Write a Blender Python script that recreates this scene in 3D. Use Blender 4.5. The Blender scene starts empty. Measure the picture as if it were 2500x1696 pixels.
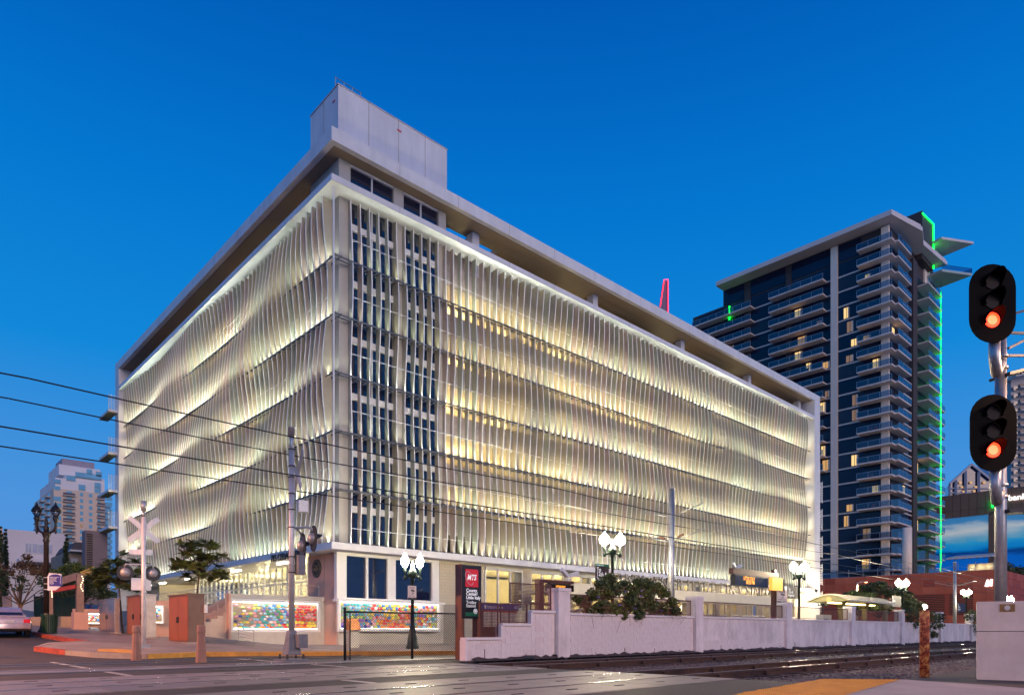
import bpy, math, random
from mathutils import Vector, Matrix
random.seed(7)
S = bpy.context.scene
COL = S.collection
R = math.radians
# ---------------------------------------------------------------- camera, sky, sun, exposure
HC = 0.94
CAM = Vector((-18.61, -34.6, HC))
YAW = R(46.93)
FX, CX, HY = 1667.0, 1250.0, 1540.0          # focal length, centre and horizon in photograph pixels
FWD = Vector((math.cos(YAW), math.sin(YAW), 0)); RGT = Vector((math.sin(YAW), -math.cos(YAW), 0))
cd = bpy.data.cameras.new('camera'); cam = bpy.data.objects.new('camera', cd); COL.objects.link(cam)
cam.location = CAM; cam.rotation_euler = (R(90), 0, YAW - R(90))
cd.sensor_width = 36; cd.lens = 36 * FX / 2500; cd.shift_y = (HY - 848) / 2500; cd.clip_end = 4000
S.camera = cam
W = bpy.data.worlds.new('World'); S.world = W; W.use_nodes = True
wn, wl = W.node_tree.nodes, W.node_tree.links
bg = wn['Background']
sky = wn.new('ShaderNodeTexSky'); sky.sky_type = 'NISHITA'; sky.sun_disc = False
sky.sun_elevation = R(2.0); sky.sun_rotation = YAW + R(180); sky.altitude = 50; sky.air_density = 1.0; sky.dust_density = 0.2; sky.ozone_density = 6.0
# dusk: the Nishita glow is deepened with a smooth elevation gradient of blue that is the same all round
tc = wn.new('ShaderNodeTexCoord'); sp = wn.new('ShaderNodeSeparateXYZ'); rp = wn.new('ShaderNodeValToRGB')
wl.new(tc.outputs['Generated'], sp.inputs[0]); wl.new(sp.outputs['Z'], rp.inputs[0])
el = rp.color_ramp.elements
el[0].position = 0.0; el[0].color = (0.125, 0.29, 0.70, 1)
el[1].position = 1.0; el[1].color = (0.0, 0.055, 0.30, 1)
for p_, c_ in ((0.16, (0.075, 0.295, 0.71)), (0.34, (0.006, 0.245, 0.69)), (0.52, (0.001, 0.178, 0.615)), (0.68, (0.0, 0.102, 0.465))):
    e = el.new(p_); e.color = (*c_, 1)
mx = wn.new('ShaderNodeMix'); mx.data_type = 'RGBA'; mx.inputs[0].default_value = 0.985
wl.new(sky.outputs[0], mx.inputs[6]); wl.new(rp.outputs[0], mx.inputs[7])
wl.new(mx.outputs[2], bg.inputs[0]); bg.inputs[1].default_value = 1.0
sun_d = bpy.data.lights.new('sun', 'SUN'); sun = bpy.data.objects.new('sun', sun_d); COL.objects.link(sun)
sun_d.energy = 1.15; sun_d.angle = R(30); sun_d.color = (1.0, 0.72, 0.60)      # afterglow in the west, behind the camera
sun_dir = Vector((0.24, 0.93, -0.25))                                            # direction the light travels
sun.rotation_euler = sun_dir.to_track_quat('-Z', 'Y').to_euler()
S.view_settings.view_transform = 'Standard'; S.view_settings.look = 'None'; S.view_settings.exposure = 0.0; S.view_settings.gamma = 1.0
S.render.engine = 'CYCLES'
S.cycles.use_denoising = True
S.cycles.max_bounces = 6; S.cycles.diffuse_bounces = 3; S.cycles.glossy_bounces = 3; S.cycles.transparent_max_bounces = 10
S.cycles.sample_clamp_indirect = 6.0; S.cycles.caustics_reflective = False; S.cycles.caustics_refractive = False

# ---------------------------------------------------------------- placing: photograph pixel -> point in the place
def ray(px, py):
    return FWD + RGT * ((px - CX) / FX) + Vector((0, 0, (HY - py) / FX))
def pt(px, py, x=None, y=None, z=None, d=None):
    r = ray(px, py)
    t = d if d is not None else (x - CAM.x) / r.x if x is not None else (y - CAM.y) / r.y if y is not None else (z - HC) / r.z
    return CAM + r * t
def terrain(x, y):
    w = min(1, max(0, (-1.5 - x) / 5.0)); w = w * w * (3 - 2 * w)
    t = max(0, y + 9.0); t = t * t / 4 if t < 2 else t - 1
    return w * min(0.05 * t, 3.2)
def gp(px, py, lift=0.0):
    t, r = 5.0, ray(px, py)
    while t < 300:
        p = CAM + r * t
        if p.z <= terrain(p.x, p.y) + lift: break
        t += 0.02
    return p
def wx(px, y, z=0): return pt(px, HY, y=y).x
def wy(px, x): return pt(px, HY, x=x).y
def zat(py, x, y):
    return HC + (HY - py) / FX * (Vector((x, y, 0)) - Vector((CAM.x, CAM.y, 0))).dot(FWD)

# ---------------------------------------------------------------- materials
MATS = {}
def mat(name, col, rough=0.6, metal=0.0, var=0.10, scale=1.5, bump=0.0, bscale=25.0, spec=0.5, emit=None, es=0.0, detail=5):
    if name in MATS: return MATS[name]
    m = bpy.data.materials.new(name); m.use_nodes = True
    n, l = m.node_tree.nodes, m.node_tree.links
    b = n['Principled BSDF']
    b.inputs['Base Color'].default_value = (*col, 1); b.inputs['Roughness'].default_value = rough
    b.inputs['Metallic'].default_value = metal; b.inputs['Specular IOR Level'].default_value = spec
    if emit:
        b.inputs['Emission Color'].default_value = (*emit, 1); b.inputs['Emission Strength'].default_value = es
    if var or bump:
        t = n.new('ShaderNodeTexCoord')
    if var:
        x = n.new('ShaderNodeTexNoise'); x.inputs['Scale'].default_value = scale; x.inputs['Detail'].default_value = detail; x.inputs['Roughness'].default_value = 0.65
        l.new(t.outputs['Object'], x.inputs['Vector'])
        r = n.new('ShaderNodeValToRGB'); r.color_ramp.elements[0].position = 0.3; r.color_ramp.elements[1].position = 0.7
        r.color_ramp.elements[0].color = (*[c * (1 - var) for c in col], 1); r.color_ramp.elements[1].color = (*[min(1, c * (1 + var)) for c in col], 1)
        l.new(x.outputs[0], r.inputs[0]); l.new(r.outputs[0], b.inputs['Base Color'])
        k = n.new('ShaderNodeMapRange'); k.inputs[3].default_value = max(0.02, rough * 0.85); k.inputs[4].default_value = min(1, rough * 1.15)
        l.new(x.outputs[0], k.inputs[0]); l.new(k.outputs[0], b.inputs['Roughness'])
    if bump:
        x2 = n.new('ShaderNodeTexNoise'); x2.inputs['Scale'].default_value = bscale; x2.inputs['Detail'].default_value = 4
        l.new(t.outputs['Object'], x2.inputs['Vector'])
        bp = n.new('ShaderNodeBump'); bp.inputs['Strength'].default_value = bump; bp.inputs['Distance'].default_value = 0.02
        l.new(x2.outputs[0], bp.inputs['Height']); l.new(bp.outputs[0], b.inputs['Normal'])
    MATS[name] = m
    return m
def emis(name, col, s, base=(0.8, 0.8, 0.8)):
    return mat(name, base, 0.5, 0, 0, emit=col, es=s)
def glass(name, tint=(0.8, 0.9, 0.95), refl=0.12, opaque=0.0, ocol=(0.02, 0.03, 0.05)):
    """thin pane: clear with a sky reflection that grows at grazing angles"""
    if name in MATS: return MATS[name]
    m = bpy.data.materials.new(name); m.use_nodes = True
    n, l = m.node_tree.nodes, m.node_tree.links
    n.remove(n['Principled BSDF'])
    tr = n.new('ShaderNodeBsdfTransparent'); tr.inputs[0].default_value = (*tint, 1)
    gl = n.new('ShaderNodeBsdfGlossy'); gl.inputs['Roughness'].default_value = 0.03; gl.inputs[0].default_value = (0.9, 0.95, 1, 1)
    df = n.new('ShaderNodeBsdfDiffuse'); df.inputs[0].default_value = (*ocol, 1)
    lw = n.new('ShaderNodeLayerWeight'); lw.inputs[0].default_value = 0.5
    pw = n.new('ShaderNodeMath'); pw.operation = 'POWER'; pw.inputs[1].default_value = 6.0
    ad = n.new('ShaderNodeMath'); ad.operation = 'ADD'; ad.inputs[1].default_value = refl; ad.use_clamp = True
    m0 = n.new('ShaderNodeMixShader'); m0.inputs[0].default_value = opaque
    m1 = n.new('ShaderNodeMixShader')
    l.new(lw.outputs['Facing'], pw.inputs[0]); l.new(pw.outputs[0], ad.inputs[0]); l.new(ad.outputs[0], m1.inputs[0])
    l.new(tr.outputs[0], m0.inputs[1]); l.new(df.outputs[0], m0.inputs[2])
    l.new(m0.outputs[0], m1.inputs[1]); l.new(gl.outputs[0], m1.inputs[2])
    l.new(m1.outputs[0], n['Material Output'].inputs[0])
    MATS[name] = m
    return m

# ---------------------------------------------------------------- meshes
class MB:
    def __init__(s): s.v = []; s.f = []
    def add(s, vs, fs):
        k = len(s.v); s.v += [tuple(v) for v in vs]; s.f += [tuple(i + k for i in f) for f in fs]; return s
    def box(s, x0, x1, y0, y1, z0, z1):
        if x0 > x1: x0, x1 = x1, x0
        if y0 > y1: y0, y1 = y1, y0
        if z0 > z1: z0, z1 = z1, z0
        return s.add([(x, y, z) for z in (z0, z1) for y in (y0, y1) for x in (x0, x1)],
                     [(0, 2, 3, 1), (4, 5, 7, 6), (0, 1, 5, 4), (2, 6, 7, 3), (0, 4, 6, 2), (1, 3, 7, 5)])
    def bar(s, a, b, w, h=None, up=Vector((0, 0, 1))):
        """square bar from a to b, w wide and h high"""
        a, b = Vector(a), Vector(b); h = w if h is None else h
        d = (b - a).normalized()
        if abs(d.dot(up)) > 0.98: up = Vector((0, 1, 0))
        sd = d.cross(up).normalized(); u = sd.cross(d).normalized()
        vs = [p + sd * (i * w / 2) + u * (j * h / 2) for p in (a, b) for i, j in ((-1, -1), (1, -1), (1, 1), (-1, 1))]
        return s.add(vs, [(0, 1, 2, 3), (7, 6, 5, 4), (0, 4, 5, 1), (1, 5, 6, 2), (2, 6, 7, 3), (3, 7, 4, 0)])
    def cyl(s, a, b, r0, r1=None, n=12, cap=True):
        a, b = Vector(a), Vector(b); r1 = r0 if r1 is None else r1
        d = (b - a).normalized(); up = Vector((0, 0, 1)) if abs(d.z) < 0.9 else Vector((1, 0, 0))
        sd = d.cross(up).normalized(); u = sd.cross(d).normalized(); k = len(s.v)
        for p, r in ((a, r0), (b, r1)):
            for i in range(n):
                t = 2 * math.pi * i / n; s.v.append(tuple(p + sd * (r * math.cos(t)) + u * (r * math.sin(t))))
        for i in range(n):
            j = (i + 1) % n; s.f.append((k + i, k + j, k + n + j, k + n + i))
        if cap: s.f.append(tuple(k + i for i in reversed(range(n)))); s.f.append(tuple(k + n + i for i in range(n)))
        return s
    def tube(s, pts, r, n=8):
        pts = [Vector(p) for p in pts]; k0 = len(s.v)
        u = None
        for i, p in enumerate(pts):
            d = (pts[min(i + 1, len(pts) - 1)] - pts[max(i - 1, 0)]).normalized()
            if u is None:
                up = Vector((0, 0, 1)) if abs(d.z) < 0.9 else Vector((1, 0, 0))
                u = d.cross(up).cross(d).normalized()
            else: u = (u - d * u.dot(d)).normalized()
            sd = d.cross(u); rr = r[i] if isinstance(r, (list, tuple)) else r
            for j in range(n):
                t = 2 * math.pi * j / n; s.v.append(tuple(p + sd * (rr * math.cos(t)) + u * (rr * math.sin(t))))
        for i in range(len(pts) - 1):
            for j in range(n):
                a, b = k0 + i * n + j, k0 + i * n + (j + 1) % n
                s.f.append((a, b, b + n, a + n))
        s.f.append(tuple(k0 + j for j in reversed(range(n)))); e = k0 + (len(pts) - 1) * n; s.f.append(tuple(e + j for j in range(n)))
        return s
    def lathe(s, prof, c=(0, 0, 0), n=14, sq=False):
        """prof: list of (radius, z)"""
        k = len(s.v)
        for r, z in prof:
            for j in range(n):
                t = 2 * math.pi * (j + (0.5 if sq else 0)) / n; s.v.append((c[0] + r * math.cos(t), c[1] + r * math.sin(t), c[2] + z))
        for i in range(len(prof) - 1):
            for j in range(n):
                a, b = k + i * n + j, k + i * n + (j + 1) % n; s.f.append((a, b, b + n, a + n))
        s.f.append(tuple(k + j for j in reversed(range(n)))); e = k + (len(prof) - 1) * n; s.f.append(tuple(e + j for j in range(n)))
        return s
    def prism(s, poly, o, ax, ay, az, t):
        """2-D polygon in the plane (ax, ay) at o, pushed t along az"""
        o, ax, ay, az = Vector(o), Vector(ax), Vector(ay), Vector(az); n = len(poly)
        vs = [o + ax * p[0] + ay * p[1] for p in poly] + [o + ax * p[0] + ay * p[1] + az * t for p in poly]
        return s.add(vs, [tuple(reversed(range(n))), tuple(range(n, 2 * n))] + [(i, (i + 1) % n, n + (i + 1) % n, n + i) for i in range(n)])
    def sphere(s, c, r, n=14, m=8, sz=1.0):
        return s.lathe([(max(0.001, r * math.sin(math.pi * i / m)), -r * sz * math.cos(math.pi * i / m)) for i in range(m + 1)], c, n)
    def mesh(s, name, m, smooth=False):
        me = bpy.data.meshes.new(name); me.from_pydata(s.v, [], s.f); me.validate(); me.update()
        if m: me.materials.append(m)
        if smooth: me.polygons.foreach_set('use_smooth', [True] * len(me.polygons))
        return me
    def build(s, name, m, parent=None, smooth=False, local=False, kind=None, label=None):
        return put(name, s.mesh(name, m, smooth), parent, local, kind, label)
def put(name, me, parent=None, local=False, kind=None, label=None, loc=None):
    o = bpy.data.objects.new(name, me); COL.objects.link(o)
    if loc is not None: o.location = loc
    if parent:
        o.parent = parent
        if not local: o.matrix_parent_inverse = parent_matrix(parent).inverted()
    if kind: o['kind'] = kind
    if label: o['label'] = label
    return o
def parent_matrix(o):
    m = Matrix.LocRotScale(o.location, o.rotation_euler, o.scale)
    return parent_matrix(o.parent) @ o.matrix_parent_inverse @ m if o.parent else m
def smooth_angle(o, deg=35):
    try:
        me = o.data
        me.polygons.foreach_set('use_smooth', [True] * len(me.polygons)); me.set_sharp_from_angle(angle=R(deg))
    except Exception: pass
    return o
def thing(name, label, cat, loc=(0, 0, 0), rz=0.0, group=None):
    o = bpy.data.objects.new(name, None); COL.objects.link(o); o.empty_display_size = 0.3
    o.location = loc; o.rotation_euler = (0, 0, rz)
    return tag(o, label, cat, group)
def tag(o, label, cat, group=None):
    o['label'] = label; o['category'] = cat
    if group: o['group'] = group
    return o
def struct(name, mb, m, smooth=False):
    o = mb.build(name, m, None, smooth); o['kind'] = 'structure'; return o
def dup(o, parent=None, loc=None, rz=None, label=None):
    c = o.copy(); COL.objects.link(c); c.parent = parent
    if loc is not None: c.location = loc
    if rz is not None: c.rotation_euler = (0, 0, rz)
    if label: c['label'] = label
    for ch in list(o.children): dup(ch, c)
    return c
def text(body, size, o, ax, ay, m, parent=None, name='lettering', depth=0.006, font_shear=0.0, bold=0.0, align='LEFT', local=False, spacing=1.0, width=None):
    """flat lettering on the plane (ax, ay) with its baseline start at o"""
    cu = bpy.data.curves.new(name, 'FONT'); cu.body = body; cu.size = size; cu.extrude = depth; cu.shear = font_shear; cu.offset = bold
    cu.align_x = align; cu.space_character = spacing; cu.resolution_u = 3
    t = bpy.data.objects.new('tmp', cu); ts = bpy.data.scenes.new('scratch'); ts.collection.objects.link(t)
    vl = ts.view_layers[0]; vl.update()
    me = bpy.data.meshes.new_from_object(t.evaluated_get(vl.depsgraph))
    bpy.data.objects.remove(t); bpy.data.curves.remove(cu); bpy.data.scenes.remove(ts)
    ax, ay = Vector(ax).normalized(), Vector(ay).normalized(); az = ax.cross(ay)
    if width and len(me.vertices):
        xs = [v.co.x for v in me.vertices]; k = width / max(1e-6, max(xs) - min(xs)); x0 = min(xs)
        for v in me.vertices: v.co.x = (v.co.x - x0) * k
    mm = Matrix((ax, ay, az)).transposed().to_4x4(); mm.translation = Vector(o); me.transform(mm)
    me.materials.clear(); me.materials.append(m)
    return put(name, me, parent, local)
def lamp(kind, loc, energy, col, size=0.2, rot=None, sy=None, parent=None, name='lamp_light', spread=None):
    d = bpy.data.lights.new(name, kind); d.energy = energy; d.color = col
    if kind == 'AREA':
        d.shape = 'RECTANGLE' if sy else 'SQUARE'; d.size = size
        if sy: d.size_y = sy
        if spread: d.spread = R(spread)
    else: d.shadow_soft_size = size
    o = bpy.data.objects.new(name, d); COL.objects.link(o); o.location = loc
    if rot: o.rotation_euler = rot
    return o
NY, PY, NX, PX, UP = Vector((0, -1, 0)), Vector((0, 1, 0)), Vector((-1, 0, 0)), Vector((1, 0, 0)), Vector((0, 0, 1))
# ================================================================ ground sheet
ASPHALT = mat('asphalt', (0.052, 0.045, 0.043), 0.75, var=0.35, scale=0.9, bump=0.25, bscale=60)
CONC = mat('concrete', (0.34, 0.31, 0.29), 0.8, var=0.18, scale=1.2, bump=0.1)
WHITE = mat('white_panel', (0.72, 0.70, 0.71), 0.45, var=0.05, scale=0.6)
def weather(m, amt=0.25, vs=(1.6, 1.6, 0.18), scale=1.0):
    n, l = m.node_tree.nodes, m.node_tree.links; b = n['Principled BSDF']
    src = b.inputs['Base Color'].links[0].from_socket
    t = n.new('ShaderNodeTexCoord'); mp = n.new('ShaderNodeMapping'); mp.inputs['Scale'].default_value = vs; l.new(t.outputs['Object'], mp.inputs[0])
    x = n.new('ShaderNodeTexNoise'); x.inputs['Scale'].default_value = scale; x.inputs['Detail'].default_value = 8; x.inputs['Roughness'].default_value = 0.7; l.new(mp.outputs[0], x.inputs['Vector'])
    r = n.new('ShaderNodeMapRange'); r.inputs[1].default_value = 0.42; r.inputs[2].default_value = 0.72; r.inputs[3].default_value = 1.0; r.inputs[4].default_value = 1.0 - amt; l.new(x.outputs[0], r.inputs[0])
    mx = n.new('ShaderNodeMix'); mx.data_type = 'RGBA'; mx.blend_type = 'MULTIPLY'; mx.inputs[0].default_value = 1.0
    l.new(src, mx.inputs[6]); l.new(r.outputs[0], mx.inputs[7]); l.new(mx.outputs[2], b.inputs['Base Color'])
    return m
weather(WHITE, 0.16, (0.8, 0.8, 0.10)); weather(ASPHALT, 0.4, (0.25, 0.25, 0.25))
FLANGE = mat('fin_edge', (0.86, 0.84, 0.82), 0.4, var=0.03)
FINM = mat('fin_metal', (0.43, 0.37, 0.265), 0.42, var=0.06, scale=2.0)
GALV = mat('galvanised_steel', (0.42, 0.42, 0.43), 0.4, 0.7, var=0.2, scale=4)
DARKM = mat('dark_metal', (0.03, 0.03, 0.032), 0.45, 0.3, var=0.2)
xs = [-400, -200, -120, -80, -60] + [-50 + 2 * i for i in range(26)] + [4, 8, 20, 60, 100, 200, 400, 900]
ys = [-90, -60, -45, -34.7] + [-30 + 2 * i for i in range(30)] + [40, 60, 75, 90, 150, 250, 400, 900]
g = MB()
for y in ys:
    for x in xs:
        g.v.append((x, y, terrain(x, y) - 0.012))
n = len(xs)
for j in range(len(ys) - 1):
    for i in range(n - 1):
        if xs[i] >= -6 and -30 <= ys[j] < -18: continue       # the ballast bed lies lower here
        g.f.append((j * n + i, j * n + i + 1, (j + 1) * n + i + 1, (j + 1) * n + i))
struct('ground', g, ASPHALT, True)

# ================================================================ parking garage
LU, LV, NF, FH, RZ0 = 62.8, 45.2, 6, 3.3, 5.75
RAIL = [RZ0 + FH * k for k in range(NF + 1)]
garage = thing('parking_garage', 'long white parking garage wrapped in rippling vertical metal fins lit from below', 'building', (0, 0, 0))
CREAM = mat('garage_concrete', (0.52, 0.46, 0.36), 0.85, var=0.12, scale=0.8, bump=0.1)
SPAN = mat('spandrel_concrete', (0.40, 0.33, 0.29), 0.85, var=0.22, scale=1.6, bump=0.15)
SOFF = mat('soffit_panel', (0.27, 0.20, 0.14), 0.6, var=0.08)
DGLASS = mat('dark_window_glass', (0.006, 0.010, 0.035), 0.04, var=0, spec=0.9)
FRAME = mat('white_window_frame', (0.70, 0.69, 0.68), 0.4, var=0.04)
rf = random.Random(17)
FING = mat('fin_metal_greenish', (0.37, 0.375, 0.29), 0.42, var=0.10, scale=2.0); FINP = mat('fin_metal_pinkish', (0.44, 0.34, 0.29), 0.42, var=0.10, scale=2.0); FINW = mat('fin_metal_worn', (0.36, 0.33, 0.27), 0.5, var=0.16, scale=1.2)
# fins: thin blades whose outer edge ripples in and out
def depth_at(s, z, left):
    ph = 2 * math.pi * (z + (0.30 if not left else 0.50) * s) / 10.4 + (1.0 if not left else 4.35)
    ph2 = 2 * math.pi * (z * 0.55 - 0.21 * s) / 9.0 + 0.7
    if left: return 0.55 + 0.205 * math.sin(ph) + 0.045 * math.sin(ph2)
    k = min(1, max(0, (s - 8.5) / 9)); k = k * k * (3 - 2 * k)                 # shallower over the stair windows
    return 0.40 + 0.12 * k + (0.115 + 0.065 * k) * math.sin(ph) + 0.035 * math.sin(ph2)
def fin(s, left):
    m = MB(); N = 40; z0, z1, th = 5.96, 25.92, 0.035
    rows = []
    for i in range(N + 1):
        z = z0 + (z1 - z0) * i / N; o = 0.95 - depth_at(s, z, left)
        for t, q in ((s - th / 2, o), (s + th / 2, o), (s + th / 2, 0.95), (s - th / 2, 0.95)):
            m.v.append((q, t, z) if left else (t, q, z))
    for i in range(N):
        for j in range(4):
            a, b = 4 * i + j, 4 * i + (j + 1) % 4
            m.f.append((b, a, a + 4, b + 4) if left else (a, b, b + 4, a + 4))
    m.f += [(0, 1, 2, 3), (4 * N + 3, 4 * N + 2, 4 * N + 1, 4 * N)]
    k0, n0, fw = len(m.v), len(m.f), 0.027                       # outer flange, sky and sunset brightness put into its paler colour
    for i in range(N + 1):
        z = z0 + (z1 - z0) * i / N; o = 0.95 - depth_at(s, z, left)
        for t, q in ((s - fw, o - 0.035), (s + fw, o - 0.035), (s + fw, o - 0.002), (s - fw, o - 0.002)):
            m.v.append((q, t, z) if left else (t, q, z))
    for i in range(N):
        for j in range(4):
            a, b = k0 + 4 * i + j, k0 + 4 * i + (j + 1) % 4
            m.f.append((b, a, a + 4, b + 4) if left else (a, b, b + 4, a + 4))
    me = m.mesh('fin', rf.choice((FINM, FINM, FING, FINP, FINW))); me.materials.append(FLANGE)
    for p in me.polygons:
        if p.index >= n0: p.material_index = 1
    return put('fin', me, garage)
SPR, SPL = 0.625, 0.67
fr = [0.95 + 0.62 + SPR * i for i in range(int((LU - 1.6) / SPR))]
fl = [0.95 + 0.55 + SPL * i for i in range(int((LV - 1.5) / SPL))]
for s in fr: fin(s, False)
for s in fl: fin(s, True)
# corner post of the screen
m = MB(); m.box(0.22, 0.30, 0.22, 0.30, 5.96, 25.9)
m.build('corner_post', WHITE, garage)
# catwalk rails with a light fixture in every bay, brackets and thin tie rods
LEDW = emis('fixture_lens', (0.85, 1.0, 0.93), 3.0)
for k in range(NF):
    z = RAIL[k] if k else 6.0
    r, fx_, br = MB(), MB(), MB()
    for o in (0.42, 0.78):
        r.box(0.3, LU - 0.2, o - 0.02, o + 0.02, z - 0.09, z); r.box(o - 0.02, o + 0.02, 0.3, LV - 0.2, z - 0.09, z - 0.002)
    for s in fr:
        c = s + SPR / 2; fx_.box(c - 0.2, c + 0.2, 0.53, 0.63, z + 0.0, z + 0.07)
        br.bar((c - 0.25, 0.95, z - 0.32), (c + 0.2, 0.45, z - 0.03), 0.025); br.bar((s, 0.96, z - 0.03), (s, 1.1, z - 0.03), 0.05)
    for s in fl:
        c = s + SPL / 2; fx_.box(0.53, 0.63, c - 0.2, c + 0.2, z + 0.0, z + 0.07)
        br.bar((0.95, c - 0.25, z - 0.32), (0.45, c + 0.2, z - 0.03), 0.025)
    r.build('catwalk_rail', mat('catwalk_steel', (0.16, 0.16, 0.16), 0.5, 0.5, var=0.2), garage); fx_.build('light_fixtures', DARKM, garage, kind='stuff'); br.build('brackets', GALV, garage, kind='stuff')
    t = MB(); zt = z + 1.35 if k else z + 0.9
    for i, s in enumerate(fr[:-1]):
        if i < 12:
            t.bar((s, 0.92, zt + 0.05), (fr[i + 1], 0.45, zt - 0.05), 0.02); t.bar((s, 0.6, zt), (fr[i + 1], 0.6, zt), 0.022)
        else: t.bar((s, 0.62, zt), (fr[i + 1], 0.62, zt), 0.018)
    for i, s in enumerate(fl[:-1]): t.bar((0.62, s, zt), (0.62, fl[i + 1], zt), 0.018)
    t.build('tie_rods', WHITE, garage, kind='stuff')
    # the lit fixtures: one upward strip of light per band and side
    E = 17.0
    for a, b, q in [(1.3, 9.2, 0.45)] + [(9.2 + 8.87 * i, 9.2 + 8.87 * (i + 1), rf.uniform(0.65, 1.3)) for i in range(6)]:
        lamp('AREA', ((a + b) / 2, 0.60, z + 0.09), q * E * (b - a), (0.92, 1.0, 0.82), b - a, (R(180), 0, 0), 0.10, spread=95, name='uplight_strip')
    for a, b in [(1.0 + 8.76 * i, 1.0 + 8.76 * (i + 1)) for i in range(5)]:
        lamp('AREA', (0.60, (a + b) / 2, z + 0.09), rf.uniform(0.7, 1.35) * E * (b - a), (0.87, 1.0, 0.86), 0.10, (R(180), 0, 0), b - a, spread=95, name='uplight_strip')
lamp('AREA', (LU / 2, 0.42, 25.72), 42, (0.8, 1.0, 0.9), LU - 2, (R(180), 0, 0), 0.08, name='uplight_strip')
lamp('AREA', (0.42, LV / 2, 25.72), 30, (0.8, 1.0, 0.9), 0.08, (R(180), 0, 0), LV - 2, name='uplight_strip')
# ledges and roof slab
m = MB(); m.box(0, LU, 0, 1.25, 26.05, 26.42); m.box(0, 1.25, 1.25, LV, 26.05, 26.42); m.build('parapet_ledge', WHITE, garage)
m = MB(); m.box(0, LU + 0.8, 0, 1.6, 5.54, 5.93); m.box(0, 3.2, 1.6, LV, 5.54, 5.93); m.build('lower_ledge', WHITE, garage)
m = MB(); SZ0, SZ1 = 28.28, 29.05
m.box(0, LU + 1.5, 0, 2.2, SZ0, SZ1); m.box(0, 3.4, 2.2, LV + 1.4, SZ0, SZ1)
m.build('roof_slab', WHITE, garage)
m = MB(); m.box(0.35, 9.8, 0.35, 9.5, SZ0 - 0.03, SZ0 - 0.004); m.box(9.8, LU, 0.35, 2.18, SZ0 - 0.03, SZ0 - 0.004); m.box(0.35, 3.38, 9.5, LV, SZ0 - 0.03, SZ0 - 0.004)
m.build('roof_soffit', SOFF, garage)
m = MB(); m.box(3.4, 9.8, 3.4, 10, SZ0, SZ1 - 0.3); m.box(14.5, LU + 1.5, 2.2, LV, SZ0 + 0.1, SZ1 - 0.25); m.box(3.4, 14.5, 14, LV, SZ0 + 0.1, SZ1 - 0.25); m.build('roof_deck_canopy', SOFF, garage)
for x in (11.6, 24.3, 37.0, 49.8, 61.8):
    MB().box(x - 0.3, x + 0.3, 1.35, 2.0, 24.0, SZ0 - 0.03).build('roof_post', WHITE, garage)
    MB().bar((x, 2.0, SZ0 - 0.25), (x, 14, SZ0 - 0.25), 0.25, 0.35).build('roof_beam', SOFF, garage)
for y in (8.8, 19.8, 31.0, 42.0):
    MB().box(1.35, 2.0, y - 0.3, y + 0.3, 24.0, SZ0 - 0.03).build('roof_post', WHITE, garage)
    MB().sphere((1.7, y - 1.1, SZ0 - 0.75), 0.34).build('globe_light', mat('grey_globe', (0.45, 0.5, 0.6), 0.3, var=0), garage, True)
# end walls that frame the fin screen
MB().box(LU, LU + 1.5, 0, 7, 0, SZ0).build('end_wall', WHITE, garage)
MB().box(0, 9, LV, LV + 1.4, 0.5, SZ0).build('end_wall', WHITE, garage)
# stair tower at the corner
TX1, TY1, TW, TTOP = 8.75, 4.3, 1.0, 32.35
TWR = mat('tower_panel', (0.46, 0.43, 0.38), 0.5, var=0.05)
m = MB(); m.box(TW + 0.25, TX1, TW + 0.25, TY1, 5.9, SZ0); m.build('stair_tower_core', mat('dark_core', (0.02, 0.02, 0.03), 0.6, var=0), garage)
m = MB(); m.box(TW - 0.1, TX1, TW - 0.1, TY1, SZ1 - 0.2, TTOP); m.build('penthouse', WHITE, garage)
m = MB(); m.box(TW - 0.14, TX1 + 0.04, TW - 0.14, TY1 + 0.04, TTOP, TTOP + 0.06); m.build('penthouse_cap', mat('cap_flashing', (0.5, 0.45, 0.5), 0.5), garage)
for x in (2.9, 5.0, 7.0):
    MB().box(x, x + 0.02, TW - 0.112, TW - 0.1, SZ1, TTOP).build('panel_joint', SOFF, garage)
MB().box(TW - 0.112, TW - 0.1, 2.6, 2.62, SZ1, TTOP).build('panel_joint', SOFF, garage)
for i in range(1, 14):
    MB().box(4.5 * i, 4.5 * i + 0.018, -0.003, 0.002, SZ0, SZ1).build('panel_joint', SOFF, garage)
    MB().box(4.5 * i, 4.5 * i + 0.018, -0.003, 0.002, 26.05, 26.42).build('panel_joint', SOFF, garage)
for i in range(1, 10):
    MB().box(-0.003, 0.002, 4.5 * i, 4.5 * i + 0.018, SZ0, SZ1).build('panel_joint', SOFF, garage)
m = MB()
for i in range(4): m.cyl((1.0 + i * 0.55, 1.4, TTOP), (1.0 + i * 0.55, 1.4, TTOP + 0.75), 0.025, n=6)
for z in (0.4, 0.75): m.cyl((0.95, 1.4, TTOP + z), (2.75, 1.4, TTOP + z), 0.025, n=6)
m.build('roof_ladder', GALV, garage)
MB().box(TW - 0.12, TW - 0.09, 1.25, 1.55, 31.6, 31.7).build('warning_plate', mat('red_plate', (0.6, 0.05, 0.08), 0.4, var=0), garage)
MB().box(4.9, 5.2, TW - 0.12, TW - 0.09, 31.7, 31.8).build('warning_plate', MATS['red_plate'], garage)
# left flank of the tower: solid panel wall
MB().box(TW, TW + 0.2, TW + 0.245, TY1 + 0.2, 5.94, SZ0 - 0.04).build('tower_side_wall', TWR, garage)
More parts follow.
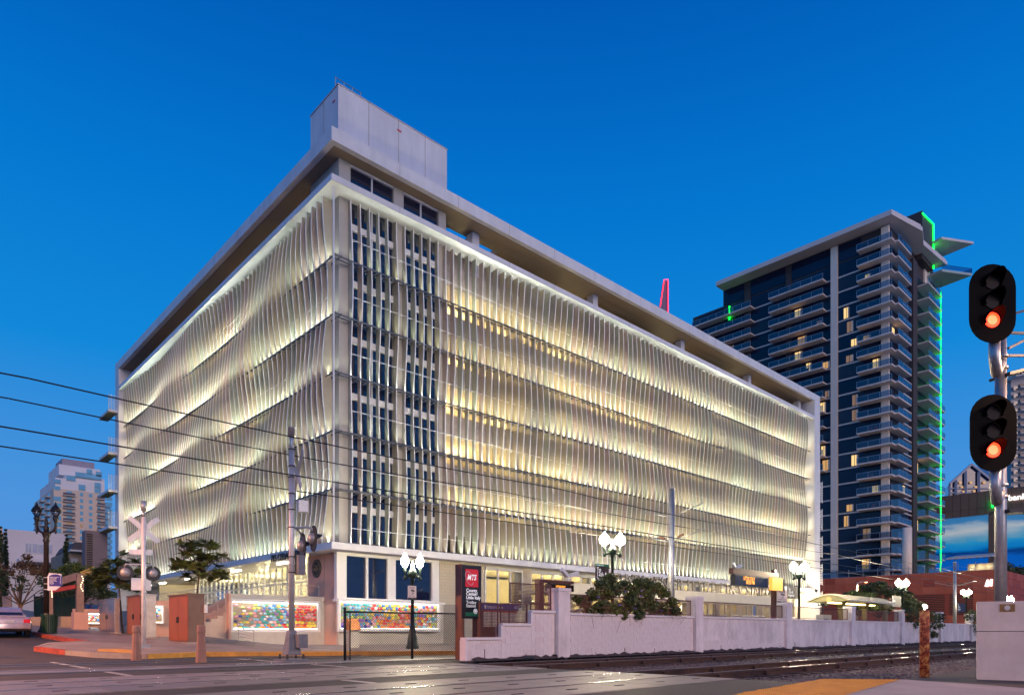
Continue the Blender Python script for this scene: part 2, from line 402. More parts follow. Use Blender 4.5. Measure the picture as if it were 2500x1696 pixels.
# window bays: two bays, each two panes per storey, white spandrels between
bays = ((1.75, 4.72), (5.45, 8.15))
pil = ((TW, 1.75), (4.72, 5.45), (8.15, TX1))
for a, b in pil: MB().box(a, b, TW, TW + 0.24, 5.94, SZ0 - 0.04).build('tower_pilaster', TWR, garage)
zs = [5.95] + [RAIL[k] - 0.75 for k in range(1, NF + 1)] + [SZ0 - 0.16]
for k in range(len(zs) - 1):
    za, zb = zs[k], zs[k + 1]
    zb2 = zb - 0.38 if k < len(zs) - 2 else zb
    for a, b in bays:
        c = (a + b) / 2
        for p, q in ((a + 0.05, c - 0.04), (c + 0.04, b - 0.05)):
            MB().box(p, q, TW + 0.14, TW + 0.16, za + 0.05, zb2 - 0.05).build('window_pane', DGLASS, garage)
        MB().box(c - 0.04, c + 0.04, TW + 0.06, TW + 0.2, za, zb2).build('window_mullion', FRAME, garage)
        MB().box(a, b, TW + 0.04, TW + 0.22, zb2, zb2 + (zb - zb2 if zb2 < zb else 0.45)).build('tower_spandrel', FRAME, garage)
# garage decks, spandrels, columns
DECK = [RAIL[k] - 1.33 for k in range(1, NF + 1)]
for k, z in enumerate(DECK):
    m = MB(); m.box(1.5, LU - 0.05, 4.5, LV - 0.05, z - 0.40, z); m.box(TX1, LU - 0.05, 1.5, 4.5, z - 0.40, z)
    m.build('parking_deck', CREAM, garage)
    cols = [TX1 + 0.05] + [15.6 + 8.0 * i for i in range(6)] + [LU - 0.05]
    for a, b in zip(cols[:-1], cols[1:]):
        MB().box(a + 0.01, b - 0.01, 1.2, 1.42, z - 0.42, z + 0.95).build('spandrel_panel', SPAN, garage)
    rows = [TY1 + 0.25] + [12.5 + 8.15 * i for i in range(4)] + [LV - 0.05]
    for a, b in zip(rows[:-1], rows[1:]):
        MB().box(1.2, 1.42, a + 0.01, b - 0.01, z - 0.42, z + 0.95).build('spandrel_panel', SPAN, garage)
for x in (15.6, 23.6, 31.6, 39.6, 47.6, 55.6):
    MB().box(x - 0.3, x + 0.3, 1.44, 2.05, 0, 24.0).build('column', CREAM, garage)
for y in (12.5, 20.65, 28.8, 36.95):
    MB().box(1.44, 2.05, y - 0.3, y + 0.3, 5.94, 24.0).build('column', CREAM, garage)
MB().box(18, 52, 17.5, 17.9, 0, 23.4).build('core_wall', CREAM, garage)
MB().box(15.0, 15.4, 18, LV - 4, 0, 23.4).build('core_wall', CREAM, garage)
MB().box(TX1 + 0.02, TX1 + 0.25, 1.5, 9.5, 5.94, 28).build('core_wall', CREAM, garage)
YEL = (1.0, 0.78, 0.36)
ceil = [z - 0.45 for z in DECK[1:]] + [SZ0 - 0.1]
for k, z in enumerate(ceil):
    pts_ = [(12 + 5.4 * i, 4.4) for i in range(10)] + [(4.4, 9 + 5.6 * i) for i in range(7)] if k < 5 else [(13, 4.5), (24, 4.5), (38, 4.5), (52, 4.5), (4.6, 7), (4.6, 18), (4.6, 31)]
    for x, y in pts_:
        lamp('POINT', (x, y, z - 1.45), rf.uniform(260, 680) if k < 5 else 110, YEL, 0.25, name='deck_light')
MB().box(TX1 + 0.3, 15.3, 1.45, 1.6, 25.1, 26.6).build('roof_screen_wall', SPAN, garage)
# balconies of the stair at the far end of the street side
for zs_ in (23.7, 19.3, 15.4, 11.6):
    z = zs_ + 0.28
    b_ = MB().box(-0.85, 0, LV + 0.4, LV + 4.5, zs_ + 0.02, z).build('stair_balcony', WHITE, garage)
    MB().box(-0.83, 0, LV + 0.42, LV + 4.4, zs_, zs_ + 0.018).build('balcony_soffit', mat('warm_soffit', (0.55, 0.42, 0.16), 0.7, var=0.05), b_)
    m = MB()
    for i in range(11): m.box(-0.85, 0, LV + 0.42, LV + 0.44, z + 0.1 + 0.13 * i, z + 0.13 + 0.13 * i)
    for i in range(4): m.box(-0.85 + 0.26 * i, -0.82 + 0.26 * i, LV + 0.4, LV + 0.45, z, z + 1.55)
    m.build('balustrade', FRAME, b_)
# louvred strip on the far end wall
for z in (3.3, 6.6, 9.9, 13.2, 16.5):
    m = MB()
    for i in range(12): m.box(LU + 1.5, LU + 2.3, 0.05, 0.09, z + i * 0.2, z + i * 0.2 + 0.09)
    m.box(LU + 2.26, LU + 2.32, 0.03, 0.1, z - 0.1, z + 2.5)
    m.build('end_balustrade', FRAME, garage)
# ================================================================ ground floor of the garage
YW = 1.0
xw = lambda px: wx(px, YW)
GLZ = glass('shopfront_glass', (0.86, 0.88, 0.86), 0.03)
TANB = mat('tan_block', (0.50, 0.44, 0.34), 0.85, var=0.15, scale=1.2)
GREYB = mat('grey_block', (0.30, 0.27, 0.24), 0.85, var=0.15, scale=1.2)
PIER = mat('plaster_pier', (0.60, 0.36, 0.28), 0.8, var=0.08, scale=1.0, bump=0.05)
PLIN = mat('plinth_plaster', (0.50, 0.46, 0.41), 0.8, var=0.12, scale=1.3)
# corner room: white framed show windows over a plinth
ZS, ZT = 2.80, 5.50
MB().box(YW + 0.35, xw(1072), YW + 0.35, 4.2, 0.0, 5.52).build('corner_room_core', mat('dark_room', (0.05, 0.045, 0.06), 0.7, var=0.2), garage)
panes = ((846, 894), (899, 946), (966, 1055))
edges = [822, 846, 894, 899, 946, 966, 1055, 1072]
for a, b in ((822, 846), (894, 899), (946, 966), (1055, 1072)):
    MB().box(xw(a), xw(b), YW - 0.02, YW + 0.30, ZS, ZT + 0.03).build('window_jamb', FRAME, garage)
for a, b in panes:
    MB().box(xw(a), xw(b), YW + 0.14, YW + 0.16, ZS + 0.1, ZT - 0.16).build('show_window_pane', DGLASS, garage)
    MB().box(xw(a), xw(b), YW, YW + 0.28, ZT - 0.16, ZT + 0.03).build('window_head', FRAME, garage)
    MB().box(xw(a), xw(b), YW, YW + 0.28, ZS, ZS + 0.1).build('window_foot', FRAME, garage)
MB().box(YW - 0.25, xw(1083), YW - 0.18, YW + 0.3, ZS - 0.13, ZS).build('window_sill', FRAME, garage)
MB().box(YW + 0.02, xw(1084), YW + 0.06, YW + 0.4, 0.0, ZS - 0.13).build('plinth', PLIN, garage)
# block walls beside the corner room: every block its own piece
def blocks(x0, x1, y, z0, z1, m, bw=0.41, bh=0.205):
    r = 0; z = z0
    me_cache = {}
    while z < z1 - 0.05:
        x = x0 - (bw / 2 if r % 2 else 0)
        while x < x1 - 0.02:
            a, b = max(x, x0), min(x + bw, x1)
            if b - a > 0.05:
                k = round(b - a, 2)
                if k not in me_cache: me_cache[k] = MB().box(0.005, k - 0.005, 0, 0.1, 0.005, min(bh, z1 - z) - 0.005).mesh('block', m)
                put('block', me_cache[k], garage, loc=(a, y + random.uniform(0, 0.006), z))
            x += bw
        z += bh; r += 1
blocks(xw(1074), xw(1183), YW + 0.04, 2.7, 5.52, TANB); blocks(xw(1084), xw(1183), YW + 0.05, 0.24, 2.68, GREYB)
MB().box(xw(1072), xw(1186), YW + 0.12, YW + 0.4, 0, 5.53).build('block_backing', GREYB, garage)
MB().box(xw(1166), xw(1169), YW - 0.1, YW + 0.02, 2.7, 5.52).build('downpipe', FRAME, garage)
# shopfront windows with the lit room behind
MB().box(xw(1186), LU - 0.1, YW + 0.10, YW + 0.4, 0, 2.45).build('sill_wall', PLIN, garage)
MB().box(xw(1186), LU, 8.0, 8.3, 0, 5.3).build('room_back_wall', CREAM, garage)
MB().box(xw(1186), LU, 1.4, 8.0, 0.0, 0.3).build('room_floor', CREAM, garage)
MB().box(xw(1186), LU, 1.45, 8.3, 5.46, 5.52).build('room_ceiling', CREAM, garage)
MB().box(xw(1180), xw(1183), 1.4, 8.0, 0.0, 5.5).build('room_side_wall', CREAM, garage)
x = xw(1188); i = 0
while x < LU - 3:
    w = 3.55; t = w / 3
    for a, b, z0, z1 in ((x, x + w, 5.2, 5.42), (x, x + w, 2.45, 2.62)): MB().box(a, b, YW + 0.08, YW + 0.26, z0, z1).build('shopfront_rail', FRAME, garage)
    for j in range(4):
        q = x + j * t; MB().box(q - 0.06, q + 0.06, YW + 0.10, YW + 0.24, 2.62, 5.2).build('shopfront_mullion', FRAME, garage)
        if j < 3: MB().box(q + 0.06, q + t - 0.06, YW + 0.16, YW + 0.175, 2.62, 5.2).build('shopfront_pane', GLZ, garage)
    MB().box(x + w + 0.02, x + w + 0.85, YW + 0.06, YW + 0.4, 2.45, 5.53).build('shopfront_pier', TANB, garage)
    lamp('POINT', (x + 1.8, 4.6, 4.2), 480, YEL, 0.2, name='room_light')
    x += w + 0.87; i += 1
MB().box(xw(1186), LU, YW + 0.12, YW + 0.4, 5.42, 5.53).build('shopfront_header', TANB, garage)

# ------------------------------------------------ street side: pier with seal, glazed lobby, terrace
ZT0 = 2.6                                                  # terrace level
yv = lambda px, x=1.0: wy(px, x)
yp = yv(752)
MB().box(1.0, 1.3, YW + 0.32, yp, 0, 5.53).build('corner_pier', PIER, garage)
for z in (2.72,): MB().box(0.94, 1.0, YW + 0.32, yp, z, z + 0.06).build('pier_moulding', PIER, garage)
MB().box(0.985, 0.999, yv(792) - 0.01, yv(792) + 0.01, 2.8, 5.5).build('panel_joint', SOFF, garage)
sc = Vector((1.0, yv(774), zat(1387, 1.0, yv(774))))
BRZ = mat('bronze', (0.20, 0.15, 0.10), 0.4, 0.8, var=0.3, scale=8); BRD = mat('dark_bronze', (0.05, 0.04, 0.035), 0.5, 0.6, var=0.2, scale=8)
seal = thing('wall_seal', 'round bronze relief seal on the salmon corner pier', 'seal', sc)
rr = 0.56
MB().cyl(sc, sc + NX * 0.05, rr, n=36).build('seal_plate', BRD, seal)
ring = MB()
for r_ in (rr - 0.02, rr * 0.70):
    ring.tube([sc + NX * 0.055 + Vector((0, r_ * math.cos(t * math.pi / 18), r_ * math.sin(t * math.pi / 18))) for t in range(37)], 0.018, 6)
ring.build('seal_rim', BRZ, seal)
rel = MB()
for i in range(28):
    t = 2 * math.pi * i / 28; c = sc + NX * 0.06 + Vector((0, rr * 0.84 * math.cos(t), rr * 0.84 * math.sin(t)))
    rel.box(c.x - 0.01, c.x + 0.01, c.y - 0.035, c.y + 0.035, c.z - 0.035, c.z + 0.035)
for dy, dz, r_ in ((0, 0.14, 0.13), (-0.17, -0.05, 0.11), (0.17, -0.05, 0.11), (0, -0.16, 0.12), (-0.1, 0.05, 0.07), (0.1, 0.05, 0.07), (0, -0.02, 0.09), (-0.2, 0.18, 0.06), (0.2, 0.18, 0.06)):
    rel.sphere(sc + Vector((-0.05, dy, dz)), r_ * 0.75, 8, 6)
rel.build('seal_relief', BRZ, seal)
# address lettering standing on the ledge (partly hidden by the crossing signal)
LET = mat('dark_letters', (0.03, 0.025, 0.025), 0.5, var=0)
pa = yv(668, -0.02); pb = yv(756, -0.02)
al = thing('address_lettering', 'dark raised address letters on the street-side ledge', 'lettering', (-0.02, pa, 5.4))
text('715 CEDAR STREET', 0.62, (-0.05, yv(662, -0.03), 5.36), NY, UP, LET, al, depth=0.03, width=abs(yv(662, -0.03) - yv(748, -0.03)), name='letters')
# lobby glazing along the street, mullion by mullion
XG = 3.0
y0, y1 = yp, 31.0
MB().box(1.305, XG + 0.2, yp - 0.3, yp - 0.002, 0, 5.53).build('pier_return', PIER, garage)
n_ = 26; dy = (y1 - y0) / n_
for i in range(n_ + 1):
    y = y0 + i * dy; w_ = 0.05 if i % 7 else 0.14
    MB().box(XG - 0.08, XG + 0.06, y - w_, y + w_, ZT0, 5.53).build('lobby_mullion', FRAME, garage)
    if i < n_:
        MB().box(XG, XG + 0.015, y + w_, y + dy - 0.05, ZT0 + 0.05, 4.30).build('lobby_pane', GLZ, garage)
        MB().box(XG, XG + 0.015, y + w_, y + dy - 0.05, 4.40, 5.5).build('lobby_pane', GLZ, garage)
MB().box(XG - 0.05, XG + 0.05, y0, y1, 4.30, 4.40).build('lobby_transom', FRAME, garage)
MB().box(XG + 5.5, XG + 5.8, y0, y1 + 6, 0.5, 5.5).build('lobby_back_wall', CREAM, garage)
MB().box(XG + 0.2, XG + 5.5, y0, y1 + 12, ZT0 - 0.4, ZT0 - 0.01).build('lobby_floor', CREAM, garage)
MB().box(XG + 0.06, 16, yp, LV - 0.1, 5.6, 5.88).build('lobby_ceiling', CREAM, garage)
MB().box(XG - 1.4, XG + 4, y1 + 6, y1 + 6.3, 0.5, 5.53).build('lobby_end_wall', CREAM, garage)
for i in range(4): lamp('POINT', (XG + 2.6, y0 + 3 + i * 7, 4.5), 1100, (1.0, 0.84, 0.5), 0.2, name='lobby_light')
for x, y, z, c in ((XG + 1.2, yv(568, XG + 1.2), 3.2, (0.25, 0.55, 0.65)), (XG + 1.5, yv(590, XG + 1.5), 3.1, (0.2, 0.5, 0.6))):
    MB().box(x, x + 0.1, y - 0.7, y + 0.7, ZT0, z + 1.4).build('blue_display_panel', mat('blue_panel', c, 0.5), garage)
# street-side pier and rear annexe beyond the lobby
LINE = emis('soffit_lamp', (1.0, 0.90, 0.72), 14)
for k, px in enumerate((690, 577, 461, 397, 362, 340)):
    y = wy(px, 1.4)
    MB().box(1.32, 1.48, y - 0.75, y + 0.75, 5.44, 5.52).build('soffit_lamp', LINE, garage)
# terrace, steps and retaining walls
TER = mat('terrace_concrete', (0.44, 0.38, 0.33), 0.8, var=0.12, scale=1.0)
ter = thing('entrance_terrace', 'raised concrete terrace and steps in front of the glazed lobby', 'terrace', (-4, 10, 0))
MB().box(-3.6, XG, 5.9, 33, 0.2, ZT0).build('terrace_body', TER, ter)
MB().box(-3.2, 1.0, 3.1, 5.9, 0.2, ZT0).build('stair_landing', TER, ter)
for i in range(12):
    MB().box(-7.0 + 0.32 * i, -3.1, 3.1 + 0.001 * i, 5.85 - 0.001 * i, 0.2, 0.62 + 0.165 * (i + 1)).build('step', TER, ter)
MB().prism([(-7.4, 0.3), (-3.6, 0.3), (-3.6, 2.9), (-7.4, 0.95)], (0, 5.9, 0), PX, UP, PY, 0.25).build('stair_wall', mat('stair_wall_plaster', (0.42, 0.33, 0.29), 0.8, var=0.1), ter)
RAILM = mat('handrail_steel', (0.50, 0.47, 0.44), 0.35, 0.6, var=0.1)
def railing(name, label, pts, h=1.05, bars=6, parent=None, r=0.022):
    t = thing(name, label, 'railing', pts[0]) if parent is None else parent
    pts = [Vector(p) for p in pts]
    for i, p in enumerate(pts):
        MB().cyl(p, p + UP * h, r, n=8).build('post', RAILM, t, True)
    for b in range(bars):
        z = h * (b + 1) / bars
        MB().tube([p + UP * z for p in pts], r if b == bars - 1 else r * 0.6, 6).build('rail', RAILM, t, True)
    return t
railing('terrace_railing', 'steel railing along the front of the entrance terrace, beside the pier', [(0.9, 3.25, ZT0), (-0.4, 3.25, ZT0), (-1.8, 3.25, ZT0), (-3.1, 3.25, ZT0)])
railing('stair_handrail', 'sloping steel handrail beside the entrance steps', [(-7.0, 3.3, 0.75), (-5.0, 3.3, 1.75), (-3.1, 3.3, 2.62), (-2.5, 3.3, 2.62)], bars=3)
railing('stair_handrail', 'sloping steel handrail at the back of the entrance steps', [(-7.3, 5.7, 0.75), (-5.2, 5.7, 1.75), (-3.4, 5.7, 2.62), (-2.8, 5.7, 2.62)], bars=3)
railing('terrace_railing', 'long steel railing on the terrace edge in front of the lobby', [(-3.4, 6.2 + 2.2 * i, ZT0) for i in range(11)], bars=5)
# ------------------------------------------------ colourful disc mosaics in lit recesses
PAL = {'red': (0.62, 0.05, 0.06), 'orange': (0.75, 0.24, 0.04), 'yellow': (0.80, 0.60, 0.08), 'lime': (0.45, 0.55, 0.12), 'teal': (0.06, 0.35, 0.38), 'blue': (0.07, 0.20, 0.52),
       'violet': (0.24, 0.13, 0.42), 'pink': (0.72, 0.33, 0.36), 'white': (0.78, 0.75, 0.72), 'navy': (0.03, 0.04, 0.25), 'green': (0.06, 0.32, 0.16), 'sky': (0.25, 0.50, 0.68)}
DM = {k: mat('disc_' + k, c, 0.18, var=0.15, scale=6) for k, c in PAL.items()}
def disc_mesh(k, sx, sz):
    m = MB(); n = 10
    for r, d in ((1.0, 0), (0.86, 0.6), (0.5, 1.0)):
        for j in range(n):
            t = 2 * math.pi * j / n; m.v.append((r * sx * math.cos(t), -0.035 * d, r * sz * math.sin(t)))
    for i in range(2):
        for j in range(n):
            a, b = i * n + j, i * n + (j + 1) % n; m.f.append((a, b, b + n, a + n))
    m.f.append(tuple(2 * n + j for j in range(n)))
    return m.mesh('disc', DM[k], True)
def right_col(u, v):
    if v < 0.42 and 0.38 < u < 0.66 or (0.6 < u < 0.72 and 0.3 < v < 0.75): return random.choice(['red', 'red', 'orange', 'orange', 'pink'])
    if u < 0.3: return random.choice(['teal', 'teal', 'sky', 'blue', 'green', 'lime']) if v > 0.35 else random.choice(['violet', 'blue', 'teal', 'navy', 'pink'])
    if 0.42 < u < 0.56 and v > 0.45: return random.choice(['yellow', 'yellow', 'lime', 'blue', 'white'])
    return random.choice(['yellow', 'orange', 'red', 'blue', 'sky', 'violet', 'teal', 'pink', 'lime', 'white'])
def left_col(u, v):
    if u < 0.33: return random.choice(['white', 'yellow', 'lime', 'pink', 'sky', 'navy', 'teal', 'pink'])
    if u > 0.72: return random.choice(['red', 'red', 'red', 'pink', 'orange']) if v > 0.3 else random.choice(['orange', 'yellow', 'yellow', 'red'])
    return random.choice(['sky', 'sky', 'blue', 'teal', 'white', 'violet', 'pink', 'green', 'yellow'] if v > 0.2 else ['orange', 'teal', 'blue', 'lime', 'pink', 'red'])
MBACK = mat('mosaic_backing', (0.30, 0.24, 0.17), 0.7, var=0.1)
LEDS = emis('mosaic_led_strip', (1.0, 0.95, 0.85), 7)
def mosaic(name, label, x0, x1, y, z0, z1, colour, du, dv, rx, rz, keep=lambda u, v: True, power=60, fr=0.16, cat='mosaic'):
    t = thing(name, label, cat, ((x0 + x1) / 2, y, z0))
    MB().box(x0, x1, y + 0.14, y + 0.18, z0, z1).build('backing', MBACK, t)
    for a, b, c, d in ((x0 - fr, x1 + fr, z1, z1 + fr), (x0 - fr, x1 + fr, z0 - fr, z0), (x0 - fr, x0, z0, z1), (x1, x1 + fr, z0, z1)):
        MB().box(a, b, y - 0.02, y + 0.2, c, d).build('frame', FRAME, t)
    MB().box(x0 + 0.02, x1 - 0.02, y + 0.0, y + 0.03, z1 - 0.05, z1 - 0.01).build('led_strip', LEDS, t)
    MB().box(x0 + 0.02, x1 - 0.02, y + 0.0, y + 0.03, z0 + 0.01, z0 + 0.03).build('led_strip', LEDS, t)
    lamp('AREA', ((x0 + x1) / 2, y + 0.03, z1 - 0.07), power, (1.0, 0.96, 0.86), x1 - x0 - 0.1, (R(-28), 0, 0), 0.04, name='mosaic_light')
    meshes = {k: [disc_mesh(k, rx * q, rz * q) for q in (0.85, 1.0, 1.18)] for k in PAL}
    z = z0 + dv * 0.55; r = 0
    while z < z1 - dv * 0.4:
        x = x0 + du * (0.6 if r % 2 else 1.05)
        while x < x1 - du * 0.45:
            u, v = (x - x0) / (x1 - x0), (z - z0) / (z1 - z0)
            if keep(u, v):
                put('disc', random.choice(meshes[colour(u, v)]), t, loc=(x + random.uniform(-0.2, 0.2) * du, y + 0.138, z + random.uniform(-0.18, 0.18) * dv))
            x += du
        z += dv; r += 1
    return t
YM = 0.70
mosaic('disc_mosaic', 'wide lit mosaic of coloured glass discs under the show windows', wx(832, YM), wx(1070, YM), YM, zat(1534, wx(950, YM), YM), zat(1471, wx(950, YM), YM), right_col, 0.215, 0.185, 0.100, 0.088, power=24)
YL = 2.75
xa, xb = wx(569, YL), wx(776, YL)
za, zb = zat(1535, (xa + xb) / 2, YL), zat(1470, (xa + xb) / 2, YL)
mosaic('disc_mosaic', 'lit disc mosaic fading from pastel to red on the wall by the steps', xa, xb, YL, za, zb, left_col, 0.215, 0.155, 0.112, 0.070, lambda u, v: random.random() < 0.45 + 1.3 * u, power=26)
mw = thing('mosaic_wall', 'grey concrete wall that holds the mosaic beside the steps', 'wall', (-2, YL + 0.3, 0.2))
xl = wx(555, YL + 0.1)
MB().box(xl, 0.99, YL + 0.205, YL + 0.45, 0.1, zb + 0.42).build('wall_body', PLIN, mw)
MB().box(xl, xl + 0.14, YL - 0.08, YL + 0.2, 0.1, zb + 0.42).build('end_pilaster', PIER, mw)
MB().box(xl + 0.14, 0.99, YL - 0.04, YL + 0.2, 0.1, za - 0.165).build('plinth', PLIN, mw)
MB().box(xl + 0.14, 0.99, YL - 0.05, YL + 0.2, zb + 0.165, zb + 0.42).build('coping', PLIN, mw)
MB().box(xb + 0.165, 0.99, YL - 0.03, YL + 0.2, za - 0.16, zb + 0.16).build('side_panel', PLIN, mw)
MB().box(xl + 0.145, xa - 0.165, YL - 0.03, YL + 0.2, za - 0.16, zb + 0.16).build('side_panel', PLIN, mw)
railing('ramp_railing', 'slanted steel railing in front of the wall mosaic', [gp(552, 1563) + UP * 0.15, gp(583, 1571) + UP * 0.15, gp(620, 1582) + UP * 0.15], h=1.15, bars=9)
# ================================================================ paving, kerbs, tracks
from mathutils.geometry import delaunay_2d_cdt
def sheet(poly, zf, step=1.5):
    """ground sheet over a plan polygon; zf(x, y) gives its height"""
    poly = [(p[0], p[1]) for p in poly]; n = len(poly)
    x0, x1 = min(p[0] for p in poly), max(p[0] for p in poly); y0, y1 = min(p[1] for p in poly), max(p[1] for p in poly)
    vs = [Vector(p) for p in poly]
    if step:
        x = x0 + step / 2
        while x < x1:
            y = y0 + step / 2
            while y < y1: vs.append(Vector((x, y))); y += step
            x += step
    v, e, f, *_ = delaunay_2d_cdt(vs, [(i, (i + 1) % n) for i in range(n)], [], 1, 1e-4)
    m = MB(); m.v = [(p.x, p.y, zf(p.x, p.y)) for p in v]
    for t in f:
        a, b, c = (v[i] for i in t)
        m.f.append(tuple(t) if (b - a).cross(c - a) > 0 else tuple(reversed(t)))
    return m
def skirt(m, poly, zf, h):
    for a, b in zip(poly, list(poly[1:]) + [poly[0]]):
        k = len(m.v); m.v += [(a[0], a[1], zf(a[0], a[1])), (b[0], b[1], zf(b[0], b[1])), (b[0], b[1], zf(b[0], b[1]) - h), (a[0], a[1], zf(a[0], a[1]) - h)]
        m.f.append((k + 3, k + 2, k + 1, k))
    return m
WALK = mat('sidewalk_concrete', (0.27, 0.225, 0.205), 0.7, var=0.25, scale=0.7, bump=0.12, bscale=40)
KY = mat('yellow_kerb_paint', (0.62, 0.30, 0.045), 0.65, var=0.25, scale=3); KR = mat('red_kerb_paint', (0.33, 0.06, 0.035), 0.65, var=0.45, scale=4)
KG = mat('kerb_concrete', (0.30, 0.25, 0.22), 0.75, var=0.2, scale=2)
zk = lambda x, y: terrain(x, y) + 0.15
kerb = [gp(*p) for p in ((1135, 1597), (960, 1598), (800, 1599), (640, 1600), (500, 1601), (360, 1607), (232, 1604), (160, 1597), (84, 1588), (118, 1577), (209, 1572), (160, 1565), (102, 1555), (80, 1549))]
kl = kerb[-1]
poly = [(p.x, p.y) for p in kerb] + [(kl.x - 0.2, 20), (kl.x - 0.4, 70), (3, 70), (3, 3), (66, 3), (66, -8.5), (2.5, -8.5), (1.2, -12.6)]
m = sheet(poly, zk, 1.6); skirt(m, poly, zk, 0.3)
struct('sidewalk', m, WALK, False)
kb = bpy.data.objects.new('kerb', None); COL.objects.link(kb); kb['kind'] = 'structure'
def kerb_run(pts, m, seg=2.2, w=0.17):
    for a, b in zip(pts[:-1], pts[1:]):
        L = (Vector((b.x - a.x, b.y - a.y, 0))).length; n = max(1, round(L / seg))
        for i in range(n):
            p, q = a.lerp(b, i / n), a.lerp(b, (i + 1) / n); d = (q - p); d.z = 0; d.normalize()
            p, q = p + d * 0.008, q - d * 0.008; s_ = Vector((-d.y, d.x, 0)) * (-w)
            o = MB(); vs = []
            for z in (-0.25, 0.162):
                for c in (p - s_ * 0.12, q - s_ * 0.12, q + s_, p + s_): vs.append((c.x, c.y, terrain(c.x, c.y) + z))
            o.add(vs, [(0, 3, 2, 1), (4, 5, 6, 7), (0, 1, 5, 4), (1, 2, 6, 5), (2, 3, 7, 6), (3, 0, 4, 7)])
            o.build('kerb_stone', m, kb)
kerb_run(kerb[:5], KY); kerb_run(kerb[4:6], KY); kerb_run(kerb[5:8], KG); kerb_run(kerb[7:9], KR); kerb_run(kerb[8:11], KG); kerb_run(kerb[10:14], KR); kerb_run([kl, Vector((kl.x - 0.2, 20, 0)), Vector((kl.x - 0.4, 60, 0))], KG)
m = sheet([gp(*p) for p in ((236, 1600), (322, 1604), (325, 1596), (300, 1593), (240, 1593))], lambda x, y: terrain(x, y) + 0.158, 0)
struct('yellow_pavement_patch', m, KY)
# pavement joints as shallow dark slots
jm = mat('joint_dark', (0.05, 0.04, 0.035), 0.9, var=0)
m = MB()
for i in range(14):
    y = -4.5 + 2.0 * i
    if y < 2.4: m.add([(-10.5, y, zk(-10.5, y) + 0.004), (-1, y, zk(-1, y) + 0.004), (-1, y + 0.025, zk(-1, y) + 0.004), (-10.5, y + 0.025, zk(-10.5, y) + 0.004)], [(0, 1, 2, 3)])
struct('pavement_joint', m, jm)

# ------------------------------------------------ grade crossing: concrete panels and rails set flush
T1, T2, TR = (-19.85, -21.3), (-25.1, -26.55), (-16.3, -14.85)
PANEL = mat('crossing_panel', (0.30, 0.26, 0.235), 0.6, var=0.22, scale=1.4, bump=0.1, bscale=30)
weather(WALK, 0.35, (0.6, 0.6, 0.6))
PANEL2 = mat('crossing_panel_worn', (0.23, 0.20, 0.185), 0.55, var=0.25, scale=1.4, bump=0.1, bscale=30)
RSTEEL = mat('rail_head_steel', (0.55, 0.54, 0.55), 0.22, 1.0, var=0.1, scale=8); RRUST = mat('rail_web_rust', (0.055, 0.028, 0.02), 0.8, var=0.4, scale=6)
HOLE = mat('lifting_slot', (0.015, 0.013, 0.012), 0.9, var=0)
XE = -6.1
cr = bpy.data.objects.new('railroad_crossing', None); COL.objects.link(cr)
tag(cr, 'concrete panel grade crossing with flush rails across the street', 'crossing')
weather(PANEL, 0.45, (0.5, 0.9, 0.5)); weather(PANEL2, 0.4, (0.5, 0.9, 0.5))
slab_me = {}; slot_me = MB().box(-0.11, 0.11, -0.03, 0.03, 0.0, 0.0105).mesh('lifting_slot', HOLE)
for ya, yb in T1, T2:
    for (p, q) in ((ya + 0.07, ya + 1.25), (yb + 0.09, ya - 0.09), (yb - 1.25, yb - 0.07)):
        for i in range(10):
            x1_ = XE - i * 2.44; w = round(q - p, 2); key = (w, random.random() < 0.3)
            if key not in slab_me:
                mm = MB().box(0.012, 2.428, 0.006, w - 0.006, -0.15, 0.004)
                slab_me[key] = mm.mesh('panel', PANEL2 if key[1] else PANEL)
            put('crossing_panel', slab_me[key], cr, loc=(x1_ - 2.44, p, random.uniform(-0.002, 0.003)))
            for fx in (0.25, 0.75):
                put('lifting_slot', slot_me, cr, loc=(x1_ - 2.44 + 2.44 * fx, (p + q) / 2, 0))
    for y in (ya, yb):
        MB().box(-60, XE, y - 0.036, y + 0.036, -0.1, 0.012).build('flush_rail', RSTEEL, cr)
        MB().box(-60, XE, y - 0.085, y + 0.085, -0.1, -0.006).build('flangeway', HOLE, cr)
for y in TR + (-12.4, -10.95):
    MB().box(-60, 2 if y < -14 else -4.2, y - 0.036, y + 0.036, -0.1, 0.010).build('flush_rail', RSTEEL, cr)
    MB().box(-60, 2 if y < -14 else -4.2, y - 0.07, y + 0.07, -0.1, -0.004).build('flangeway', HOLE, cr)
MB().box(-60, 2, TR[1] + 0.08, TR[1] + 0.6, -0.1, -0.0055).build('track_apron', PANEL2, cr)
MB().box(-60, 2, TR[0] + 0.09, TR[1] - 0.09, -0.1, -0.0045).build('track_apron', PANEL2, cr)
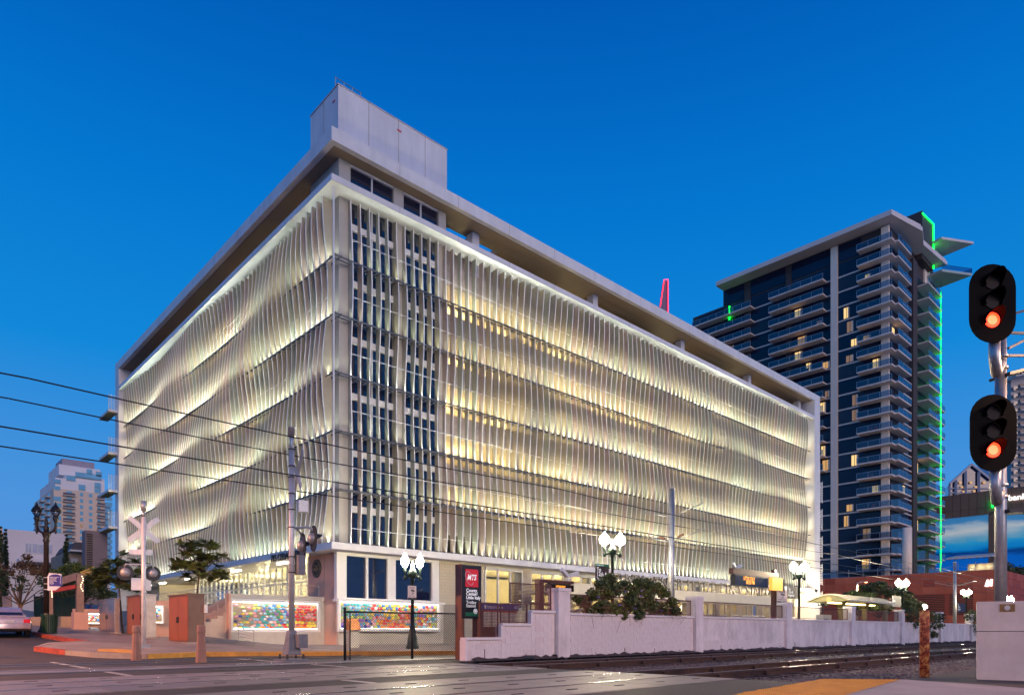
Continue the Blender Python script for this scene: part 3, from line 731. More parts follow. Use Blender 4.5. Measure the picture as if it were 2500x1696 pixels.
# painted road lines
LINE_P = mat('worn_road_paint', (0.42, 0.38, 0.35), 0.7, var=0.45, scale=5)
for k, (x, y0_, y1_) in enumerate(((-9.4, -18.4, -10.6), (-11.9, -24.2, -22.6), (-9.4, -29.5, -27.9), (-14.6, -18.4, -9.5))):
    MB().box(x - 0.07, x + 0.07, y0_, y1_, -0.05, -0.006).build('road_line', LINE_P)['kind'] = 'structure'
TAR = mat('tar_patch', (0.020, 0.018, 0.018), 0.6, var=0.3, scale=3)
for k, pts in enumerate((((120, 1652), (420, 1660), (440, 1668), (110, 1659)), ((640, 1616), (905, 1612), (910, 1615), (640, 1619.5)), ((0, 1600), (60, 1603), (40, 1609), (-60, 1606)))):
    struct('tar_patch', sheet([gp(*p) for p in pts], lambda x, y: terrain(x, y) - 0.0075, 0), TAR)
rc = random.Random(12); ck = MB()
for k in range(9):
    p = gp(rc.uniform(0, 1250), rc.uniform(1606, 1690)); a = rc.uniform(0, 6.28); pts = [p]
    for i in range(9): a += rc.uniform(-.5, .5); pts.append(pts[-1] + Vector((math.cos(a), math.sin(a), 0)) * rc.uniform(.2, .5))
    for u, v in zip(pts[:-1], pts[1:]):
        n_ = Vector((-(v - u).y, (v - u).x, 0)).normalized() * 0.014; j = len(ck.v)
        for q in (u - n_, v - n_, v + n_, u + n_): ck.v.append((q.x, q.y, terrain(q.x, q.y) - 0.0068))
        ck.f.append((j, j + 1, j + 2, j + 3))
struct('tar_crack_seal', ck, TAR)
mh = gp(560, 1632); MB_ = MB(); MB_.cyl((mh.x, mh.y, -0.05), (mh.x, mh.y, -0.004), 0.36, n=28)
tag(MB_.build('manhole_cover', mat('cast_cover', (0.05, 0.045, 0.042), 0.5, 0.5, var=0.4, scale=20)), 'round iron manhole cover in the road before the crossing', 'manhole cover')
# ------------------------------------------------ open track on ballast beyond the crossing
BAL = mat('ballast_bed', (0.10, 0.085, 0.085), 0.95, var=0.45, scale=9, bump=0.9, bscale=22)
m = sheet([(XE, -33), (XE, -14), (230, -14), (230, -33)], lambda x, y: -0.17, 0)
struct('ballast_bed', m, BAL)
STONE = mat('ballast_stone', (0.105, 0.09, 0.09), 0.9, var=0.5, scale=5)
m = MB(); rs = random.Random(3)
for i in range(15000):
    u = rs.random(); x = XE + 0.1 + 46 * u * u; y = rs.uniform(-30.2, -17.7)
    r = rs.uniform(0.025, 0.055); a = rs.uniform(0, 6.28); z = -0.175 + rs.uniform(0, 0.02) + (0.05 if y > -19 else 0)
    k = len(m.v); c, s_ = math.cos(a) * r, math.sin(a) * r
    m.v += [(x + c, y + s_, z), (x - s_ * 1.2, y + c, z), (x - c, y - s_, z), (x + s_, y - c * 1.1, z), (x + rs.uniform(-.4, .4) * r, y, z + r * rs.uniform(0.55, 0.95))]
    m.f += [(k, k + 1, k + 4), (k + 1, k + 2, k + 4), (k + 2, k + 3, k + 4), (k + 3, k, k + 4)]
bs = m.build('ballast_stones', STONE, kind='stuff'); tag(bs, 'grey crushed stone ballast between and beside the rails', 'gravel'); bs['kind'] = 'stuff'
SLEEP = mat('timber_sleeper', (0.07, 0.05, 0.04), 0.9, var=0.4, scale=4, bump=0.3)
sl_me = MB().box(-0.12, 0.12, -1.3, 1.3, -0.27, -0.13).mesh('sleeper', SLEEP)
for k, (tr, lab) in enumerate(((T1, 'rusty ballasted railway track nearest the white block wall'), (T2, 'rusty ballasted railway track nearest the yellow paving'))):
    t = thing('railway_track', lab, 'track', (XE, (tr[0] + tr[1]) / 2, -0.17), group='mainline tracks')
    for y in tr:
        p = MB(); x0, x1 = XE, 230
        p.box(x0, x1, y - 0.008, y + 0.008, -0.12, -0.02); p.box(x0, x1, y - 0.07, y + 0.07, -0.135, -0.12); p.box(x0, x1, y - 0.034, y + 0.034, -0.03, 0.02)
        p.build('rail_web', RRUST, t); MB().box(x0, x1, y - 0.030, y + 0.030, 0.019, 0.026).build('rail_head', RSTEEL, t)
    for i in range(90):
        put('sleeper', sl_me, t, loc=(XE + 0.4 + 0.55 * i, (tr[0] + tr[1]) / 2, random.uniform(-0.01, 0.01)))
    for i in range(14):
        for y in tr:
            MB().box(XE + 1.2 + 2.2 * i, XE + 1.36 + 2.2 * i, y - 0.13, y - 0.07, -0.13, -0.02).build('rail_clip', RRUST, t)
# ------------------------------------------------ near footpath with tactile paving
ap = [gp(*p) for p in ((1250, 1790), (1560, 1675), (1668, 1660), (1960, 1666), (2006, 1659), (1800, 1697), (1690, 1790))]
struct('asphalt_apron', sheet(ap, lambda x, y: -0.002, 0), ASPHALT)
fp = [gp(*p) for p in ((1690, 1790), (1800, 1697), (2006, 1659), (2205, 1660), (2400, 1673), (2600, 1690), (2800, 1800))]
m = sheet(fp, lambda x, y: 0.02, 0); skirt(m, [(p.x, p.y) for p in fp], lambda x, y: 0.02, 0.25)
struct('footpath', m, mat('footpath_concrete', (0.33, 0.29, 0.29), 0.75, var=0.2, scale=1.0, bump=0.15, bscale=35))
tp = [gp(*p) for p in ((1700, 1730), (1806, 1696), (2010, 1660), (2196, 1661.5), (2072, 1697), (1960, 1730))]
TAC = mat('tactile_yellow', (0.60, 0.29, 0.035), 0.6, var=0.22, scale=2.5)
m = sheet(tp, lambda x, y: 0.028, 0)
st = struct('tactile_paving', m, TAC)
from mathutils.geometry import intersect_point_tri_2d
dm = MB(); x0, x1 = min(p.x for p in tp), max(p.x for p in tp); y0, y1 = min(p.y for p in tp), max(p.y for p in tp)
def inside(x, y, q):
    c = False; j = len(q) - 1
    for i in range(len(q)):
        if (q[i].y > y) != (q[j].y > y) and x < (q[j].x - q[i].x) * (y - q[i].y) / (q[j].y - q[i].y) + q[i].x: c = not c
        j = i
    return c
x = x0
while x < x1:
    y = y0
    while y < y1:
        if inside(x, y, tp):
            k = len(dm.v); r = 0.016
            dm.v += [(x - r, y - r, 0.028), (x + r, y - r, 0.028), (x + r, y + r, 0.028), (x - r, y + r, 0.028), (x - r * .5, y - r * .5, 0.038), (x + r * .5, y - r * .5, 0.038), (x + r * .5, y + r * .5, 0.038), (x - r * .5, y + r * .5, 0.038)]
            dm.f += [(k, k + 1, k + 5, k + 4), (k + 1, k + 2, k + 6, k + 5), (k + 2, k + 3, k + 7, k + 6), (k + 3, k, k + 4, k + 7), (k + 4, k + 5, k + 6, k + 7)]
        y += 0.06
    x += 0.06
dm.build('tactile_domes', TAC, st, kind='stuff')
# ================================================================ street furniture on the corner
def base(px, py): p = gp(px, py, 0.15); p.z = zk(p.x, p.y); return p
TERRA = mat('terracotta_concrete', (0.34, 0.17, 0.125), 0.8, var=0.15, scale=4, bump=0.15)
prof = [(0.165, 0), (0.165, 0.06), (0.155, 0.10), (0.118, 0.86), (0.118, 0.90), (0.135, 0.91), (0.125, 1.08), (0.11, 1.13), (0.0, 1.14)]
for k, (px, py, lab) in enumerate(((333, 1611, 'tapered terracotta concrete bollard in front of the white crossbuck mast'), (491, 1616, 'tapered terracotta concrete bollard in front of the big brown cabinet'))):
    p = gp(px, py)
    t = thing('bollard', lab, 'bollard', p, group='street bollards')
    MB().lathe(prof[:5], p, 10).build('bollard_body', TERRA, t); MB().lathe(prof[4:], p, 10).build('bollard_cap', TERRA, t)
# ------------------------------------------------ utility cabinets
def cabinet(name, label, px0, pxm, px1, ytop, ybase, mats, plinth=None, depth_left=0.9, doors=2, extra=None):
    """px0..pxm is the face to the street (facing -x), pxm..px1 the face to the tracks (facing -y)"""
    c = base(pxm, ybase); d = (c - CAM).dot(FWD)
    h = (ybase - ytop) * d / FX
    L = abs(wy(px0, c.x) - c.y); Wd = abs(wx(px1, c.y) - c.x)
    t = thing(name, label, 'cabinet', c)
    z0 = c.z
    MB().box(c.x - 0.06, c.x + Wd + 0.06, c.y - 0.06, c.y + L + 0.06, z0 - 0.3, z0 + 0.08).build('plinth', KG, t)
    MB().box(c.x, c.x + Wd, c.y, c.y + L, z0 + 0.08, z0 + h - 0.06).build('housing', mats[0], t)
    MB().box(c.x - 0.05, c.x + Wd + 0.05, c.y - 0.05, c.y + L + 0.05, z0 + h - 0.06, z0 + h).build('roof_panel', mats[0], t)
    for i in range(doors):
        a, b = c.y + 0.03 + i * (L - 0.03) / doors, c.y + (i + 1) * (L - 0.03) / doors
        dr = MB().box(c.x - 0.022, c.x - 0.002, a, b - 0.015, z0 + 0.14, z0 + h - 0.12).build('door', mats[1], t)
        MB().box(c.x - 0.06, c.x - 0.022, (b - 0.10) if i % 2 == 0 else (a + 0.05), (b - 0.05) if i % 2 == 0 else (a + 0.10), z0 + h * 0.42, z0 + h * 0.54).build('handle', DARKM, dr)
    return t, c, Wd, L, h
BRN = mat('brown_cabinet_lit', (0.30, 0.085, 0.03), 0.5, var=0.15, scale=2); BRN2 = mat('brown_cabinet_shaded', (0.16, 0.09, 0.065), 0.55, var=0.15, scale=2)  # lamp-lit street face and dimmer sides painted as two browns
STL = mat('stainless_cabinet', (0.55, 0.48, 0.42), 0.25, 0.9, var=0.15, scale=2); SILV = mat('silver_paint', (0.52, 0.49, 0.46), 0.4, 0.4, var=0.22, scale=3)
t, c, w_, l_, h_ = cabinet('utility_cabinet', 'large brown double-door cabinet with a small meter box on its side', 413, 460, 499, 1447, 1571, (BRN2, BRN))
MB().box(c.x + w_ - 0.02, c.x + w_ + 0.10, c.y - 0.12, c.y + 0.2, c.z + h_ * 0.62, c.z + h_ * 0.78).build('meter_box', FRAME, t)
MB().tube([c + Vector((w_ * .5, .3, h_)), c + Vector((w_ * .5, .3, h_ + .12)), c + Vector((w_ * .5, .55, h_ + .12)), c + Vector((w_ * .5, .55, h_))], 0.015, 6).build('lifting_eye', GALV, t)
cabinet('utility_cabinet', 'narrow brown cabinet beside the silver one', 311, 343, 352, 1450, 1553, (BRN2, BRN))
cabinet('signal_cabinet', 'tall bare silver metal cabinet behind the white mast', 345, 349, 381, 1449, 1558, (SILV, SILV), doors=1)
cabinet('utility_cabinet', 'reflective stainless cabinet at the far end of the pavement', 243, 281, 292, 1459, 1546, (STL, STL))
# ------------------------------------------------ railroad crossing signals
ALU = mat('aluminium_mast', (0.60, 0.57, 0.56), 0.45, 0.5, var=0.15, scale=5); BLACK = mat('black_hood', (0.012, 0.011, 0.012), 0.5, var=0.2); BLADE = mat('crossbuck_back', (0.62, 0.60, 0.60), 0.45, 0.3, var=0.12, scale=4)
RLENS = mat('unlit_red_lens', (0.12, 0.01, 0.01), 0.15, var=0)
def flasher(t, c, ax, out, r=0.30, name='flasher'):
    """round black background disc with the grey rear housing toward -out and the hood along +out"""
    d = MB().cyl(c - out * 0.01, c + out * 0.02, r * 1.0, n=28).build('background_disc', BLACK, t)
    MB().lathe([(0.001, 0.20), (0.09, 0.19), (0.16, 0.13), (0.19, 0.05), (0.20, 0.0)], (0, 0, 0), 18)
    h = MB(); pr = [(0.0, 0.17), (0.07, 0.16), (0.14, 0.12), (0.18, 0.05), (0.19, 0.0)]
    for (r0, d0), (r1, d1) in zip(pr[:-1], pr[1:]): h.cyl(c - out * (d0 + 0.01), c - out * (d1 + 0.01), max(r0, .002), r1, 18, cap=False)
    smooth_angle(h.build('rear_housing', mat('grey_housing', (0.36, 0.35, 0.36), 0.45, 0.4, var=0.15, scale=6), d), 60)
    v = MB(); n = 12
    for i in range(n + 1):
        a = math.pi * i / n; pd = ax * (0.155 * math.cos(a)) + UP * (0.155 * math.sin(a)); L = 0.14 + 0.14 * math.sin(a)
        v.v += [tuple(c + pd + out * 0.02), tuple(c + pd + out * (0.02 + L)), tuple(c + pd * 1.08 + out * 0.02), tuple(c + pd * 1.08 + out * (0.02 + L))]
    for i in range(n):
        k = 4 * i; v.f += [(k, k + 1, k + 5, k + 4), (k + 2, k + 6, k + 7, k + 3), (k + 1, k + 3, k + 7, k + 5)]
    v.build('hood', BLACK, d)
    MB().cyl(c + out * 0.02, c + out * 0.035, 0.145, n=20).build('lens', RLENS, d)
def crossbuck(t, c, ax, out, L, w, two=True):
    for s_ in (-1, 1):
        a = ax * (L / 2 * 0.74) + UP * (s_ * L / 2 * 0.67); o = c + out * (0.03 * (1.5 + s_))
        b = MB().bar(o - a, o + a, 0.02, w, up=out.cross(a).normalized()).build('crossbuck_blade', BLADE, t)
        pn = out.cross(a).normalized()
        for q in (-0.3, 0.3): MB().bar(o - a + pn * (w * q) - out * 0.02, o + a + pn * (w * q) - out * 0.02, 0.015, 0.018).build('stiffener', BLADE, b)
# left mast: seen from behind, its face toward the far side
p = base(351, 1579); d = (p - CAM).dot(FWD)
hm = (1579 - 1222) * d / FX
vdir = (p - CAM); vdir.z = 0; vdir.normalize(); ax = Vector((vdir.y, -vdir.x, 0))
t = thing('crossing_signal', 'white mast with crossbuck and two round flashers behind the first bollard', 'crossing signal', p)
zz = lambda py: p.z + (1579 - py) * d / FX
MB().cyl(p, (p.x, p.y, zz(1262)), 0.085, n=16).build('mast', mat('white_mast', (0.70, 0.68, 0.67), 0.45, 0.2, var=0.12, scale=5), t, True)
MB().cyl((p.x, p.y, zz(1247)), (p.x, p.y, zz(1262)), 0.05, 0.075, n=14).build('mast_neck', GALV, t, True)
MB().cyl((p.x, p.y, zz(1222)), (p.x, p.y, zz(1247)), 0.10, n=16).build('bell', GALV, t, True)
MB().box(p.x - 0.2, p.x + 0.2, p.y - 0.2, p.y + 0.2, p.z - 0.1, p.z + 0.09).build('mast_foot', GALV, t)
crossbuck(t, Vector((p.x, p.y, zz(1291))) + vdir * 0.12, ax, vdir, 1.42, 0.20)
P_ = lambda px, py, off=0.12: Vector((p.x, p.y, 0)) + ax * ((px - 345) * d / FX) + vdir * off + UP * zz(py)
for (a, b, y0, y1) in ((313, 364, 1340, 1353), (318, 361, 1410, 1440)):
    MB().bar(P_(a, (y0 + y1) / 2), P_(b, (y0 + y1) / 2), 0.015, (y1 - y0) * d / FX).build('sign_plate', BLADE, t)
MB().tube([P_(304, 1388, .1), P_(306, 1378, .1), P_(345, 1377, .08), P_(364, 1378, .1), P_(366, 1388, .1)], 0.035, 8).build('flasher_arm', GALV, t, True)
flasher(t, P_(306, 1398, 0.12), ax, vdir, 0.30); flasher(t, P_(364, 1398, 0.12), ax, vdir, 0.30)
# tall mast on the street edge, its flashers turned sideways
p = gp(712, 1612); d = (p - CAM).dot(FWD)
zz = lambda py: p.z + (1612 - py) * d / FX
out = (FWD * 0.50 + RGT * 0.86).normalized(); ax2 = Vector((out.y, -out.x, 0))
t = thing('crossing_signal', 'tall grey mast with twisted crossbuck and one visible flasher before the mosaic', 'crossing signal', p)
MB().cyl((p.x, p.y, zz(1545)), (p.x, p.y, zz(1092)), 0.095, 0.082, n=18).build('mast', ALU, t, True)
MB().lathe([(0.082, 0), (0.06, 0.1), (0.05, 0.17), (0.085, 0.33), (0.001, 0.331)], (p.x, p.y, zz(1092)), 14).build('mast_neck', GALV, t, True)
MB().lathe([(0.115, 0), (0.115, 0.26), (0.125, 0.27), (0.125, 0.3), (0.001, 0.301)], (p.x, p.y, zz(1066)), 18).build('bell', GALV, t, True)
MB().lathe([(0.33, 0), (0.33, 0.03), (0.31, 0.05), (0.17, 0.72), (0.15, 0.78)], (p.x, p.y, p.z + 0.18), 4, True).build('mast_pedestal', mat('grey_iron', (0.20, 0.20, 0.22), 0.5, 0.5, var=0.2, scale=5), t)
for sx in (-1, 1):
    for sy in (-1, 1): MB().cyl((p.x + sx * .27, p.y + sy * .27, p.z - 0.02), (p.x + sx * .27, p.y + sy * .27, p.z + 0.22), 0.035, n=8).build('anchor_bolt', DARKM, t)
MB().box(p.x - 0.42, p.x + 0.42, p.y - 0.42, p.y + 0.42, p.z - 0.05, p.z + 0.06).build('base_plate', MATS['grey_iron'], t)
q0 = p + RGT * 0.30 - FWD * 0.1
MB().box(q0.x - 0.13, q0.x + 0.17, q0.y - 0.2, q0.y + 0.1, p.z + 0.42, p.z + 0.85).build('junction_box', MATS['grey_iron'], t)
crossbuck(t, Vector((p.x, p.y, zz(1153))) + out * 0.13, ax2, out, 1.75, 0.22)
Q = lambda px, py, off=0.0: p + RGT * ((px - 711) * d / FX) + FWD * off + UP * (zz(py) - p.z)
MB().bar(Q(738, 1222), Q(738, 1250), 0.26, 0.3, up=out).build('control_box', GALV, t)
MB().tube([Q(700, 1288), Q(722, 1288), Q(748, 1286), Q(760, 1290), Q(762, 1298)], 0.04, 8).build('flasher_arm', GALV, t, True)
MB().tube([Q(722, 1288), Q(720, 1292, 0.5), Q(722, 1300, 0.62)], 0.035, 8).build('flasher_arm', GALV, t, True)
flasher(t, Q(764, 1314, 0.0), ax2, out, 0.42); flasher(t, Q(722, 1326, 0.65), ax2, out, 0.42)
MB().box(Q(733, 1400).x - 0.12, Q(733, 1400).x + 0.12, Q(733, 1400).y - 0.1, Q(733, 1400).y + 0.16, zz(1402), zz(1355)).build('signal_box', MATS['grey_iron'], t)
for py in (1098, 1139, 1166, 1206, 1245, 1288, 1360, 1398): MB().cyl(Q(711, py), Q(711, py) + UP * 0.035, 0.105, n=16).build('clamp_band', DARKM, t)
# ------------------------------------------------ lamp posts
IRON = mat('green_cast_iron', (0.018, 0.035, 0.028), 0.4, 0.4, var=0.3, scale=6); IRONB = mat('black_cast_iron', (0.028, 0.02, 0.018), 0.45, 0.3, var=0.25, scale=6)
GLOBE = emis('lit_globe', (1.0, 0.84, 0.55), 520)
def globe_post(label, p, H, m=IRON, spread=0.42, r=0.21, rz=0.0, e=True, detail=True):
    t = thing('globe_lamp_post', label, 'street lamp', p, group='twin globe lamp posts')
    q = Vector((math.cos(rz), math.sin(rz), 0))
    if detail:
        MB().lathe([(0.30, 0), (0.30, 0.12), (0.25, 0.18), (0.21, 0.5), (0.15, 0.8), (0.12, 0.95), (0.14, 1.0), (0.10, 1.06), (0.001, 1.07)], p, 12).build('pedestal', m, t, True)
    MB().lathe([(0.085, 0.9), (0.07, H - 0.75), (0.11, H - 0.72), (0.06, H - 0.66)], p, 12).build('shaft', m, t, True)
    MB().lathe([(0.06, H - 0.7), (0.19, H - 0.58), (0.24, H - 0.42), (0.14, H - 0.30), (0.09, H - 0.2), (0.07, H - 0.02), (0.02, H + 0.15), (0.001, H + 0.2)], p, 12).build('crown', m, t, True)
    for s_ in (-1, 1):
        a = p + q * (s_ * spread) + UP * H
        ar = MB().tube([p + q * (s_ * 0.1) + UP * (H - 0.55), p + q * (s_ * spread * 0.8) + UP * (H - 0.62), p + q * (s_ * spread) + UP * (H - 0.45), a - UP * 0.12], [0.05, 0.06, 0.05, 0.09], 8).build('arm', m, t, True)
        MB().lathe([(0.05, -0.75), (0.09, -0.66), (0.04, -0.55), (0.03, -0.5)], a, 8).build('pendant', m, ar, True)
        gl = MB().lathe([(0.10, 0.0), (r * 0.85, 0.08), (r, 0.22), (r * 0.93, 0.34), (r * 0.55, 0.46), (0.06, 0.50), (0.05, 0.56), (0.001, 0.62)], a - UP * 0.14, 16).build('globe', GLOBE if e else MATS['grey_globe'], t, True)
    return t
def post_at(px, d, ylamp, label, spread=0.42, rz=None, **k):
    g_ = pt(px, HY, d=d); g_.z = 0.15
    H = HC + (HY - ylamp) / FX * d - 0.25 - g_.z
    return globe_post(label, g_, H, spread=spread, rz=math.atan2(RGT.y, RGT.x) if rz is None else rz, **k)
post_at(1007, 31.0, 1362, 'twin globe lamp post in front of the show windows', 0.36, -0.25, r=0.17)
post_at(1495, 34.0, 1310, 'twin globe lamp post rising behind the flowering shrub', 0.42, -0.5, r=0.25)
post_at(1951, 44.0, 1378, 'twin globe lamp post beside the orange lit display', 0.36, -0.7, r=0.24)
post_at(2203, 62.0, 1418, 'twin globe lamp post past the end of the station shelter', 0.34, -0.8, r=0.26)
post_at(2359, 84.0, 1442, 'distant twin globe lamp post before the red podium', 0.34, -0.8, r=0.28)
post_at(2008, 78.0, 1458, 'far twin globe lamp post behind the station shelter roof', 0.5, -0.8, r=0.24)
post_at(2464, 70.0, 1459, 'lit twin globe lamp post just above the concrete equipment box', 0.22, -0.75, r=0.26)
# dark twin-lantern post on the street
p = base(113, 1543); d = (p - CAM).dot(FWD); kz = d / FX
t = thing('lantern_post', 'dark ornate twin-lantern post beside the green litter bin', 'street lamp', p)
H = (1543 - 1300) * kz
MB().lathe([(0.36, 0), (0.36, 0.1), (0.28, 0.2), (0.24, 0.55), (0.15, 0.85), (0.13, 1.0)], p, 8).build('pedestal', IRONB, t)
MB().lathe([(0.13, 0.95), (0.115, H - 0.5), (0.16, H - 0.4), (0.12, H - 0.3), (0.20, H - 0.05), (0.22, H)], p, 12).build('shaft', IRONB, t, True)
MB().lathe([(0.10, H), (0.14, H + 0.25), (0.06, H + 0.4), (0.09, H + 0.55), (0.03, H + 0.75), (0.001, H + 0.85)], p, 10).build('finial', IRONB, t, True)
for s_ in (-1, 1):
    c = p + RGT * (s_ * 23 * kz); zc = lambda py: p.z + (1543 - py) * kz
    ar = MB().tube([p + UP * (H + 0.05), p + RGT * (s_ * 0.18) + UP * (H + 0.0), c - RGT * (s_ * .1) + UP * (H + 0.1), c + UP * (H + 0.35)], [0.07, 0.06, 0.06, 0.05], 8).build('arm', IRONB, t, True)
    MB().lathe([(0.02, zc(1303)), (0.06, zc(1298)), (0.03, zc(1292)), (0.07, zc(1286)), (0.05, zc(1278)), (0.12, zc(1268)), (0.13, zc(1262)), (0.09, zc(1259))], (c.x, c.y, 0), 10).build('lantern_stem', IRONB, ar, True)
    ln = MB()
    for i in range(8):
        a0 = i * math.pi / 4; ln.bar((c.x + 0.10 * math.cos(a0), c.y + 0.10 * math.sin(a0), zc(1259)), (c.x + 0.24 * math.cos(a0), c.y + 0.24 * math.sin(a0), zc(1247)), 0.022)
    ln.build('lantern_cage', IRONB, t)
    MB().lathe([(0.09, zc(1259)), (0.22, zc(1247))], (c.x, c.y, 0), 12).build('lantern_glass', glass('lantern_glass', (0.7, 0.75, 0.8), 0.15), t, True)
    MB().lathe([(0.25, zc(1248)), (0.245, zc(1246)), (0.20, zc(1241)), (0.09, zc(1234)), (0.05, zc(1231)), (0.045, zc(1229)), (0.02, zc(1226)), (0.001, zc(1223))], (c.x, c.y, 0), 12).build('lantern_cap', IRONB, t, True)
# litter bin: vertical slats
p = base(121, 1546); t = thing('litter_bin', 'dark green slatted litter bin at the foot of the lantern post', 'bin', p)
GRN = mat('green_bin_paint', (0.012, 0.05, 0.028), 0.45, var=0.2, scale=5)
MB().lathe([(0.26, 0.06), (0.30, 0.88), (0.001, 0.89)], p, 16).build('liner', mat('bin_liner', (0.01, 0.015, 0.012), 0.7, var=0), t)
for i in range(22):
    a0 = 2 * math.pi * i / 22; c_, s_ = math.cos(a0), math.sin(a0)
    MB().bar((p.x + .30 * c_, p.y + .30 * s_, p.z + .03), (p.x + .35 * c_, p.y + .35 * s_, p.z + .93), 0.05, 0.02, up=Vector((c_, s_, 0))).build('slat', GRN, t)
for z, r_ in ((0.05, 0.31), (0.93, 0.355)): MB().tube([(p.x + r_ * math.cos(i * math.pi / 12), p.y + r_ * math.sin(i * math.pi / 12), p.z + z) for i in range(25)], 0.022, 6).build('hoop', GRN, t, True)
# bus-stop style blue information sign on the lantern post
p0 = pt(137, 1543, d=d - 0.35); VF = -FWD
S_ = lambda px, py, o=0.0: pt(px, py, d=d - 0.35 + o)
t = thing('direction_sign', 'blue and white direction sign strapped to the lantern post', 'sign', S_(137, 1440))
ax_ = RGT
def plate(pts, dd, th, m, name, parent): # polygon plate facing the camera side of the street, given by photo points at depth dd
    o = pt(pts[0][0], pts[0][1], d=dd); kk = dd / FX
    return MB().prism([((a - pts[0][0]) * kk, -(b - pts[0][1]) * kk) for a, b in reversed(pts)], o, RGT, UP, FWD, th).build(name, m, parent)
dd = d - 0.35
SGW = mat('sign_white', (0.68, 0.68, 0.72), 0.45, var=0.05); SGB = mat('sign_blue', (0.03, 0.025, 0.22), 0.4, var=0.08)
plate([(116, 1406), (120, 1398), (150, 1400), (151, 1428), (136, 1440), (116, 1441)], dd, 0.03, SGW, 'sign_plate', t)
plate([(120, 1405), (126, 1402), (135, 1400.5), (144, 1402), (150.5, 1407), (150.5, 1430), (120, 1430)], dd - 0.012, 0.01, SGB, 'sign_panel', t)
TXW = mat('sign_text_white', (0.8, 0.8, 0.8), 0.5, var=0)
for i, s_ in enumerate(('Little Italy  Waterfront', 'Cruise Terminal', 'County Center', 'Harbor & Marina', 'Parking', 'Airport')):
    text(s_, 0.095, pt(121.5, 1409.5 + i * 3.1, d=dd - 0.016), RGT, UP, TXW, t, depth=0.001, width=(0.46, 0.34, 0.30, 0.36, 0.18, 0.20)[i])
for i in range(6): plate([(147, 1407 + i * 3.1), (148.6, 1407 + i * 3.1), (148.6, 1409.3 + i * 3.1), (147, 1409.3 + i * 3.1)], dd - 0.016, 0.002, TXW, 'arrow_mark', t)
for py in (1409, 1424, 1438): MB().bar(pt(107, py, d=d - .18), pt(119, py, d=d - .33), 0.02, 0.03).build('strap', FRAME, t)
# ================================================================ street lamps: unseen sodium ones assumed for the warm glow, and the podium one
SODM = emis('sodium_lens', (1.0, 0.45, 0.16), 12)
def cobra(label, p, H, arm, e, col=(1.0, 0.42, 0.16), size=168):
    t = thing('street_light', label, 'street lamp', p)
    MB().cyl(p, p + UP * (H - 0.1), 0.13, 0.08, 12).build('pole', GALV, t, True)
    a = p + UP * H + arm
    MB().tube([p + UP * (H - 0.4), p + UP * H + arm * 0.4, a], 0.05, 8).build('arm', GALV, t, True)
    MB().lathe([(0.05, 0.1), (0.24, 0.04), (0.26, -0.04), (0.22, -0.06)], a, 14).build('lamp_head', GALV, t, True)
    MB().lathe([(0.2, -0.06), (0.12, -0.12), (0.001, -0.13)], a, 12).build('lens', SODM, t, True)
    l = lamp('SPOT', a - UP * 0.16, e, col, 0.2, (0, 0, 0), name='street_light_glow'); l.data.spot_size = R(size); l.data.spot_blend = 0.25
    return t
cobra('assumed orange street light, out of view on the far kerb opposite the garage', Vector((-26.5, -5.5, 0.1)), 9.0, Vector((2.8, 0.3, 0)), 24000, (1.0, 0.42, 0.18))  # assumed lamp out of view, added to cast orange light on the corner
cobra('assumed orange street light, unseen beside the tracks on the near side of the crossing', Vector((-24.5, -37.0, 0.0)), 9.0, Vector((2.2, 1.6, 0)), 5500, (1.0, 0.54, 0.30))  # unseen lamp added next to the camera to warm the foreground
cobra('assumed orange street light, unseen beyond the tactile paving on the near footpath', Vector((4.0, -37.5, 0.0)), 9.0, Vector((-0.5, 2.4, 0)), 5000, (1.0, 0.54, 0.30))  # another added lamp, not in view, to warm the block wall and paving
_p = pt(2092, 1540, d=97); _p.z = 0.1
cobra('curved-arm street light before the red podium wall', _p, HC + (HY - 1421) * 97 / FX, RGT * 1.3, 42000, (1.0, 0.62, 0.36))
# ================================================================ white block wall along the tracks
YB = -17.5
bx = lambda px: wx(px, YB)
WBLK = mat('painted_block_white', (0.78, 0.70, 0.70), 0.75, var=0.10, scale=1.3, bump=0.12, bscale=18)
weather(WBLK, 0.34, (0.9, 0.9, 0.30), 1.6)
WBLK2 = mat('painted_block_patch', (0.70, 0.61, 0.61), 0.8, var=0.12, scale=1.3, bump=0.15, bscale=18)
WCAP = mat('painted_coping', (0.74, 0.68, 0.69), 0.7, var=0.08, scale=2)
wall = thing('block_wall', 'long low white painted block wall with pillars beside the tracks', 'wall', (bx(1136), YB, 0))
x_end = 62.0; ZW = 1.62
steps = [(bx(1138), bx(1224), 0.66), (bx(1224), bx(1297), 1.13), (bx(1297), bx(1354), 1.60)]
pil_x = [bx(1370), bx(1701), bx(1921), bx(2078), bx(2200)]; gap_ = pil_x[-1] - pil_x[-2]
while pil_x[-1] + gap_ < x_end: pil_x.append(pil_x[-1] + gap_)
PWD = 0.62
for x in pil_x:
    MB().box(x - PWD / 2, x + PWD / 2, YB - 0.16, YB + 0.36, -0.2, 2.40).build('pillar', WBLK, wall)
    MB().box(x - PWD / 2 - 0.03, x + PWD / 2 + 0.03, YB - 0.19, YB + 0.39, 2.40, 2.52).build('pillar_cap', WCAP, wall)
spans = [(a, b, z) for a, b, z in steps] + [(a + PWD / 2, b - PWD / 2, ZW - 0.08) for a, b in zip(pil_x[:-1], pil_x[1:])] + [(pil_x[-1] + PWD / 2, x_end, ZW - 0.08)]
BW, BH = 0.405, 0.203
bcache = {}; nb = 0; rest = MB()
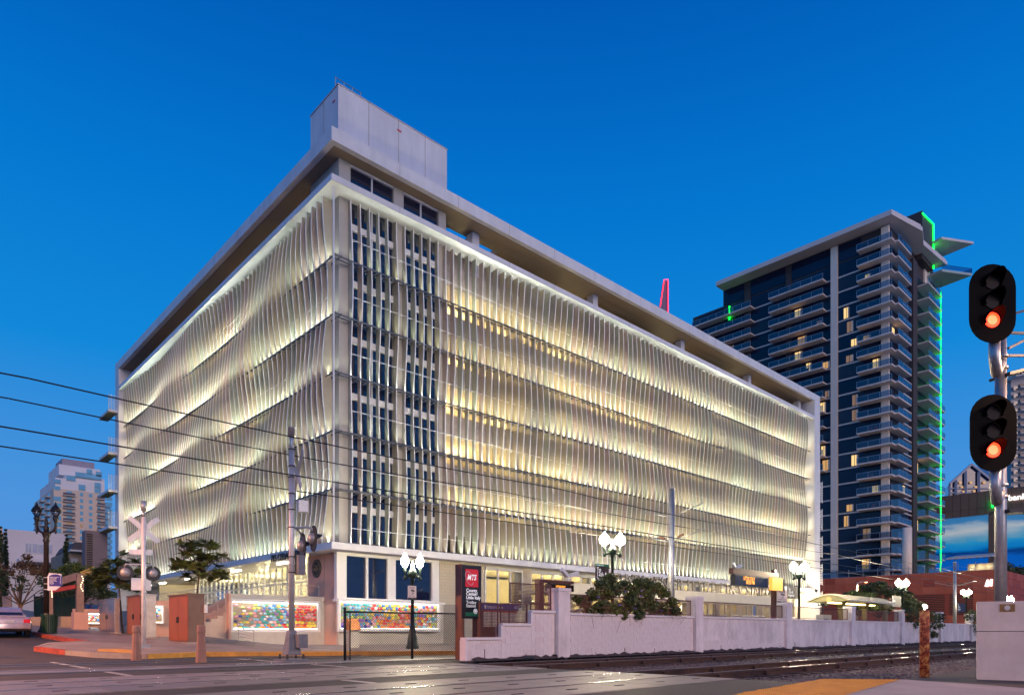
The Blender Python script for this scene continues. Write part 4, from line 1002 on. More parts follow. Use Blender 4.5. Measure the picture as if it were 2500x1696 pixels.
for a, b, zt in spans:
    MB().box(a + 0.002, b - 0.002, YB + 0.012, YB + 0.19, -0.2, zt - 0.002).build('wall_core', WBLK, wall)
    z, r = -0.09, 0
    while z < zt - 0.02:
        h = min(BH, zt - z); x = a - (BW / 2 if r % 2 else 0)
        while x < b - 0.01:
            p_, q_ = max(x, a), min(x + BW, b)
            if q_ - p_ > 0.04:
                if nb < 300 or p_ < 8:
                    k = (round(q_ - p_, 2), round(h, 2), random.random() < (0.22 if p_ < pil_x[0] else 0.03))
                    if k not in bcache: bcache[k] = MB().box(0.006, k[0] - 0.006, 0, 0.05, 0.006, k[1] - 0.006).mesh('block', WBLK2 if k[2] else WBLK)
                    if nb < 300: put('block', bcache[k], wall, loc=(p_, YB - 0.006 + random.uniform(0, 0.009), z)); nb += 1
                    else: rest.box(p_ + .004, q_ - .004, YB, YB + .05, z + .004, z + h - .004)
                else: rest.box(p_ + 0.004, q_ - 0.004, YB + random.uniform(0, 0.005), YB + 0.05, z + 0.004, z + h - 0.004)
            x += BW
        z += BH; r += 1
rest.build('far_blocks', WBLK, wall, kind='stuff')
for i, (a, b, zt) in enumerate(spans): MB().box(a - (0.0 if i else 0.05), b, YB - 0.06, YB + 0.24, zt, zt + 0.08).build('coping', WCAP, wall)
MB().box(bx(1138) - 0.07, bx(1138) - 0.001, YB - 0.06, YB + 0.24, -0.2, 0.655).build('end_coping', WCAP, wall)
for (a, b, zt), (a2, b2, zt2) in zip(steps[:-1], steps[1:]): MB().box(a2 - 0.06, a2 + 0.03, YB - 0.058, YB + 0.238, zt + 0.081, zt2 - 0.001).build('riser_coping', WCAP, wall)
# rusty drain stains on the foot of the wall
ST = mat('drain_stain', (0.09, 0.05, 0.045), 0.9, var=0.3)
for i in range(26):
    x = bx(1155) + 0.4 + i * 1.9 + random.uniform(-.3, .3); h = random.uniform(0.1, 0.35)
    MB().box(x, x + random.uniform(0.02, 0.05), YB - 0.006, YB, 0.02, 0.02 + h).build('drain_slot', ST, wall)
sb = MB(); rs2 = random.Random(8); xk = bx(1150); prof_ = []
while xk < x_end:
    hk = rs2.uniform(0.02, 0.11); wk = rs2.uniform(0.18, 0.5); prof_.append((xk, hk, wk)); xk += rs2.uniform(0.12, 0.3)
for (xa_, h0, w0), (xb_, h1, w1) in zip(prof_[:-1], prof_[1:]):
    j = len(sb.v); sb.v += [(xa_, YB - w0, -0.165), (xb_, YB - w1, -0.165), (xb_, YB - 0.01, h1), (xa_, YB - 0.01, h0), (xa_, YB - w0 * .5, h0 * .7 - .03), (xb_, YB - w1 * .5, h1 * .7 - .03)]
    sb.f += [(j, j + 1, j + 5, j + 4), (j + 4, j + 5, j + 2, j + 3)]
o_ = sb.build('soil_bank', mat('dark_soil', (0.06, 0.042, 0.04), 0.95, var=0.4, scale=8, bump=0.6)); o_['kind'] = 'stuff'; o_['label'] = 'dark soil and litter banked along the foot of the white wall'
# brown mesh panels on the wall
MESHB = mat('brown_mesh', (0.13, 0.05, 0.038), 0.55, 0.2, var=0.2)
mp = [(bx(1174), bx(1224) - .05, 0.76, 1.9), (bx(1224) + .03, bx(1297) - 0.1, 1.24, 1.9), (bx(1249), bx(1350), 1.92, 2.62), (bx(1299), bx(1350), 1.70, 1.915)]
mp += [(a + PWD / 2 + 0.04, b - PWD / 2 - 0.04, ZW + 0.04, ZW + 0.72) for a, b in zip(pil_x[:4], pil_x[1:5])]
for i, (a, b, z0, z1) in enumerate(mp):
    t = thing('mesh_panel', ['brown wire mesh panel on the lowest step of the white wall', 'brown wire mesh panel on the middle step of the white wall', 'upper brown wire mesh panel left of the first wall pillar', 'narrow brown mesh strip left of the first wall pillar',
              'brown mesh panel half hidden by the flowering shrub', 'brown mesh panel behind the orange display post', 'brown mesh panel in front of the ticket machine', 'brown mesh panel under the station shelter'][i], 'fence panel', (a, YB + 0.1, z0))
    yy = YB + 0.10
    for f in ((a, a + 0.04, z0, z1), (b - 0.04, b, z0, z1), (a + 0.04, b - 0.04, z0, z0 + 0.04), (a + 0.04, b - 0.04, z1 - 0.04, z1)): MB().box(f[0], f[1], yy - 0.02, yy + 0.02, f[2], f[3]).build('frame_bar', MESHB, t)
    w = MB(); z = z0 + 0.07
    while z < z1 - 0.04: w.box(a + 0.04, b - 0.04, yy - 0.004, yy + 0.004, z, z + 0.014); z += 0.05
    x = a + 0.08
    while x < b - 0.04: w.box(x, x + 0.012, yy - 0.011, yy - 0.0045, z0 + 0.04, z1 - 0.04); x += 0.06 if a < 10 else 0.12
    w.build('wire_mesh', MESHB, t, kind='stuff')
# loose pipes and rubbish at the wall foot
t = thing('cable_conduit', 'bundle of dark conduit pipes with a splice box at the white wall foot', 'pipe', pt(1280, 1605, y=YB - 0.5))
for a, b, r_ in (((1236, 1607), (1345, 1603), 0.045), ((1290, 1604), (1360, 1603), 0.06), ((1255, 1611), (1300, 1609), 0.05)):
    MB().cyl(gp(*a) + UP * 0.05, gp(*b) + UP * 0.05, r_, n=10).build('pipe', DARKM, t, True)
MB().box(gp(1300, 1604).x, gp(1300, 1604).x + 0.4, gp(1300, 1604).y, gp(1300, 1604).y + 0.3, 0, 0.2).build('splice_box', DARKM, t)
# ------------------------------------------------ chain-link fence
CL = mat('black_chain_link', (0.018, 0.016, 0.018), 0.5, 0.3, var=0)
fa, fb, fc = gp(842, 1611), gp(1006, 1607), gp(1131, 1604)
t = thing('chain_link_fence', 'black chain-link fence section in front of the corner mosaic', 'fence', fa)
for p, h in ((fa, 1.72), (fb, 1.62), (fc, 1.66)): MB().cyl(p - UP * 0.05, p + UP * h, 0.045, n=10).build('post', CL, t, True)
MB().cyl(fa + Vector((0.16, -0.05, 0.0)), fa + Vector((0.16, -0.05, 1.56)), 0.022, n=8).build('tension_bar', CL, t)
for a, b in ((fa, fb), (fb, fc)):
    MB().tube([a + UP * 1.57, b + UP * 1.57], 0.028, 8).build('top_rail', CL, t, True)
    d_ = (b - a); L = d_.length; d_.normalize(); H = 1.54; w = MB(); s_ = 0.085; n = int((L + H) / s_)
    for i in range(n):
        for sg in (1, -1):
            u0 = i * s_ - H if sg > 0 else i * s_; u1 = u0 + H * sg; p0, p1 = [u0, 0.02], [u1, 0.02 + H]
            for lim, side in ((0, 0), (L, 1)):
                for P, Q in ((p0, p1), (p1, p0)):
                    if (P[0] < lim and side == 0) or (P[0] > lim and side == 1):
                        if Q[0] == P[0]: continue
                        f = (lim - P[0]) / (Q[0] - P[0]); P[1] = P[1] + (Q[1] - P[1]) * f; P[0] = lim
            if abs(p0[0] - p1[0]) > 0.02 and 0 <= p0[0] <= L and 0 <= p1[0] <= L:
                w.bar(a + d_ * p0[0] + UP * p0[1], a + d_ * p1[0] + UP * p1[1], 0.009)
    w.build('chain_link', CL, t, kind='stuff')
# small tiled information stand behind the fence
p = base(862, 1580); t = thing('tile_stand', 'small stand with a colourful sloping tile top behind the fence', 'stand', p)
MB().box(p.x - 0.22, p.x + 0.25, p.y - 0.15, p.y + 0.15, p.z, p.z + 0.85).build('pedestal', PLIN, t)
MB().prism([(-0.28, 0.85), (0.22, 0.85), (0.22, 1.35), (0.05, 1.4)], (p.x - 0.27, p.y, p.z), PY, UP, PX, 0.56).build('tile_top', mat('tile_mix', (0.55, 0.22, 0.06), 0.4, var=0.8, scale=14), t)
# ------------------------------------------------ station pylon sign
YS = -17.0
sx_ = lambda px: wx(px, YS)
x0, x1 = sx_(1127), sx_(1175); xm = (x0 + x1) / 2
zy = lambda py: zat(py, xm, YS)
PYB = mat('pylon_black', (0.012, 0.011, 0.012), 0.35, var=0.1); PYS = mat('pylon_glow_brown', (0.17, 0.055, 0.03), 0.5, var=0.25, scale=3)  # orange lamp glow on the left side put into the steel's brown
SRED = mat('sign_red', (0.55, 0.012, 0.025), 0.45, var=0.06, emit=(0.9, 0.03, 0.05), es=0.22); SGRN = mat('sign_green', (0.01, 0.15, 0.07), 0.45, var=0.05)
t = thing('station_pylon', 'tall black station pylon with red logo panel at the fence end', 'sign', (xm, YS, 0))
MB().box(x0, x1, YS, YS + 0.3, zy(1509), zy(1379)).build('pylon_body', PYB, t)
MB().box(x0 - 0.02, x0 - 0.001, YS - 0.01, YS + 0.31, 0, zy(1378)).build('side_channel', PYS, t)
MB().box(x0, x0 + 0.1, YS + 0.02, YS + 0.28, 0, zy(1509) - 0.002).build('leg', PYS, t); MB().box(x1 - 0.16, x1, YS + 0.02, YS + 0.28, 0, zy(1509) - 0.002).build('leg', PYS, t)
MB().box(sx_(1136), sx_(1167), YS - 0.012, YS - 0.001, zy(1432), zy(1389)).build('logo_panel', SRED, t)
MB().box(sx_(1136), sx_(1167), YS - 0.012, YS - 0.001, zy(1503), zy(1494)).build('line_band', SGRN, t)
TXL = mat('lit_white_text', (0.8, 0.8, 0.8), 0.5, var=0, emit=(1, 1, 1), es=0.35)
text('MTS', 0.26, (sx_(1140), YS - 0.02, zy(1415)), PX, UP, TXL, t, font_shear=0.3, bold=0.006, depth=0.003, width=sx_(1163) - sx_(1140))
c = Vector((sx_(1145), YS - 0.016, zy(1411)))
MB().tube([c + Vector((0.17 * math.cos(a), 0, 0.20 * math.sin(a) + 0.10 * math.cos(a) * -1)) for a in [i * math.pi / 10 + 0.5 for i in range(19)]], 0.016, 6).build('logo_ring', mat('logo_pink', (0.7, 0.35, 0.4), 0.5, var=0), t)
for s_, py, sz, bo in (('County', 1444, .155, .0035), ('Center/', 1452.5, .155, .0035), ('Little Italy', 1461.5, .155, .0035), ('Trolley', 1473, .15, 0), ('Station', 1481.5, .15, 0)):
    text(s_, sz, (sx_(1138), YS - 0.004, zy(py)), PX, UP, TXL, t, bold=bo, depth=0.002)
c = Vector((sx_(1160.5), YS - 0.006, zy(1491)))
MB().tube([c + Vector((0.07 * math.cos(i * math.pi / 8), 0, 0.08 * math.sin(i * math.pi / 8))) for i in range(17)], 0.012, 6).build('tram_symbol_ring', TXL, t)
MB().box(c.x - 0.035, c.x + 0.035, c.y - 0.004, c.y + 0.002, c.z - 0.035, c.z + 0.045).build('tram_symbol', TXL, t)
# ------------------------------------------------ information kiosk behind the mesh
YI = -16.2; ix = lambda px: wx(px, YI)
t = thing('information_board', 'blue-headed timetable board behind the brown mesh panels', 'notice board', (ix(1220), YI, 0))
zi = lambda py: zat(py, ix(1220), YI)
MB().box(ix(1176), ix(1264), YI + 0.02, YI + 0.10, 0.3, zi(1474)).build('board_back', MESHB, t)
MB().box(ix(1176), ix(1264), YI - 0.05, YI + 0.018, zi(1489), zi(1474)).build('header', mat('header_blue', (0.04, 0.045, 0.22), 0.4, var=0.05), t)
text('Information', 0.16, (ix(1187), YI - 0.054, zi(1485)), PX, UP, TXW, t, depth=0.002)
MB().box(ix(1180.5), ix(1184.5), YI - 0.056, YI - 0.051, zi(1485), zi(1477.5)).build('info_symbol', TXW, t)
text('MTS', 0.13, (ix(1252), YI - 0.054, zi(1484)), PX, UP, TXW, t, depth=0.002, font_shear=0.3)
PAP = mat('timetable_paper', (0.62, 0.58, 0.46), 0.6, var=0.35, scale=22)
for i, (a, b) in enumerate(((1180, 1199), (1202, 1219), (1223, 1241), (1244, 1262))):
    MB().box(ix(a), ix(b), YI - 0.012, YI + 0.018, zi(1529), zi(1494)).build('timetable', PAP, t); MB().box(ix(a), ix(b), YI - 0.014, YI + 0.018, zi(1493.5), zi(1490)).build('timetable_header', mat('paper_red', (0.45, 0.08, 0.05), 0.5, var=0.2), t)
# ------------------------------------------------ LED train displays on brown posts
LEDC = emis('amber_led', (1.0, 0.36, 0.04), 2.6, (0.05, 0.03, 0.01))
def display(name, label, y, pxp, ytop, ybot, pxa, pxb, yb0, yb1, pxs0, pxs1, ys0, ys1, lines, beam=True):
    X = lambda px: wx(px, y); xm_ = X((pxs0 + pxs1) / 2); Z = lambda py: zat(py, xm_, y)
    t = thing(name, label, 'display', (X(pxp), y, 0))
    MB().box(X(pxp) - 0.13, X(pxp) + 0.13, y - 0.12, y + 0.12, 0, zat(ytop, X(pxp), y)).build('post', MESHB, t)
    MB().box(min(X(pxa), X(pxb)), max(X(pxa), X(pxb)), y - 0.14, y + 0.14, Z(yb1), Z(yb0)).build('beam', MESHB, t)
    MB().box(X(pxs0), X(pxs1), y - 0.16, y + 0.12, Z(ys1), Z(ys0)).build('display_case', PYB, t)
    MB().box(X(pxs0) + .04, X(pxs1) - .04, y - 0.165, y - 0.161, Z(ys1) + 0.04, Z(ys0) - 0.04).build('display_glass', mat('display_brown', (0.03, 0.012, 0.008), 0.2, var=0), t)
    for px in (pxs0 + 4, pxs1 - 4): MB().box(X(px) - .03, X(px) + .03, y - .03, y + .03, Z(ys0), Z(yb1)).build('hanger', DARKM, t)
    for s_, pxt, py, sz, wd in lines: text(s_, sz, (X(pxt), y - 0.17, Z(py)), PX, UP, LEDC, t, bold=0.001, depth=0.002, width=wd)
    return t, X, Z
t, X, Z = display('train_display', 'small dark train display with amber text behind the wall steps', -15.8, 1317, 1421, 1488, 1312, 1395, 1417, 1424, 1336, 1394, 1426, 1443, [('LITTLE ITALY', 1350, 1434, 0.11, 0.55)])
t, X, Z = display('train_display', 'large train display reading an amber destination on the tall brown post', -14.6, 1889, 1390, 1508, 1785, 1896, 1391, 1405, 1788, 1870, 1406, 1431, [('LITTLE ITALY', 1809, 1417, 0.30, 1.35), ('08:50 PM', 1815, 1426, 0.30, 1.0)])
MB().box(X(1874), X(1900), -14.6 - 0.3, -14.6 - 0.1, Z(1436), Z(1404)).build('lit_panel', emis('amber_panel', (1.0, 0.52, 0.06), 1.15, (0.5, 0.3, 0.1)), t)
MB().box(X(1900), X(1904), -14.6 - 0.3, -14.6 + 0.1, Z(1436), Z(1404)).build('panel_case', PYB, t)
# plates on posts
def cctv(label, px, py, y):
    p = Vector((wx(px, y), y, zat(py, wx(px, y), y)))
    t = thing('security_camera', label, 'camera', p)
    MB().cyl(p - UP * 0.3, p + UP * 0.02, 0.05, n=8).build('bracket', FRAME, t)
    for s_ in (-1, 1): MB().bar(p + Vector((0.08 * s_, 0, 0.0)), p + Vector((0.5 * s_, -0.1, 0.22 if s_ < 0 else 0.16)), 0.15, 0.15).build('camera_housing', FRAME, t)
    return t
cctv('pair of white security cameras above the small train display', 1387, 1405, -15.8)
cctv('pair of white security cameras on the large train display beam', 1796, 1385, -14.6)
SGD = mat('sign_dark_brown', (0.035, 0.015, 0.012), 0.45, var=0.1)
def destination(label, px0, px1, py0, py1, y, txt, size, head=None):
    X = lambda px: wx(px, y); xm_ = X((px0 + px1) / 2); Z = lambda py: zat(py, xm_, y)
    t = thing('destination_sign', label, 'sign', (xm_, y, Z(py1)), group='destination signs')
    MB().box(X(px0), X(px1), y - 0.02, y + 0.02, Z(py1), Z(py0)).build('sign_plate', SGD, t)
    n = len(txt)
    for i, s_ in enumerate(txt): text(s_, size, (X(px0) + 0.06, y - 0.024, Z(py0 + (py1 - py0) * (0.30 + 0.25 * i))), PX, UP, TXL, t, depth=0.002)
    if head: MB().box(X(px0), X(px1), y - 0.022, y + 0.02, Z(py0), Z(py0) + 0.12).build('line_strip', SGRN, t); text(head, 0.12, (X(px0) + 0.05, y - 0.026, Z(py0) + 0.02), PX, UP, TXL, t, depth=0.002)
    return t
destination('dark destination sign hanging on the lamp post behind the shrub', 1454, 1486, 1382, 1425, -12.9, ('To', '12th &', 'Imperial'), 0.29, 'Green Line')
destination('dark destination sign beside the surveillance notice', 1923, 1948, 1432, 1461, -11.2, ('To', '12th &', 'Imperial'), 0.30)
destination('dark destination sign past the end of the shelter', 2177, 2200, 1454, 1481, -8.5, ('To', '12th &', 'Imperial'), 0.36)
destination('distant destination sign near the far lamp post', 2338, 2358, 1472, 1493, -5.0, ('To', '12th &', 'Imperial'), 0.42)
def notice(label, px0, px1, py0, py1, y):
    X = lambda px: wx(px, y); xm_ = X((px0 + px1) / 2); Z = lambda py: zat(py, xm_, y)
    t = thing('surveillance_notice', label, 'sign', (xm_, y, Z(py1)), group='surveillance notices')
    MB().box(X(px0), X(px1), y - 0.015, y + 0.015, Z(py1), Z(py0)).build('sign_plate', mat('notice_pink', (0.62, 0.50, 0.47), 0.5, var=0.05), t)
    w, h = X(px1) - X(px0), Z(py0) - Z(py1); x0_, z0_ = X(px0), Z(py1)
    MB().box(x0_ + .002, x0_ + w - .002, y - 0.018, y - 0.0155, z0_, z0_ + h * 0.1).build('footer', PYB, t)
    q = MB(); q.bar((x0_ + w * .35, y - .02, z0_ + h * .66), (x0_ + w * .75, y - .02, z0_ + h * .6), .004, h * .12); q.bar((x0_ + w * .55, y - .02, z0_ + h * .56), (x0_ + w * .62, y - .02, z0_ + h * .42), .004, h * .05); q.bar((x0_ + w * .62, y - .021, z0_ + h * .42), (x0_ + w * .42, y - .021, z0_ + h * .34), .004, h * .05)
    q.build('camera_symbol', PYB, t)
    text('This Property', w * 0.125, (x0_ + w * .12, y - .018, z0_ + h * .87), PX, UP, PYB, t, depth=0.001); text('Protected by', w * 0.125, (x0_ + w * .14, y - .018, z0_ + h * .77), PX, UP, PYB, t, depth=0.001)
    text('Surveillance Cameras', w * 0.085, (x0_ + w * .08, y - .018, z0_ + h * .2), PX, UP, PYB, t, depth=0.001); text('MTS', w * .1, (x0_ + w * .42, y - .0195, z0_ + h * .02), PX, UP, TXW, t, depth=0.001)
pl = pt(1007, HY, d=31.0)
notice('pink surveillance notice on the lamp post behind the fence', 996, 1016, 1429, 1461, pl.y - 0.12)
notice('surveillance notice on the tall brown display post', 1897, 1921, 1439, 1470, -14.85)
# ------------------------------------------------ station canopy with standing letters
YC = -5.0; cx_ = lambda px: wx(px, YC)
t = thing('station_canopy', 'long cream station canopy beam in front of the garage ground floor', 'canopy', (cx_(1600), YC, 0))
CRM = mat('cream_fascia', (0.62, 0.56, 0.44), 0.6, var=0.06)
xc0, xc1 = cx_(1392), cx_(1892)
x = xc0
while x < xc1 - 0.5:
    MB().box(x + 0.006, min(x + 3.6, xc1) - 0.006, YC, YC + 0.2, 3.2, 4.08).build('fascia_panel', CRM, t); x += 3.6
MB().box(xc0, xc1, YC + 0.205, -0.2, 3.55, 3.75).build('canopy_roof', CRM, t)
for i in range(5): MB().box(xc0 + 1 + i * 7, xc0 + 1.35 + i * 7, YC + 1.0, YC + 1.35, 0.15, 3.55).build('canopy_column', CRM, t)
CLAMP = emis('canopy_lamp', (1.0, 0.84, 0.55), 30)
for px in (1560, 1660, 1775, 1830, 1878): MB().box(cx_(px) - 0.9, cx_(px) + 0.9, YC + 0.9, YC + 1.1, 3.46, 3.545).build('canopy_lamp', CLAMP, t)
lt = thing('station_name_letters', 'metal station name letters standing on the cream canopy beam', 'lettering', (cx_(1700), YC, 4.1))
body = 'COUNTY CENTER LITTLE ITALY STATION'; xa_, xb_ = cx_(1482), cx_(1888); st_ = (xb_ - xa_) / len(body)
LETM = mat('letter_steel', (0.30, 0.26, 0.21), 0.4, 0.6, var=0.1)
for i, ch in enumerate(body):
    if ch != ' ': text(ch, 1.25, (xa_ + st_ * i, YC + 0.08, 4.12), PX, UP, LETM, lt, name='letter', depth=0.05)
MB().box(xa_, xb_, YC + 0.05, YC + 0.11, 4.081, 4.12).build('letter_rail', LETM, lt)
# ------------------------------------------------ shelter with a barrel roof
xs0, xs1, ys0, ys1 = 28.8, 37.6, -16.8, -13.9
t = thing('platform_shelter', 'open platform shelter with a cream curved roof', 'shelter', (33, -15.3, 0))
SHC = mat('shelter_roof_cream', (0.55, 0.50, 0.38), 0.5, var=0.08); SHP = mat('shelter_post', (0.22, 0.20, 0.10), 0.6, var=0.15)
def arc(n=14): return [(ys0 + (ys1 - ys0) * i / n, 3.02 + 0.46 * math.sin(math.pi * i / n)) for i in range(n + 1)]
a_ = arc(); prof2 = [(y, z) for y, z in a_] + [(y, z - 0.07) for y, z in reversed(a_)]
MB().prism(prof2, (xs0, 0, 0), PY, UP, PX, xs1 - xs0).build('barrel_roof', SHC, t)
for i in range(22):
    x = xs0 + 0.3 + i * 0.39; rb = MB()
    for (y0_, z0_), (y1_, z1_) in zip(a_[:-1], a_[1:]): rb.bar((x, y0_, z0_ + 0.012), (x, y1_, z1_ + 0.012), 0.03)
    rb.build('roof_rib', SHC, t)
MB().prism([(y, z) for y, z in a_] + [(ys1 - .1, 2.96), (ys0 + .1, 2.96)], (xs0 + 0.15, 0, 0), PY, UP, PX, 0.06).build('gable', SHP, t)
for px in (2052, 2110, 2161):
    x = wx(px, -15.3); MB().cyl((x, -15.3, 0.1), (x, -15.3, 2.6), 0.17, n=12).build('column', SHP, t, True); MB().cyl((x, -15.3, 2.6), (x, -15.3, 3.2), 0.17, 0.55, n=12).build('column_head', SHP, t, True)
MB().cyl((xs0 + 0.13, -15.35, 3.12), (xs0 + 0.149, -15.35, 3.12), 0.17, n=20).build('medallion', mat('medallion_orange', (0.6, 0.32, 0.12), 0.5, var=0), t)
MB().box(xs0 + 0.5, xs1 - 0.5, -15.5, -15.1, 2.86, 2.94).build('shelter_lamp', emis('shelter_lamp', (1.0, 0.72, 0.3), 6), t)
t = thing('ticket_machine', 'grey ticket machine with a small blue poster behind the mesh', 'machine', (wx(2020, -13), -13, 0.15))
MB().box(wx(2012, -13), wx(2030, -13), -13, -12.4, 0.15, 2.2).build('machine_body', BLADE, t); MB().box(wx(2013, -13.01), wx(2021, -13.01), -13.015, -13.001, 1.3, 1.9).build('poster', SGB, t)
# ------------------------------------------------ overhead line
for k, (y, z, lab) in enumerate(((-15.2, 6.85, 'upper overhead wire over the nearer trolley track'), (-15.2, 5.62, 'contact wire over the nearer trolley track'), (-12.2, 7.12, 'upper overhead wire over the trolley track next to the garage'), (-12.2, 5.82, 'contact wire over the trolley track next to the garage'))):
    w = MB()
    for i in range(12):
        x0_, x1_ = -70 + i * 18, -52 + i * 18; sag = 0.12 if z > 6.5 else 0.02
        w.tube([(x0_ + (x1_ - x0_) * j / 6, y, z - sag * 4 * (j / 6) * (1 - j / 6)) for j in range(7)], 0.02, 5)
    tag(w.build('overhead_wire', DARKM), lab, 'wire', 'trolley overhead wires')
def catenary(label, px, y, ytop):
    x = wx(px, y); H = zat(ytop, x, y)
    t = thing('catenary_pole', label, 'pole', (x, y, 0.1), group='catenary poles')
    MB().cyl((x, y, 0), (x, y, H), 0.19, 0.15, 14).build('pole', GALV, t, True)
    for s_ in (-1, 1):
        for z in (5.95, 7.3): MB().tube([(x, y, z - 0.25), (x, y + s_ * 1.9, z + 0.25)], 0.03, 6).build('bracket_arm', GALV, t, True)
        MB().tube([(x, y, 7.9), (x, y + s_ * 1.8, 7.5)], 0.012, 5).build('stay_rod', GALV, t)
        for q in (0.45, 0.6): MB().cyl((x, y + s_ * 0.4, 5.95 - 0.12 + q * .2), (x, y + s_ * 0.75, 5.95 + 0.0 + q * .2), 0.05, n=8).build('insulator', mat('insulator_brown', (0.12, 0.05, 0.03), 0.3, var=0), t)
    MB().cyl((x, y, H), (x, y, H + 0.04), 0.2, n=14).build('pole_cap', GALV, t)
catenary('grey catenary pole rising behind the flowering shrub', 1639, -13.7, 1192)
catenary('distant grey catenary pole in front of the red podium', 2331, -13.7, 1372)
# ------------------------------------------------ rusty post, equipment box, railway signal
p = gp(2257, 1651); p.z = -0.17
t = thing('rusty_post', 'short thick steel post of flaking red and yellow paint by the tracks', 'post', p)
RUST = bpy.data.materials.new('flaking_paint'); RUST.use_nodes = True
nn, ll = RUST.node_tree.nodes, RUST.node_tree.links; b_ = nn['Principled BSDF']; tcx = nn.new('ShaderNodeTexCoord'); n1 = nn.new('ShaderNodeTexNoise'); n1.inputs['Scale'].default_value = 14; n1.inputs['Detail'].default_value = 9; n1.inputs['Roughness'].default_value = 0.75
cr_ = nn.new('ShaderNodeValToRGB'); e_ = cr_.color_ramp.elements; e_[0].position = 0.40; e_[0].color = (0.10, 0.022, 0.012, 1); e_[1].position = 0.60; e_[1].color = (0.50, 0.32, 0.10, 1)
for p__, c__ in ((0.49, (0.28, 0.035, 0.015, 1)), (0.52, (0.48, 0.16, 0.05, 1))): q = e_.new(p__); q.color = c__
ll.new(tcx.outputs['Object'], n1.inputs['Vector']); ll.new(n1.outputs[0], cr_.inputs[0]); ll.new(cr_.outputs[0], b_.inputs['Base Color']); b_.inputs['Roughness'].default_value = 0.7
bpn = nn.new('ShaderNodeBump'); bpn.inputs['Strength'].default_value = 0.6; ll.new(n1.outputs[0], bpn.inputs['Height']); ll.new(bpn.outputs[0], b_.inputs['Normal'])
d = (p - CAM).dot(FWD); hp = HC - p.z + (HY - 1490) * d / FX
MB().lathe([(0.092, 0), (0.09, hp - 0.02), (0.08, hp), (0.001, hp + 0.005)], p, 18).build('post_tube', RUST, t, True)
MB().lathe([(0.096, 0.0), (0.098, 0.16), (0.09, 0.17)], p, 18).build('post_collar', RRUST, t, True)
post_at(2257, 100.0, 1478, 'farthest lamp post, its light just above the rusty post', 0.12, -0.75, r=0.26, detail=False)
p = gp(2385, 1656); p.z = -0.17; rz = math.atan2(RGT.y, RGT.x) - R(33.5)
t = thing('equipment_box', 'pale concrete equipment box beneath the railway signal', 'box', p, rz)
CONW = mat('pale_concrete_box', (0.62, 0.54, 0.49), 0.75, var=0.12, scale=2.2, bump=0.08)
d = (p - CAM).dot(FWD); zq = lambda py: (HC - p.z) + (HY - py) * d / FX
MB().box(0, 1.5, 0, 0.9, 0.0, zq(1541)).build('lower_box', CONW, t, local=True); MB().box(0.0, 1.5, 0.0, 0.9, zq(1541) + 0.012, zq(1468)).build('upper_box', CONW, t, local=True); MB().box(0.02, 1.48, 0.02, 0.88, zq(1541), zq(1541) + 0.012).build('seam', jm, t, local=True)
MB().box(-0.02, 1.52, -0.02, 0.92, -0.1, 0.03).build('footing', KG, t, local=True)
k_ = d / FX
MB().box((2430 - 2385) * k_, (2460 - 2385) * k_, -0.012, -0.001, zq(1493), zq(1475)).build('inspection_window', mat('amber_window', (0.22, 0.12, 0.03), 0.3, var=0.2), t, local=True)
MB().cyl(((2445 - 2385) * k_, -0.013, zq(1484)), ((2445 - 2385) * k_, -0.03, zq(1484)), 0.05, n=14).build('window_lens', GALV, t, local=True)
